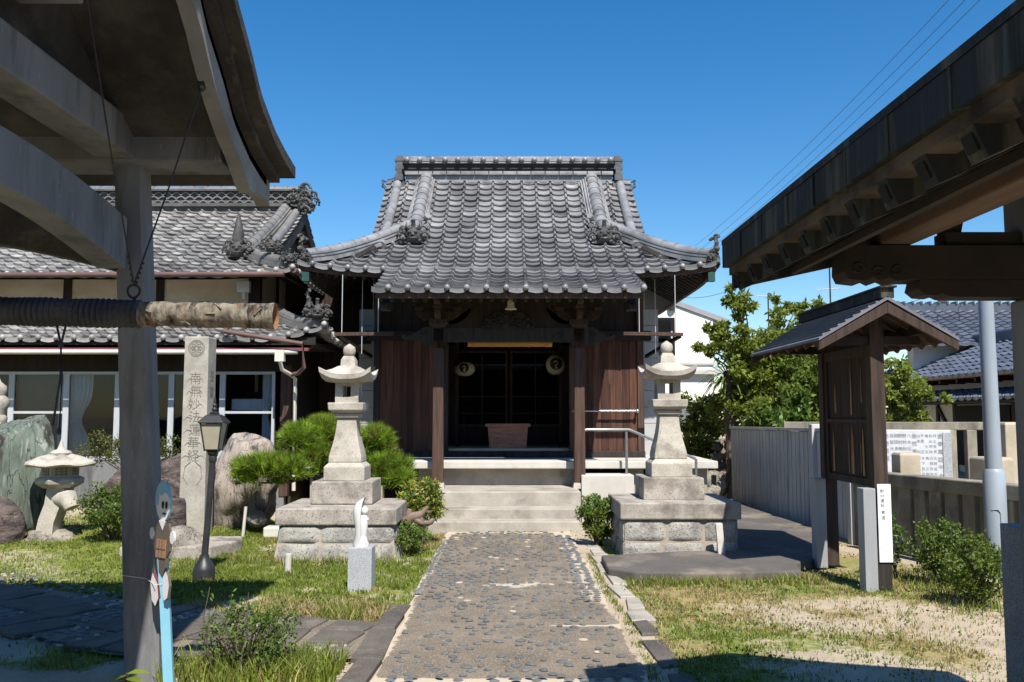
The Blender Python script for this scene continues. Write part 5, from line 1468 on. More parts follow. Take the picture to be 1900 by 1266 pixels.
# roof shell: profile in Y-Z, ridge along X
YC = 4.1
def rp(y):          # underside height
    d = abs(y - YC)
    return float(np.interp(d, [0, .35, .7, 1.0, 1.22, 1.56, 1.82, 2.08, 2.15], [4.50, 4.12, 3.785, 3.60, 3.425, 3.30, 3.25, 3.215, 3.21]))
ys = np.linspace(YC - 2.12, YC + 2.12, 55)
def shell(x0, x1, o0, o1, name, mat, yr=2.12, bev=0):
    yy = [y for y in ys if abs(y - YC) <= yr + 1e-6]
    m = MB(); m.prism([(y, rp(y) + o0) for y in yy] + [(y, rp(y) + o1) for y in yy[::-1]], 'x', x0, x1)
    n = len(yy); m2 = MB()
    V = [(x0, y, rp(y) + o0) for y in yy] + [(x0, y, rp(y) + o1) for y in yy] + [(x1, y, rp(y) + o0) for y in yy] + [(x1, y, rp(y) + o1) for y in yy]
    F = []
    for i in range(n - 1):
        F += [(i, i + 1, n + i + 1, n + i), (2 * n + i, 3 * n + i, 3 * n + i + 1, 2 * n + i + 1), (i, 2 * n + i, 2 * n + i + 1, i + 1), (n + i, n + i + 1, 3 * n + i + 1, 3 * n + i)]
    F += [(0, n, 3 * n, 2 * n), (n - 1, 3 * n - 1, 4 * n - 1, 2 * n - 1)]
    F[-1] = (n - 1, 2 * n + n - 1, 3 * n + n - 1, n + n - 1)
    m2.add(V, F); return m2.build(name, mat, bf, smooth=35)
shell(-6.1, -1.52, .065, .145, 'roof', conc_dk); shell(-6.0, -1.61, .004, .063, 'roof_layer', conc_dk, 2.08); shell(-5.9, -1.68, -.05, .002, 'roof_underside', conc_roof, 2.0)
# barge board with scalloped lower edge
yy = [y for y in ys if abs(y - YC) <= 2.1]
def scal(y):
    d = abs(y - YC); return .17 + .07 * (1 - abs(((d * 1.55) % 1.0) * 2 - 1)) - .03 * (d > 1.7)
for xa in (-1.725, -5.84):
    m = MB(); n = len(yy)
    V = []
    for x in (xa - .045, xa + .045):
        V += [(x, y, rp(y) - scal(y)) for y in yy] + [(x, y, rp(y) + .003) for y in yy]
    F = []
    for i in range(n - 1):
        F += [(i, i + 1, n + i + 1, n + i), (2 * n + i, 3 * n + i, 3 * n + i + 1, 2 * n + i + 1), (i, 2 * n + i, 2 * n + i + 1, i + 1), (n + i, n + i + 1, 3 * n + i + 1, 3 * n + i)]
    F += [(0, n, 3 * n, 2 * n), (n - 1, 2 * n + n - 1, 3 * n + n - 1, n + n - 1)]
    m.add(V, F); m.build('barge_board', conc_bl, bf, smooth=35)
# gable walls above the beams
for x in (-2.47, -5.13):
    yy2 = [y for y in ys if abs(y - YC) <= 1.2]
    m = MB(); m.prism([(y, 3.43) for y in (yy2[0], yy2[-1])][::-1] + [(y, rp(y) - .03) for y in yy2], 'x', x - .06, x + .06); m.build('gable_panel', conc_roof, bf)

# bell-striking log with its ropes
lg = thing('striking_log', 'horizontal bell-striking log, rope-wrapped at one end and flaking bark at the other', 'striking log', (-1.9, 4.62, 2.1))
a0, a1 = at(-160, 574, 4.62), at(262, 583, 4.62); a2 = at(512, 587, 4.62)
def logpts(a, b, n): return [a.lerp(b, i / (n - 1)) for i in range(n)]
m_ = MB(); pts = logpts(a0, a1, 120); m_.tube(pts, [.068 + (.009, .006, -.002)[i % 3] + .003 * math.sin(i * 2.3) for i in range(120)], 16); m_.build('rope_wrap', rope_m, lg, smooth=60)
m_ = MB(); pts = logpts(a1 - Vector((.02, 0, 0)), a2, 46); n = 22; v = []
for i, p in enumerate(pts):
    for j in range(n):
        t = 2 * math.pi * j / n; k = .064 + .020 * (float(fbm(np.array([i * .33 + math.cos(t) * 2]), np.array([math.sin(t) * 2.2 + 3]), 4, 4)[0]) - .5) + (.004 if i > 43 else 0)
        v.append(p + Vector((0, math.cos(t) * k, math.sin(t) * k)))
m_.add(v, [(i * n + j, i * n + (j + 1) % n, (i + 1) * n + (j + 1) % n, (i + 1) * n + j) for i in range(45) for j in range(n)])
e = a2 - Vector((.035, 0, 0)); m_.add([p for p in v[-n:]] + [e + Vector((0, math.cos(2 * math.pi * j / n) * .045, math.sin(2 * math.pi * j / n) * .045)) for j in range(n)], [(j, (j + 1) % n, n + (j + 1) % n, n + j) for j in range(n)] + [tuple(n + j for j in range(n))], 1)
m_.build('bare_log', [bark_log, M('orange_heartwood', (.24, .125, .06), (.10, .06, .035), 8, .9, .5, 30)], lg, smooth=50)
m_ = MB()
rd = random.Random(2)
for i in range(24):
    p = a1.lerp(a2, rd.uniform(.05, .98)); t = rd.uniform(0, 6.28); rr = .068
    c = p + Vector((0, math.cos(t) * rr, math.sin(t) * rr)); nr = Vector((0, math.cos(t), math.sin(t)))
    d = (Vector((1, 0, 0)) * rd.uniform(.4, 1) + nr.cross(Vector((1, 0, 0))) * rd.uniform(-1, 1)).normalized(); s_ = d.cross(nr)
    L_, W_ = rd.uniform(.010, .03), rd.uniform(.003, .009)
    m_.add([c - d * L_ - s_ * W_, c + d * L_ - s_ * W_ * .5, c + d * L_ + s_ * W_ + nr * rd.uniform(.002, .010), c - d * L_ + s_ * W_ + nr * .002], [(0, 1, 2, 3)])
m_.build('bark_flakes', bark_log, lg)['kind'] = 'stuff'
ring = at(248, 541, 4.62)
m_ = MB(); m_.tube([ring + Vector((.032 * math.cos(a), .004 * math.sin(2 * a), .034 * math.sin(a))) for a in np.linspace(0, 6.283, 20)], .0065, 7, 0, False)
m_.tube([ring + Vector((0, 0, -.03)), ring + Vector((.01, .01, -.055)), ring + Vector((0, 0, -.075))], .008, 6); m_.build('ring', wire_m, lg, smooth=50)
e1 = at(374, 163, 4.95); e2 = at(160, -10, 4.0)
for e_ in (e1, e2):
    m_ = MB(); m_.tube([ring + Vector((0, 0, .034)), ring.lerp(e_, .5) - Vector((0, 0, .012)), e_], .0045, 6)
    for k in range(5): m_.ell(ring.lerp(e_, .04 + k * .022), (.007, .007, .009), 6, 4)
    m_.build('rope', wire_m, lg)
m_ = MB(); m_.tube([e1 + Vector((.018 * math.cos(a), .003, .018 * math.sin(a))) for a in np.linspace(0, 6.283, 14)], .005, 6, 0, False); m_.box(e1.x - .02, e1.x + .02, e1.y - .02, e1.y + .03, e1.z + .015, e1.z + .045); m_.build('eyelet', wire_m, lg)
q0 = at(112, 602, 4.62); q1 = at(113, 640, 4.62); q2 = at(98, 790, 4.62); q3 = at(110, 800, 4.62)
m_ = MB(); m_.tube([q0 + Vector((-.02, 0, 0)), q1, at(112, 700, 4.62), q2], .006, 6); m_.tube([q0 + Vector((.03, 0, 0)), q1, at(115, 700, 4.62), q3], .006, 6); m_.ell(q1, (.014, .012, .02), 8, 6); m_.ell(q3, (.012, .012, .02), 8, 6); m_.build('pull_rope', wire_m, lg)

# ================================================================== roofed gate in the right foreground
gt = thing('roofed_gate', 'dark copper-edged roof of a timber gate with carved bracket arm, right foreground', 'gate', (2.2, 3.7, 0))
Y0g, Y1g, XR, ZE, ZRg = .3, 3.98, 2.12, 2.375, 2.92
slope = (ZRg - ZE) / (XR - .97)
m_ = MB(); m_.prism([(.965, ZE - .012), (XR, ZRg - .012), (2 * XR - .965, ZE - .012), (2 * XR - .965, ZE + .012), (XR, ZRg + .02), (.965, ZE + .012)], 'y', Y0g, Y1g); m_.build('roof', copper, gt)
for xx, sg in ((.97, 1), (2 * XR - .97, -1)):
    m_ = MB(); rd = random.Random(8); y = Y0g
    while y < Y1g - .02:
        L_ = min(rd.uniform(.26, .40), Y1g - y)
        d = rd.uniform(0, .004)
        m_.prism([(xx - sg * d, ZE - .116), (xx + sg * .03, ZE - .116), (xx + sg * .03, ZE - .013), (xx - sg * d, ZE - .013)], 'y', y + .001, y + L_ - .001)
        m_.box(min(xx - sg * .006, xx + sg * .01), max(xx - sg * .006, xx + sg * .01), y + L_ - .006, y + L_ + .004, ZE - .114, ZE - .015)
        y += L_
    m_.build('copper_fascia', copper, gt)
    a, b = sorted((xx + sg * .022, xx + sg * .105)); m_ = MB(); m_.box(a, b, Y0g, Y1g - .02, ZE - .150, ZE - .112); m_.build('eave_batten', copper_lt, gt)
m_ = MB(); q = .115
m_.prism([(1.08, ZE - q + .012), (XR, ZRg - q), (2 * XR - 1.08, ZE - q + .012), (2 * XR - 1.08, ZE - q + .03), (XR, ZRg - q + .02), (1.08, ZE - q + .03)], 'y', Y0g, Y1g - .03); m_.build('roof_boards', beam_dk, gt)
for k in range(16):
    y = 3.90 - k * .222
    for s_ in (1, -1):
        X_ = lambda x: x if s_ > 0 else 2 * XR - x
        za = ZE - .185
        m_ = MB(); m_.beam((X_(1.06), y, za + .02), (X_(XR - .03), y, za + (XR - 1.06) * slope), .058, .066); r_ = m_.build('rafter', wood_dk, gt)
        c_ = MB(); c_.beam((X_(1.015), y, za), (X_(1.095), y, za + .035), .072, .080); c_.beam((X_(1.008), y, za), (X_(1.016), y, za + .003), .045, .042, 1); c_.build('copper_cap', [copper, blackv], r_)
for i, x in enumerate((1.26, 1.40)):
    m_ = MB(); z = ZE - .228 + (x - 1.06) * slope; m_.box(x - .012, x + .012, Y0g, Y1g - .05, z - .02, z + .008); m_.box(2 * XR - x - .012, 2 * XR - x + .012, Y0g, Y1g - .05, z - .02, z + .008); m_.build('lath', beam_dk, gt)
for s_ in (1, -1):
    a, b = sorted((XR - s_ * (XR - 1.54), XR - s_ * (XR - 1.68)))
    m_ = MB(); m_.box(a, b, Y0g, 3.86, 2.305, 2.45); m_.build('purlin', beam_br, gt, bevel=.008)
m_ = MB(); m_.box(XR - .08, XR + .08, Y0g, 3.9, 2.58, 2.76); m_.build('ridge_beam', beam_dk, gt)
for yb in (3.70, .75):
    m_ = MB()
    up_ = [(1.39, 2.30), (1.385, 2.19), (1.40, 2.158), (1.47, 2.150), (1.50, 2.165), (1.53, 2.150), (1.57, 2.165), (1.60, 2.150), (1.66, 2.157), (XR, 2.157)]
    poly = up_ + [(2 * XR - x, z) for x, z in up_[::-1]]
    m_.prism(poly, 'y', yb - .075, yb + .075)
    lo_p = [(1.70, 2.157), (1.69, 2.12), (1.72, 2.095), (1.77, 2.092), (1.79, 2.102), (1.82, 2.088), (1.87, 2.086), (XR, 2.086)]
    m_.prism([(x, z - .001) for x, z in lo_p] + [(2 * XR - x, z - .001) for x, z in lo_p[::-1]], 'y', yb - .065, yb + .065)
    for k, (xa, za) in enumerate(((1.44, 2.20), (1.52, 2.185), (1.60, 2.19))): m_.curl((xa, yb - .076, za), .028, 1.2, .007)
    m_.build('carved_arm', beam_dk, gt, bevel=.008)
    m_ = MB()
    for xx in (1.86, 2 * XR - 1.86): m_.prism([(xx - .07, 2.303), (xx - .03, 2.33), (xx - .045, 2.40), (xx - .06, 2.52), (xx + .06, 2.52), (xx + .045, 2.40), (xx + .03, 2.33), (xx + .07, 2.303)], 'y', yb - .03, yb + .03)
    m_.box(XR - .3, XR + .3, yb - .05, yb + .05, 2.303, 2.36); m_.build('strut', beam_dk, gt)
    m_ = MB(); m_.stack([(-.05, .10, .10), (2.085, .095, .095)], 2.25, yb); m_.stack([(2.303, .11, .09), (2.6, .11, .09)], 2.25, yb); m_.build('post', conc, gt, bevel=.012)
for yb in (3.93, Y0g + .03):
    m_ = MB(); m_.prism([(1.0, ZE - .215), (1.5, ZE - .105), (XR, ZRg - .24), (2 * XR - 1.5, ZE - .105), (2 * XR - 1.0, ZE - .215), (2 * XR - 1.0, ZE - .02), (XR, ZRg - .015), (1.0, ZE - .02)], 'y', yb - .018, yb + .018); m_.build('barge_board', copper, gt)
m_ = MB(); m_.box(2.345, 2.80, 3.90, 4.30, -.05, 1.085)
tag(m_.build('granite_post', granite_bl, None, bevel=.006), 'smooth dark granite post cut off at the bottom right corner of the view', 'stone post', kind='thing')

# ================================================================== roofed notice board
nb = thing('notice_board', 'roofed wooden notice board on steel-clad posts, right of the path', 'notice board', (3.41, 8.9, 0))
for i, (px_, py_) in enumerate(((3.415, 8.28), (3.415, 9.56))):
    m_ = MB(); m_.box(px_ - .065, px_ + .065, py_ - .065, py_ + .065, .3 if i == 0 else .02, 2.58 if i == 0 else 2.5); pp = m_.build('post', wood_nb, nb, bevel=.006)
    m_ = MB(); m_.box(px_ - .185, px_ - .07, py_ - .10, py_ + .05, .0, .93); m_.build('steel_cover', wrap_m, nb, bevel=.006)
m_ = MB(); m_.box(3.352, 3.475, 8.19, 8.208, .0, .42); m_.build('grey_board', wood_gr, nb)
m_ = MB(); m_.box(3.36, 3.48, 8.175, 8.189, .27, .97); sg = m_.build('name_board', sign_wh, nb)
m_ = MB()
for i, ch in enumerate('野村建設'): write(m_, ch, (3.40, 8.1735, .905 - i * .042), .040)
for i, ch in enumerate('寄進'): write(m_, ch, (3.405, 8.1735, .715 - i * .046), .040)
m_.build('lettering', ink, sg)
m_ = MB()
for i, ch in enumerate('平成二十五年九月吉日'): write(m_, ch, (3.425, 8.1735, .535 - i * .0215), .016)
m_.build('small_lettering', ink_gr, sg)
m_ = MB(); rd = random.Random(6); y = 8.36; tl = []
while y < 9.48:
    w_ = min(rd.uniform(.08, .14), 9.49 - y); d = rd.uniform(0, .006)
    m_.box(3.40 - d, 3.42, y + .002, y + w_ - .002, .95, 2.20, 0); y += w_
bpn = m_.build('board_panel', wood_bk, nb)
for (ya, za, wa, ha) in ((8.52, 1.02, .055, .45), (8.60, 1.05, .02, .30), (8.78, 1.02, .07, .47), (8.90, 1.03, .025, .36), (9.30, 1.02, .05, .42), (8.80, 1.60, .035, .50), (8.55, 1.72, .02, .36), (9.22, 1.62, .045, .30)):
    m_ = MB(); m_.prism([(ya, za), (ya + wa, za), (ya + wa * .9, za + ha * .7), (ya + wa * .6, za + ha), (ya + wa * .3, za + ha * .85), (ya + .004, za + ha * .5)], 'x', 3.3905, 3.3935); m_.build('worn_board_face', wood_lt, bpn)
m_ = MB()
for z0, z1 in ((.93, 1.0), (1.52, 1.56), (2.16, 2.26)): m_.box(3.375, 3.455, 8.346, 9.494, z0, z1)
for y in (8.35, 9.44): m_.box(3.372, 3.398, y, y + .05, 1.0, 2.16)
m_.build('board_frame', wood_nb, nb, bevel=.004)
# small roof
yn, yf_ = 7.93, 10.2; XA, ZA, hwid, drop = 3.41, 2.665, .63, .375
for s_ in (-1, 1):
    m_ = MB(); m_.prism([(XA, ZA), (XA + s_ * hwid, ZA - drop), (XA + s_ * hwid, ZA - drop - .025), (XA, ZA - .03)], 'y', yn, yf_)
    for k in range(9):
        x = XA + s_ * hwid * (k + .4) / 9
        z = ZA - drop * (k + .4) / 9; m_.beam((x, yn + .002, z + .008), (x, yf_ - .002, z + .008), .02, .014)
    m_.build('roof', M('dark_standing_seam', (.16, .165, .18), (.12, .125, .14), 4, .4, .03, 30, spec=.5), nb)
    m_ = MB(); m_.prism([(XA, ZA - .032), (XA + s_ * (hwid - .04), ZA - drop - .010 - .002), (XA + s_ * (hwid - .04), ZA - drop - .03), (XA, ZA - .05)], 'y', yn + .04, yf_ - .04); m_.build('roof_boards', wood_post, nb)
    for y in (yn + .03, yf_ - .05):
        m_ = MB(); m_.prism([(XA, ZA - .05), (XA + s_ * (hwid - .0), ZA - drop - .035), (XA + s_ * (hwid - .0), ZA - drop - .115), (XA, ZA - .15)], 'y', y - .02, y + .02); m_.build('barge_board', wood_nb, nb, bevel=.004)
    for k in range(7):
        y = yn + .3 + k * .27; m_ = MB(); m_.beam((XA + s_ * .05, y, ZA - .085), (XA + s_ * (hwid - .06), y, ZA - drop - .045), .04, .045); m_.build('rafter', wood_post, nb)
    m_ = MB(); m_.box(XA + s_ * .34 - .035, XA + s_ * .34 + .035, yn + .12, yf_ - .12, 2.33, 2.40); m_.build('purlin', wood_dk, nb)
for y in (8.28, 9.56):
    m_ = MB(); m_.box(XA - .42, XA + .42, y - .04, y + .04, 2.25, 2.33); m_.build('cross_arm', wood_dk, nb)
m_ = MB(); m_.box(XA - .05, XA + .05, yn + .1, yf_ - .1, 2.50, 2.58); m_.build('ridge_beam', wood_dk, nb)
m_ = MB(); m_.box(XA - .06, XA + .06, yn - .0, yf_ + .02, ZA - .015, ZA + .075); m_.box(XA - .075, XA + .075, yn - .03, yf_ + .04, ZA + .075, ZA + .095); m_.build('ridge_cover', copper, nb, bevel=.004)

# ================================================================== fences on the right
fc = thing('concrete_fence', 'tall grey fence of vertical concrete slats along the asphalt apron', 'fence', (4.28, 13.5, 0))
pa, pb_ = Vector((4.15, 16.6, 0)), Vector((4.40, 11.4, 0)); dv = pb_ - pa; Lf = dv.length; dv.normalize(); sv = Vector((-dv.y, dv.x, 0))
nS = 64
for k in range(nS):
    t = k * Lf / nS; p = pa + dv * (t + Lf / nS / 2); zt = 1.33 + .04 * k / nS
    m_ = MB(); a = math.atan2(dv.y, dv.x); m_.obox((p.x, p.y, zt / 2), (Lf / nS - .008, .050 + .014 * (k % 2), zt), Matrix.Rotation(a, 3, 'Z')); m_.build('slat', fence_m, fc, bevel=.004)
m_ = MB(); m_.beam(pa + Vector((0, 0, 1.36)), pb_ + Vector((0, 0, 1.40)), .10, .045); m_.build('rail', fence_m, fc)
for t, zt in ((Lf - 1.2, 1.47), (Lf, 1.45)):
    p = pa + dv * t; m_ = MB(); m_.box(p.x - .09, p.x + .09, p.y - .07, p.y + .07, -.05, zt); m_.build('post', fence_m, fc, bevel=.01)
pst = MB(); pst.box(4.50, 4.545, 12.1, 12.15, 1.2, 1.55)

sw = thing('stone_fence', 'weathered mossy stone fence with broad posts and thick rail behind the azaleas', 'stone fence', (4.95, 10, 0))
qa, qb = Vector((4.42, 11.35, 0)), Vector((5.75, 6.6, 0)); d2 = qb - qa; L2 = d2.length; d2.normalize(); ang = math.atan2(d2.y, d2.x)
m_ = MB(); m_.beam(qa + Vector((0, 0, .83)), qb + Vector((0, 0, .83)), .20, .155); m_.build('rail', moss_st, sw, bevel=.015)
k = 0; t = .1
rd = random.Random(9)
while t < L2:
    p = qa + d2 * t; m_ = MB(); m_.obox((p.x, p.y, .37), (rd.uniform(.17, .2), .15, .78), Matrix.Rotation(ang, 3, 'Z')); m_.build('post', moss_st, sw, bevel=.012); t += .245 if k != 2 else .33; k += 1
m_ = MB(); m_.beam(qa + Vector((.06, 0, .06)), qb + Vector((.06, 0, .06)), .26, .14); m_.build('sill', moss_st, sw, bevel=.015)
for (x, y, z0, z1, hw, lab) in ((4.86, 10.95, .0, 1.14, .13, 'cream stone end post beside the carved donor slab, nearest the notice board'), (6.74, 12.0, 0, 1.50, .14, 'tall cream stone post at the right edge behind the steel pole'), (5.52, 14.6, 0, 1.62, .11, 'short square stone post above the rail behind the carved donor slab'), (6.34, 11.75, 0, 1.05, .20, 'low broad stone block between the pole and the donor slab')):
    m_ = MB(); m_.stack([(z0 - .05, hw, hw), (z1 - .03, hw * .97, hw * .97), (z1, hw * .85, hw * .85)], x, y)
    tag(m_.build('stone_post', stone_cr if z1 < 1.6 else moss_st, None, bevel=.012), lab, 'stone post', 'stone posts round the right-hand enclosure', 'thing')
bf2 = thing('back_fence', 'low stone rail fence across the far side of the right-hand enclosure', 'stone fence', (6.0, 14.8, 0))
m_ = MB(); m_.beam((4.6, 14.95, 1.42), (8.2, 14.3, 1.42), .16, .13); m_.build('rail', moss_st, bf2, bevel=.012)
for k in range(12):
    m_ = MB(); x = 4.75 + k * .3; m_.box(x - .08, x + .08, 14.92 - (x - 4.6) * .18 - .06, 14.92 - (x - 4.6) * .18 + .06, 0, 1.36); m_.build('post', moss_st, bf2, bevel=.01)

# donor slab
p0, p1 = at(1636, 840, 11.7), at(1764, 840, 11.55); p2 = at(1794, 840, 11.3)
ds = thing('donor_slab', 'pale granite slab carved with columns of donors names behind the stone fence', 'stone slab', ((p0.x + p1.x) / 2, 11.7, .6))
zt_, zb_ = at(1700, 798, 11.6).z, .72
dx_ = Vector((p1.x - p0.x, p1.y - p0.y, 0)).normalized(); nn_ = Vector((dx_.y, -dx_.x, 0))
m_ = MB(); A = [Vector((p0.x, p0.y, 0)), Vector((p1.x, p1.y, 0)), Vector((p2.x, p1.y + .15, 0)), Vector((p0.x, p0.y + .25, 0))]
m_.prism([(q.x, q.y) for q in A], 'z', zb_, zt_); m_.build('slab', M('pale_blue_granite', (.55, .57, .60), (.49, .51, .54), 12, .7, .03, 90, speck=((.4, .42, .45), 120, .58, .66)), ds, bevel=.008)
m_ = MB(); q0 = at(1750, 840, 11.56); q1 = at(1766, 840, 11.545)
m_.prism([((q0 + nn_ * .006).x, (q0 + nn_ * .006).y), ((q1 + nn_ * .006).x, (q1 + nn_ * .006).y), (q1.x, q1.y + .01), (q0.x, q0.y + .01)], 'z', zb_ + .02, zt_ - .035); m_.build('grey_border', granite_gr, ds)
m_ = MB()
colsT = [(1743, ['金参萬圓', '中', '会'], .105, [0, 3.9, 5.0]), (1734, ['村上年男', '辻岡義夫', '三木'], .07, [.0, 4.2, 8.2]), (1727, ['秋山芳秋', '大西芳秋', '日下'], .07, [0, 4.2, 8.2]), (1720, ['角 七正', '角 三郎', '山口'], .07, [0, 4.2, 8.2]), (1713, ['千葉 正', '木下真喜', '谷原'], .07, [0, 4.2, 8.2]), (1706, ['山本 均', '岡本 豊', '小林'], .07, [0, 4.2, 8.2]), (1699, ['金弐萬圓', '森田'], .105, [0, 5.6]), (1690, ['八木松次'], .085, [0]), (1682, ['野村秋二'], .085, [0]), (1675, ['野村暁一'], .085, [0]), (1668, ['岡田多助'], .085, [0]), (1660, ['高智大一'], .085, [0]), (1651, ['金壱萬圓'], .1, [0])]
for px, parts, sz, offs in colsT:
    q = at(px, 840, 11.6); tq = (q.x - p0.x) / (p1.x - p0.x); base = Vector((p0.x, p0.y, 0)).lerp(Vector((p1.x, p1.y, 0)), tq) + nn_ * .004
    for s_, of in zip(parts, offs):
        for i, ch in enumerate(s_):
            z = zt_ - .075 - (of + i) * sz * .98
            if z > zb_ + .04 and ch != ' ': write(m_, ch, (base.x, base.y, z), sz * .64, dx_)
m_.build('carved_names', ink_gr, ds)

# steel pole
pl_ = thing('steel_pole', 'tall pale galvanised steel pole rising behind the azalea', 'pole', (4.875, 9.0, 0))
m_ = MB(); m_.tube([(4.875, 9.0, -.1), (4.875, 9.0, 1.02), (4.875, 9.0, 1.06)], [.105, .105, .085], 24); m_.build('lower_tube', pole_m, pl_, smooth=50)
m_ = MB(); m_.tube([(4.875, 9.0, 1.05), (4.87, 9.0, 2.92)], [.080, .070], 24); m_.build('upper_tube', pole_m, pl_, smooth=50)
m_ = MB(); m_.tube([(4.80, 8.925, .66), (4.845, 8.892, .665), (4.868, 8.892, .63), (4.874, 8.892, .15)], .006, 6); m_.build('earth_wire', pole_m, pl_)

# ================================================================== houses on the right and far right
wh = thing('white_house', 'plain white two-storey house wall with a dark window, behind the right stone lantern', 'house', (4.3, 22, 0))
hx0, hx1 = at(1190, 600, 22).x - .9, at(1323, 600, 22).x
m_ = MB(); m_.prism([(hx0 - 2, 1.95), (hx1, 1.95), (hx1, 4.0), (hx0 + .4, 4.75), (hx0 - 2, 4.3)], 'y', 22, 27); m_.build('wall', white_wall, wh)
m_ = MB(); m_.box(hx0 - 2, hx1 + .05, 21.95, 22.02, 2.84, 2.90); m_.box(hx0 - 2, hx1 + .9, 21.85, 22.02, 2.60, 2.70); m_.box(hx0 - 2, hx1 + .06, 21.9, 22.03, 1.9, 1.98); m_.build('ledge', house_wh, wh)
m_ = MB(); m_.sweep([(hx1 + .35, 22.2, 3.85), (hx0 + .4, 22.2, 4.82), (hx0 - 2.2, 22.2, 4.35)], [(-.25, 0), (.5, 0), (.5, .12), (-.25, .12)]); m_.build('roof', M('grey_roof_edge', (.3, .3, .31), (.25, .25, .26)), wh)
a, b = at(1219, 590, 22), at(1252, 660, 22)
m_ = MB(); m_.box(a.x - .5, b.x, 21.94, 21.999, b.z, a.z); wn = m_.build('window', blackv, wh)
m_ = MB(); m_.box(a.x - .44, b.x - .1, 21.92, 21.938, b.z + .35, a.z - .06); m_.build('pane', dark_gl, wn)
m_ = MB(); m_.box(a.x - .47, b.x - .06, 21.925, 21.937, b.z + .42, b.z + .60); m_.build('sash_bar', alu, wn)
m_ = MB(); c_ = at(1246, 573, 21.97); m_.lathe([(.10, -.03), (.10, .05), (.02, .08)], c_, 14); m_.build('vent', iron, wh)
m_ = MB(); m_.box(hx0 - 2, hx1 + .1, 21.95, 27, 1.3, 1.94); m_.build('base_wall', conc, wh)
m_ = MB(); m_.box(hx0 - 2.5, hx1 + .5, 20.9, 21.1, -.1, 1.05)
tag(m_.build('tiled_wall', tilew, None), 'low brown tiled garden wall in front of the white house', 'wall', kind='thing')
m_ = MB()
rd = random.Random(12)
for r_ in range(4):
    for k in range(4):
        m_.ell((4.28 + k * .2 + rd.uniform(-.03, .03), 18.2 + rd.uniform(-.05, .05), .35 + r_ * .2), (.12, .12, .10), 10, 7, fn=lambda d: 1 + .15 * math.sin(5 * d.x + k) * math.cos(4 * d.z + r_))
tag(m_.build('dry_stone_wall', rock_gy, None, smooth=50), 'short dry stone wall end behind the concrete fence', 'wall', kind='thing')
rock('garden_stone', 'grey stone in the dry grass left of the fence end', (3.75, 16.6, .12), (.22, .2, .2), rock_gy, 61)
rock('garden_stone', 'darker jagged stone behind the grey stone beyond the deck corner', (3.95, 17.4, .25), (.35, .25, .26), rock_gy, 62)

bh = thing('old_house', 'old house with blue-grey tiled roofs and half-timbered wall beyond the stone fences', 'house', (14, 26, 0))
tile_roof('upper_roof', [(27.0, 3.75), (30.5, 5.2)], (0, 0), (1, 0), (0, 1), 11.6, 20, lambda h: (11.6, 20), tile_blue, bh, None, .3, .36, cross=CROSS_LO, knobs=False, deg=1)
m_ = MB(); m_.box(11.5, 20, 30.4, 30.7, 5.15, 5.42)
for k in range(28): m_.box(11.5 + k * .3, 11.56 + k * .3, 30.35, 30.75, 5.42, 5.50)
m_.build('ridge', tile_blue, bh)
m_ = MB(); m_.box(12.6, 20, 27.6, 28.0, 2.2, 3.75); m_.build('wall', house_wh, bh)
u2, _ = tile_roof('front_roof', [(0, 2.66), (2.6, 3.80)], (12.0, 0), (0, 1), (1, 0), 15.0, 30.2, lambda h: (15.0, 30.2), tile_blue, bh, None, .3, .36, cross=CROSS_LO, deg=1)
m_ = MB(); m_.box(14.4, 14.8, 15, 30.2, 3.75, 4.02); m_.prism([(14.6 + .16 * math.cos(a), 4.02 + .1 * math.sin(a)) for a in np.linspace(0, math.pi, 7)], 'y', 15, 30.2); m_.build('ridge', tile_blue, u2)
m_ = MB(); m_.box(12.8, 13.0, 15, 29.8, .0, 2.85); m_.build('front_wall', house_wh, bh)
m_ = MB(); m_.box(12.0, 12.8, 15, 30, 2.58, 2.64); m_.build('soffit', wood_lt, bh)
for k in range(16):
    m_ = MB(); y = 15.4 + k * .95; m_.box(12.1, 12.8, y, y + .10, 2.46, 2.58); m_.build('rafter', wood_dk, bh)
tile_roof('pent_roof', [(0, 2.02), (.9, 2.30)], (11.75, 0), (0, 1), (1, 0), 15.0, 30.2, lambda h: (15.0, 30.2), tile_blue, bh, None, .3, .36, cross=CROSS_LO, deg=1)
m_ = MB(); m_.box(11.85, 12.8, 15, 30.2, 1.90, 1.96); m_.build('pent_soffit', wood_dk, bh)
for y0, y1 in ((15.2, 19.5), (22.6, 25.4), (28.2, 30)):
    m_ = MB(); m_.box(12.72, 12.79, y0, y1, .2, 1.85); m_.build('lattice_front', blackv, bh)
for y in (19.6, 20.4, 21.5, 22.5, 25.5, 26.5, 28.0):
    m_ = MB(); m_.box(12.74, 12.795, y - .07, y + .07, 0, 1.9); m_.build('timber', wood_dk, bh)
for (ya, yb) in ((26.5, 25.6), (22.4, 21.6), (28.0, 27.0)):
    m_ = MB(); m_.beam((12.765, ya, 1.85), (12.765, yb, .9), .06, .1); m_.build('brace', wood_dk, bh)
m_ = MB(); c_ = at(1762, 560, 30.5); m_.box(c_.x - .12, c_.x + .12, 30.9, 31.1, 5.0, 5.9); m_.box(c_.x - .15, c_.x + .15, 30.87, 31.13, 5.9, 5.96); m_.build('chimney', rock_br, bh)
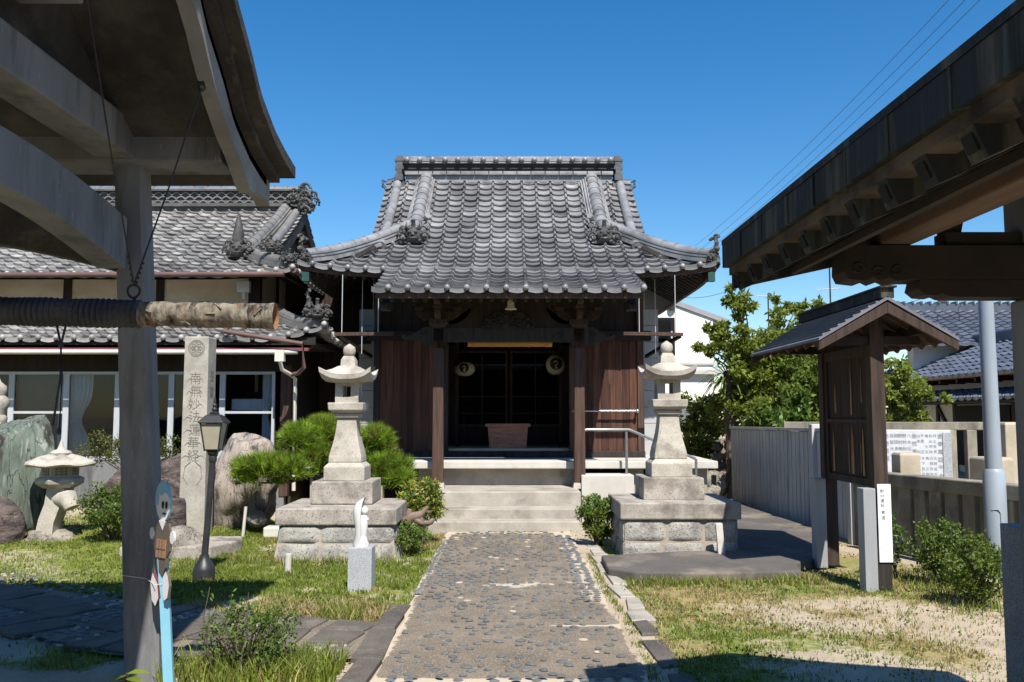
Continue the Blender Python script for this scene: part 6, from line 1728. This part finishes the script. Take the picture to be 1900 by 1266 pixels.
# parked bicycles of steel glimpsed at the right edge are left to the dark lattice; a covered shelf stands there
# antennas
for px, yt, yb, Yd, lab in ((1539, 497, 700, 30, 'tall thin aerial mast rising above the trees beside the notice board roof'), (1425, 545, 700, 34, 'small distant television aerial above the cherry tree')):
    an = thing('antenna', lab, 'antenna', (at(px, 700, Yd).x, Yd, 0), 'television aerials')
    t_ = at(px, yt, Yd); m_ = MB(); m_.tube([(t_.x, Yd, 0), (t_.x, Yd, t_.z)], .028, 6); m_.build('mast', wire_m, an)
    zc = at(px, 538 if px > 1500 else 550, Yd).z
    m_ = MB(); m_.tube([(t_.x - .45, Yd, zc), (t_.x + .35, Yd, zc + .05)], .016, 5)
    for k in range(6): m_.tube([(t_.x - .42 + k * .15, Yd - .25, zc - .10 + .01 * k), (t_.x - .42 + k * .15, Yd + .25, zc + .12 + .01 * k)], .012, 4)
    m_.build('aerial', alu, an)
# overhead wires
def wire(label, a, Ya, b, Yb, r=.018):
    p, q = at(*a, Ya), at(*b, Yb); m = MB(); pts = [p.lerp(q, t) - Vector((0, 0, .5 * 4 * t * (1 - t))) for t in np.linspace(0, 1, 14)]
    m.tube(pts, r, 5); tag(m.build('overhead_wire', wire_m, None), label, 'wire', 'overhead wires', 'thing')
wire('uppermost of the long overhead wires rising to the upper right', (1290, 456), 70, (1800, -42), 30, .011)
wire('middle one of the three long overhead wires rising to the upper right', (1290, 470), 70, (1830, -40), 30, .011)
wire('lowest of the three long overhead wires rising to the upper right', (1290, 482), 70, (1850, -32), 30, .011)
wire('short wire crossing the sky just under the gate roof tip', (1270, 552), 60, (1440, 492), 40, .014)
wire('wire slanting behind the notice board ridge', (1630, 560), 40, (1790, 500), 28, .012)
wire('second wire slanting beside the old house chimney', (1690, 562), 40, (1830, 500), 28, .012)

# ================================================================== trees and shrubs
tree('cherry_tree', 'big leafy cherry tree behind the grey concrete fence', (5.0, 18.2, 0), .11, 2.6,
     [((5.15, 17.4, 2.75), (1.0, 1.0, .95), 90), ((5.2, 17.6, 1.8), (1.15, 1.0, .85), 76), ((5.9, 17.4, 2.6), (.7, .6, .8), 40), ((4.95, 16.9, 2.1), (.8, .5, .9), 46), ((4.2, 17.2, 3.15), (.55, .5, .32), 12), ((3.75, 17.2, 2.85), (.35, .3, .16), 5), ((4.45, 17.4, 3.75), (.4, .4, .42), 10), ((5.9, 17.6, 3.75), (.7, .5, .32), 12)], 36000, lf_tree, (.115, .046), None, lf_tree2, .3, .45)
tree('cherry_tree', 'dense dark green tree just left of the notice board posts', (5.6, 16.6, 0), .09, 1.8,
     [((5.3, 16.2, 1.55), (.95, .8, .75), 46), ((5.75, 16.4, 2.3), (.8, .7, .7), 36), ((4.8, 16.4, 1.5), (.5, .5, .35), 14)], 12000, lf_dark, (.11, .045), None, lf_tree, .35, .4)
tree('young_tree', 'light green young tree showing right of the notice board', (7.0, 15.8, 0), .06, 1.8,
     [((6.95, 15.6, 2.15), (.55, .5, .5), 26), ((6.9, 15.6, 1.65), (.45, .5, .35), 16), ((7.35, 15.4, 1.9), (.3, .3, .14), 5)], 4200, lf_tree2, (.10, .042), None, lf_tree, .35, .3)
m_ = MB(); m_.tube([(4.32, 17.3, -.05), (4.30, 17.3, 1.0), (4.28, 17.3, 2.45)], [.11, .10, .10], 10)
for k in range(20): m_.tube([(4.30 + .1 * math.cos(k * 1.9), 17.3 + .1 * math.sin(k * 1.9), .1 + k * .115), (4.30 + .13 * math.cos(k * 1.9 + .5), 17.3 + .13 * math.sin(k * 1.9 + .5), .18 + k * .115)], [.03, .015], 5)
pt = thing('palm', 'shaggy dark palm trunk with drooping fronds behind the fence end', 'tree', (4.3, 17.3, 0)); m_.build('trunk', bark, pt)
Cc = []; 
V = []; 
for k in range(60):
    a = rng.uniform(0, 6.28); L_ = rng.uniform(.45, .85); el = rng.uniform(-.5, .7)
    b0 = np.array((4.28, 17.3, 2.35)); d = np.array((math.cos(a) * math.cos(el), math.sin(a) * math.cos(el), math.sin(el)))
    s_ = np.array((-math.sin(a), math.cos(a), 0)) * .022
    e1_ = b0 + d * L_ * .55; e2_ = b0 + d * L_ + np.array((0, 0, -.35 * L_))
    V += [b0 - s_ * .4, b0 + s_ * .4, e1_ + s_, e1_ - s_, e1_ - s_, e1_ + s_, e2_ + s_ * .15, e2_ - s_ * .15]
V = np.array(V); raw_mesh('crown', V, np.arange(len(V)).reshape(-1, 4), lf_dark, pt, attr=rng.random(len(V) // 4))
shrub('yellow_shrub', 'yellow-green spiky shrub before the brown tiled wall', 'shrub', (3.95, 18.6, .15), (.55, .4, .42), 1400, lf_yel, (.22, .045), 6, 22, None, lf_grn, .4)
shrub('shrub', 'bright leafy shrub beside the palm trunk, left of the fence end', 'shrub', (4.1, 19.2, .7), (.5, .5, .65), 1700, lf_tree2, (.14, .06), 6, 26, None, lf_grn, .5)
shrub('shrub', 'dark green bushes filling the gap low behind the concrete fence', 'shrub', (5.2, 15.6, .3), (.9, .4, .8), 2600, lf_grn, (.14, .06), 6, 40, None, lf_dark, .5)

shrub('azalea_bush', 'rounded azalea bush before the steel pole', 'bush', (4.08, 8.45, 0), (.34, .30, .27), 5200, lf_bush, (.034, .018), 10, 60, None, lf_grn, .35, .08)
shrub('azalea_bush', 'azalea bush half hidden by the dark granite post', 'bush', (3.92, 7.55, 0), (.26, .28, .26), 4200, lf_bush, (.034, .018), 10, 50, None, lf_dark, .4, .05)
shrub('small_shrub', 'thin leafy shrub just right of the white name board', 'shrub', (3.78, 8.9, 0), (.14, .14, .24), 700, lf_grn, (.05, .018), 6, 16)
shrub('step_bush', 'small green bush at the right end of the hall steps', 'bush', (1.10, 11.15, 0), (.25, .22, .29), 3600, lf_grn, (.046, .02), 10, 40, None, lf_tree2, .35, .06)
shrub('nandina', 'yellow-leaved nandina bush at the left end of the hall steps', 'bush', (-1.08, 11.2, .05), (.29, .26, .34), 3600, lf_yel, (.07, .02), 12, 44, None, lf_grn, .45, .10)
shrub('ground_shrub', 'low bright green shrub below the driftwood beside the path', 'bush', (-1.14, 10.35, 0), (.22, .42, .17), 2600, lf_grn, (.036, .018), 8, 44, None, lf_tree2, .3, .04)
shrub('hedge_bush', 'olive clipped shrub under the left windows', 'bush', (-5.6, 13.3, .72), (.95, .4, .30), 4200, lf_olive, (.04, .018), 10, 70, None, lf_bush, .3, .05)
shrub('garden_bush', 'rounded green bush beside the brown rock, left of the belfry pillar', 'bush', (-4.75, 10.8, .12), (.44, .36, .32), 4600, lf_bush, (.042, .02), 10, 60, None, lf_grn, .4, .06)
fg = shrub('twiggy_shrub', 'loose twiggy shrub in the foreground grass left of the path', 'shrub', (-1.60, 5.52, 0), (.36, .22, .22), 1500, lf_grn, (.032, .014), 22, 44, None, lf_bush, .4, .06)
# tall sprigs of the foreground shrub
m_ = MB(); cs = []
for k in range(9):
    b0 = Vector((-1.68 + rng.normal() * .1, 5.5 + rng.normal() * .06, .1)); t0 = b0 + Vector((rng.normal() * .12, rng.normal() * .06, rng.uniform(.3, .5)))
    m_.tube([b0, b0.lerp(t0, .5) + Vector((rng.normal() * .02, 0, 0)), t0], [.005, .004, .002], 4)
    for j in range(14): cs.append(np.array(b0.lerp(t0, rng.uniform(.25, 1.05))) + rng.normal(size=3) * .025)
m_.build('sprig', bark, fg)
V, F = leaf_soup(np.array(cs), .036, .013, up=.3); raw_mesh('sprig_leaves', V, F, lf_grn, fg, attr=rng.random(len(F)))
# broad-leaved seedling at the pillar foot
sd = thing('seedling', 'broad-leaved green seedling at the foot of the belfry pillar', 'plant', (-2.2, 5.3, 0))
V = []; 
for k in range(9):
    a = k * 2.4; L_ = .085 + .02 * (k % 3); d = np.array((math.cos(a), math.sin(a), .35)); s_ = np.array((-math.sin(a), math.cos(a), 0.1)) * .034; b0 = np.array((-2.2, 5.27, .05 + .008 * k))
    for f0, f1, w0, w1 in ((0, .35, .1, 1), (.35, .75, 1, .8), (.75, 1, .8, .05)):
        h0 = np.array((0, 0, -.05 * f0 * f0)); h1 = np.array((0, 0, -.05 * f1 * f1)); V += [b0 + d * L_ * f0 - s_ * w0 + h0, b0 + d * L_ * f0 + s_ * w0 + h0, b0 + d * L_ * f1 + s_ * w1 + h1, b0 + d * L_ * f1 - s_ * w1 + h1]
V = np.array(V); raw_mesh('leaves', V, np.arange(len(V)).reshape(-1, 4), lf_tree2, sd, attr=np.repeat(rng.random(9), 3))
m_ = MB(); m_.tube([(-2.2, 5.27, -.02), (-2.2, 5.27, .12)], .006, 6); m_.build('stem', bark, sd)
# driftwood root
dw = MB(); c0 = Vector((-1.06, 10.55, .36))
dw.tube([c0 + Vector((-.16, 0, -.16)), c0 + Vector((-.14, 0, .0)), c0 + Vector((-.06, -.02, .05)), c0 + Vector((.05, -.03, .09)), c0 + Vector((.12, -.04, .17))], [.05, .075, .06, .04, .02], 9)
dw.tube([c0 + Vector((-.13, 0, .0)), c0 + Vector((-.10, -.01, .14))], [.05, .03], 8)
dw.tube([c0 + Vector((-.05, -.02, .04)), c0 + Vector((.06, -.04, -.02)), c0 + Vector((.16, -.05, -.01)), c0 + Vector((.2, -.05, .03))], [.05, .034, .026, .012], 8)
dw.tube([c0 + Vector((.02, -.03, .07)), c0 + Vector((.06, -.05, .0)), c0 + Vector((.03, -.05, -.06))], [.03, .022, .012], 7)
dw.tube([c0 + Vector((-.15, 0, -.1)), c0 + Vector((-.02, -.02, -.1)), c0 + Vector((.08, -.03, -.04))], [.04, .03, .02], 8)
dw.tube([c0 + Vector((.08, -.04, .13)), c0 + Vector((.13, -.04, .10)), c0 + Vector((.17, -.04, .13))], [.02, .016, .008], 7)
dw.tube([c0 + Vector((-.16, 0, -.16)), c0 + Vector((-.17, 0, -.38))], [.05, .04], 8)
tag(dw.build('driftwood', drift, None, smooth=60), 'gnarled brown driftwood root standing in the shrubs beside the steps', 'driftwood', kind='thing')

# pine
pn = thing('pine_tree', 'low garden pine with cushion pads of bright needles behind the left stone lantern', 'tree', (-2.6, 12.1, .1))
pads = [((-2.78, 11.95, 1.26), (.27, .28, .20)), ((-3.1, 11.75, .90), (.52, .36, .17)), ((-2.6, 12.0, 1.0), (.3, .3, .22)), ((-3.25, 11.8, .78), (.30, .28, .14)), ((-2.35, 12.2, 1.34), (.34, .28, .17)), ((-1.80, 12.1, 1.22), (.24, .22, .20)), ((-1.66, 12.0, .88), (.36, .28, .18)), ((-1.5, 11.9, .74), (.24, .26, .14)), ((-2.0, 12.3, 1.0), (.3, .3, .26)), ((-2.5, 12.3, 1.46), (.25, .2, .07))]
TV = []; 
for c, r in pads:
    nT = int(240 * r[0] / .3)
    d = rng.normal(size=(nT, 3)); d /= np.linalg.norm(d, axis=1)[:, None]; d[:, 2] = np.abs(d[:, 2]) * 1.0 - .7 * (rng.random(nT) < .35)
    base = np.array(c) + d * np.array(r) * rng.uniform(.6, 1.0, (nT, 1))
    kp = np.array([vnoise(q[0] * 6, q[1] * 6 + q[2] * 7, 3) for q in base]) > .08
    for b_, dd in zip(base[kp], d[kp]):
        ax = np.array((dd[0] * .7, dd[1] * .7, max(.25, dd[2]) + .5)); ax /= np.linalg.norm(ax)
        nd = rng.normal(size=(22, 3)) * .62 + ax; nd /= np.linalg.norm(nd, axis=1)[:, None]
        ln = rng.uniform(.10, .16, (22, 1)); s_ = np.cross(nd, rng.normal(size=(22, 3))); s_ /= np.linalg.norm(s_, axis=1)[:, None]
        TV.append(np.stack([b_ - s_ * .0042, b_ + s_ * .0042, b_ + nd * ln], 1).reshape(-1, 3))
TV = np.concatenate(TV); raw_mesh('needles', TV, np.arange(len(TV)).reshape(-1, 3), [needle, needle_br], pn, midx=np.repeat(rng.random(len(TV) // 66) < .05, 22), attr=np.repeat(rng.random(len(TV) // 66), 22))
m_ = MB(); tb = [Vector((-2.6, 12.15, -.02)), Vector((-2.52, 12.2, .4)), Vector((-2.62, 12.2, .8)), Vector((-2.5, 12.2, 1.25)), Vector((-2.6, 12.25, 1.5))]; m_.tube(tb, [.085, .075, .06, .045, .02], 9)
for c, r in pads:
    s0 = min(tb, key=lambda q: abs(q.z - (c[2] - .12))); e_ = Vector(c) - Vector((0, 0, r[2] * .5)); m_.tube([s0, s0.lerp(e_, .5) + Vector((0, 0, -.05)), e_], [.03, .024, .012], 6)
m_.build('trunk', bark, pn, smooth=60)
for (x, z, lab) in ((-2.86, .55, 'thin grey stake propping the pine, nearer the lantern'), (-3.42, .42, 'shorter pale stake propping the outer pine branch')):
    m_ = MB(); m_.tube([(x, 11.6, -.02), (x + .03, 11.62, z)], .02, 7); tag(m_.build('pine_prop', wood_gr if z > .5 else conc_lt, None), lab, 'stake', None, 'thing')
m_ = MB(); m_.box(-3.2, -2.75, 11.75, 12.05, .0, .14); tag(m_.build('white_stone', conc_lt, None, bevel=.02), 'low pale stone block under the pine', 'stone', kind='thing')

# ================================================================== grass
def excluded(x, y):
    e = (np.abs(x) < .84) & (y < 12.4)
    e |= in_poly(x, y, CROSSP) | in_poly(x, y, ASPH)
    e |= (np.abs(x) < 1.0) & (x < 0) & (y < 7.3)
    e |= (x > -2.65) & (x < -1.18) & (y > 9.85) & (y < 11.3)
    e |= (x > -1.47) & (x < -1.25) & (y > 8.25) & (y < 8.47)
    e |= (y > 12.25) & (np.abs(x) < 1.3)
    e |= (x > .95) & (x < 1.12) & (y > 6) & (y < 11) & (vnoise(x * 3, y * 3, 2) < .5)
    return e


def blades(N, box, hgt, wd, dens=None, seed=0, dryf=None):
    r_ = np.random.default_rng(seed); x = r_.uniform(box[0], box[1], N); y = r_.uniform(box[2], box[3], N)
    g, dr_ = veg(x, y); keep = ~excluded(x, y)
    tuft = fbm(x * 10, y * 10, 31, 3)
    p = (g * sm(tuft, .30, .55) if dens is None else dens(x, y) * sm(tuft, .25, .5))
    keep &= r_.random(N) < p
    x, y, dr_ = x[keep], y[keep], dr_[keep]; n = len(x)
    h = hgt * r_.uniform(.5, 1.35, n); z = ground_z(x, y) - .005
    a = r_.uniform(0, 6.283, n); lean = r_.normal(0, .38, (n, 2)) * h[:, None]
    s_ = np.stack([np.cos(a), np.sin(a), 0 * a], 1) * (wd * r_.uniform(.7, 1.3, n))[:, None]
    b = np.stack([x, y, z], 1); t = b + np.concatenate([lean, h[:, None]], 1); m = b + np.concatenate([lean * .3, h[:, None] * .58], 1)
    V = np.stack([b - s_, b + s_, m + s_ * .75, t, m - s_ * .75], 1)
    isd = r_.random(n) < (dr_ * .8 if dryf is None else dryf(x, y))
    return V, isd


sets = [blades(120000, (-7.5, -2.5, 6.8, 13.4), .035, .0035, seed=1), blades(90000, (-3.6, -.84, 6.6, 12.4), .045, .004, seed=2), blades(90000, (1.0, 4.4, 4.9, 9.2), .032, .0036, seed=3), blades(16000, (-5.5, -2.2, 4.6, 6.9), .055, .004, seed=4)]
sets.append(blades(9000, (-2.1, -1.05, 5.35, 6.0), .15, .005, lambda x, y: np.exp(-(((x + 1.42) / .42) ** 2 + ((y - 5.62) / .24) ** 2)) * 1.3, 5, lambda x, y: 0 * x + .1))
sets.append(blades(7000, (-2.2, -1.0, 6.85, 7.7), .085, .004, lambda x, y: np.exp(-(((x + 1.45) / .5) ** 2 + ((y - 7.25) / .3) ** 2)) * 1.2, 6, lambda x, y: .25 + .7 * sm(np.sin(x * 9 + 1) * np.cos(y * 4), -.2, .4)))
sets.append(blades(7000, (1.0, 3.0, 8.25, 8.9), .075, .004, lambda x, y: np.exp(-((y - 8.6) / .13) ** 2) * 1.0, 7, lambda x, y: 0 * x + .2))
sets.append(blades(5000, (.84, 1.02, 5.4, 10.5), .035, .0035, lambda x, y: np.exp(-((x - (.915 + .02 * np.sin(y * 2))) / .035) ** 2), 8, lambda x, y: 0 * x + .05))
sets.append(blades(5000, (3.2, 4.4, 7.2, 9.4), .09, .004, lambda x, y: sm(x, 3.45, 3.9) * .6, 9, lambda x, y: 0 * x + .2))
sets.append(blades(9000, (2.6, 4.1, 15.5, 20), .07, .006, lambda x, y: 0 * x + .7, 10, lambda x, y: 0 * x + .6))
sets.append(blades(3500, (-3.0, -1.1, 9.4, 9.95), .10, .004, lambda x, y: np.exp(-((y - 9.85) / .15) ** 2), 11, lambda x, y: 0 * x + .15))
VV = np.concatenate([s_[0] for s_ in sets]); dd = np.concatenate([s_[1] for s_ in sets]); nB = len(VV)
F3 = np.concatenate([np.arange(nB)[:, None] * 5 + np.array([0, 1, 2]), np.arange(nB)[:, None] * 5 + np.array([0, 2, 4]), np.arange(nB)[:, None] * 5 + np.array([4, 2, 3])], 1).reshape(-1, 3)
va = np.repeat(rng.random(nB), 3)
tag(raw_mesh('grass', VV.reshape(-1, 3), F3, [blade_g, blade_d], None, (0, 8, 0), attr=va, midx=np.repeat(dd, 3)), 'green and dry grass of the yard', None, kind='stuff')
print('blades', nB)
# clover-like weeds between the blades, and litter of dry leaves
wx = rng.uniform(-6, 4.2, 60000); wy = rng.uniform(5.2, 12.5, 60000)
gq, dq = veg(wx, wy); cl = fbm(wx * 2.6, wy * 2.6, 44, 3)
kq = ~excluded(wx, wy) & (cl > .55) & (rng.random(60000) < .15 + .5 * gq); wx, wy = wx[kq], wy[kq]
C = np.stack([wx, wy, ground_z(wx, wy) + rng.uniform(.005, .045, len(wx))], 1)
V, F = leaf_soup(C, .024, .017, up=.6)
tag(raw_mesh('weeds', V, F, [lf_grn, lf_bush, lf_olive], None, (0, 8, 0), attr=rng.random(len(F)), midx=rng.integers(0, 3, len(F))), 'small broad-leaved weeds in the grass', None, kind='stuff')
lx_ = rng.uniform(-5, 4.2, 900); ly_ = rng.uniform(5, 12.2, 900); lk = (lx_ > -.95) & (lx_ < .95); lk = ~lk | (rng.random(900) < .35); lx_, ly_ = lx_[lk], ly_[lk]
C = np.stack([lx_, ly_, np.where(in_poly(lx_, ly_, ASPH), .09, np.where(np.abs(lx_) < .85, .022, ground_z(lx_, ly_) + .012))], 1)
V, F = leaf_soup(C, .03, .013); V[:, 2] = np.repeat(C[:, 2], 4) + np.abs(V[:, 2] - np.repeat(C[:, 2], 4)) * .3
tag(raw_mesh('fallen_leaves', V, F, [blade_d, drift], None, (0, 8, 0), attr=rng.random(len(F)), midx=rng.integers(0, 2, len(F))), 'scattered dry fallen leaves', None, kind='stuff')

# ================================================================== hall added behind the viewer to block sky light and darken glass reflections
oh = thing('added_hall', 'timber hall added behind the viewer to cut sky light, only mirrored in the glass doors', 'hall', (-1, -11, 0))
m_ = MB(); m_.box(-13, 11, -15, -9.5, 0, 4.2); m_.build('wall', wood_bk, oh)
m_ = MB(); m_.prism([(-8.2, 3.9), (-12.2, 7.6), (-16.2, 3.9), (-16.2, 3.7), (-12.2, 7.3), (-8.2, 3.7)], 'x', -14, 12); m_.build('roof', tile_blue, oh)
for k in range(9):
    m_ = MB(); m_.box(-12.6 + k * 2.8, -12.35 + k * 2.8, -9.48, -9.3, 0, 3.9); m_.build('post', wood_post, oh)
for k in range(8):
    m_ = MB(); m_.box(-12.1 + k * 2.8, -10.05 + k * 2.8, -9.47, -9.43, .9, 2.6); m_.build('lattice_screen', wood_nb, oh)
bpy.context.view_layer.update()
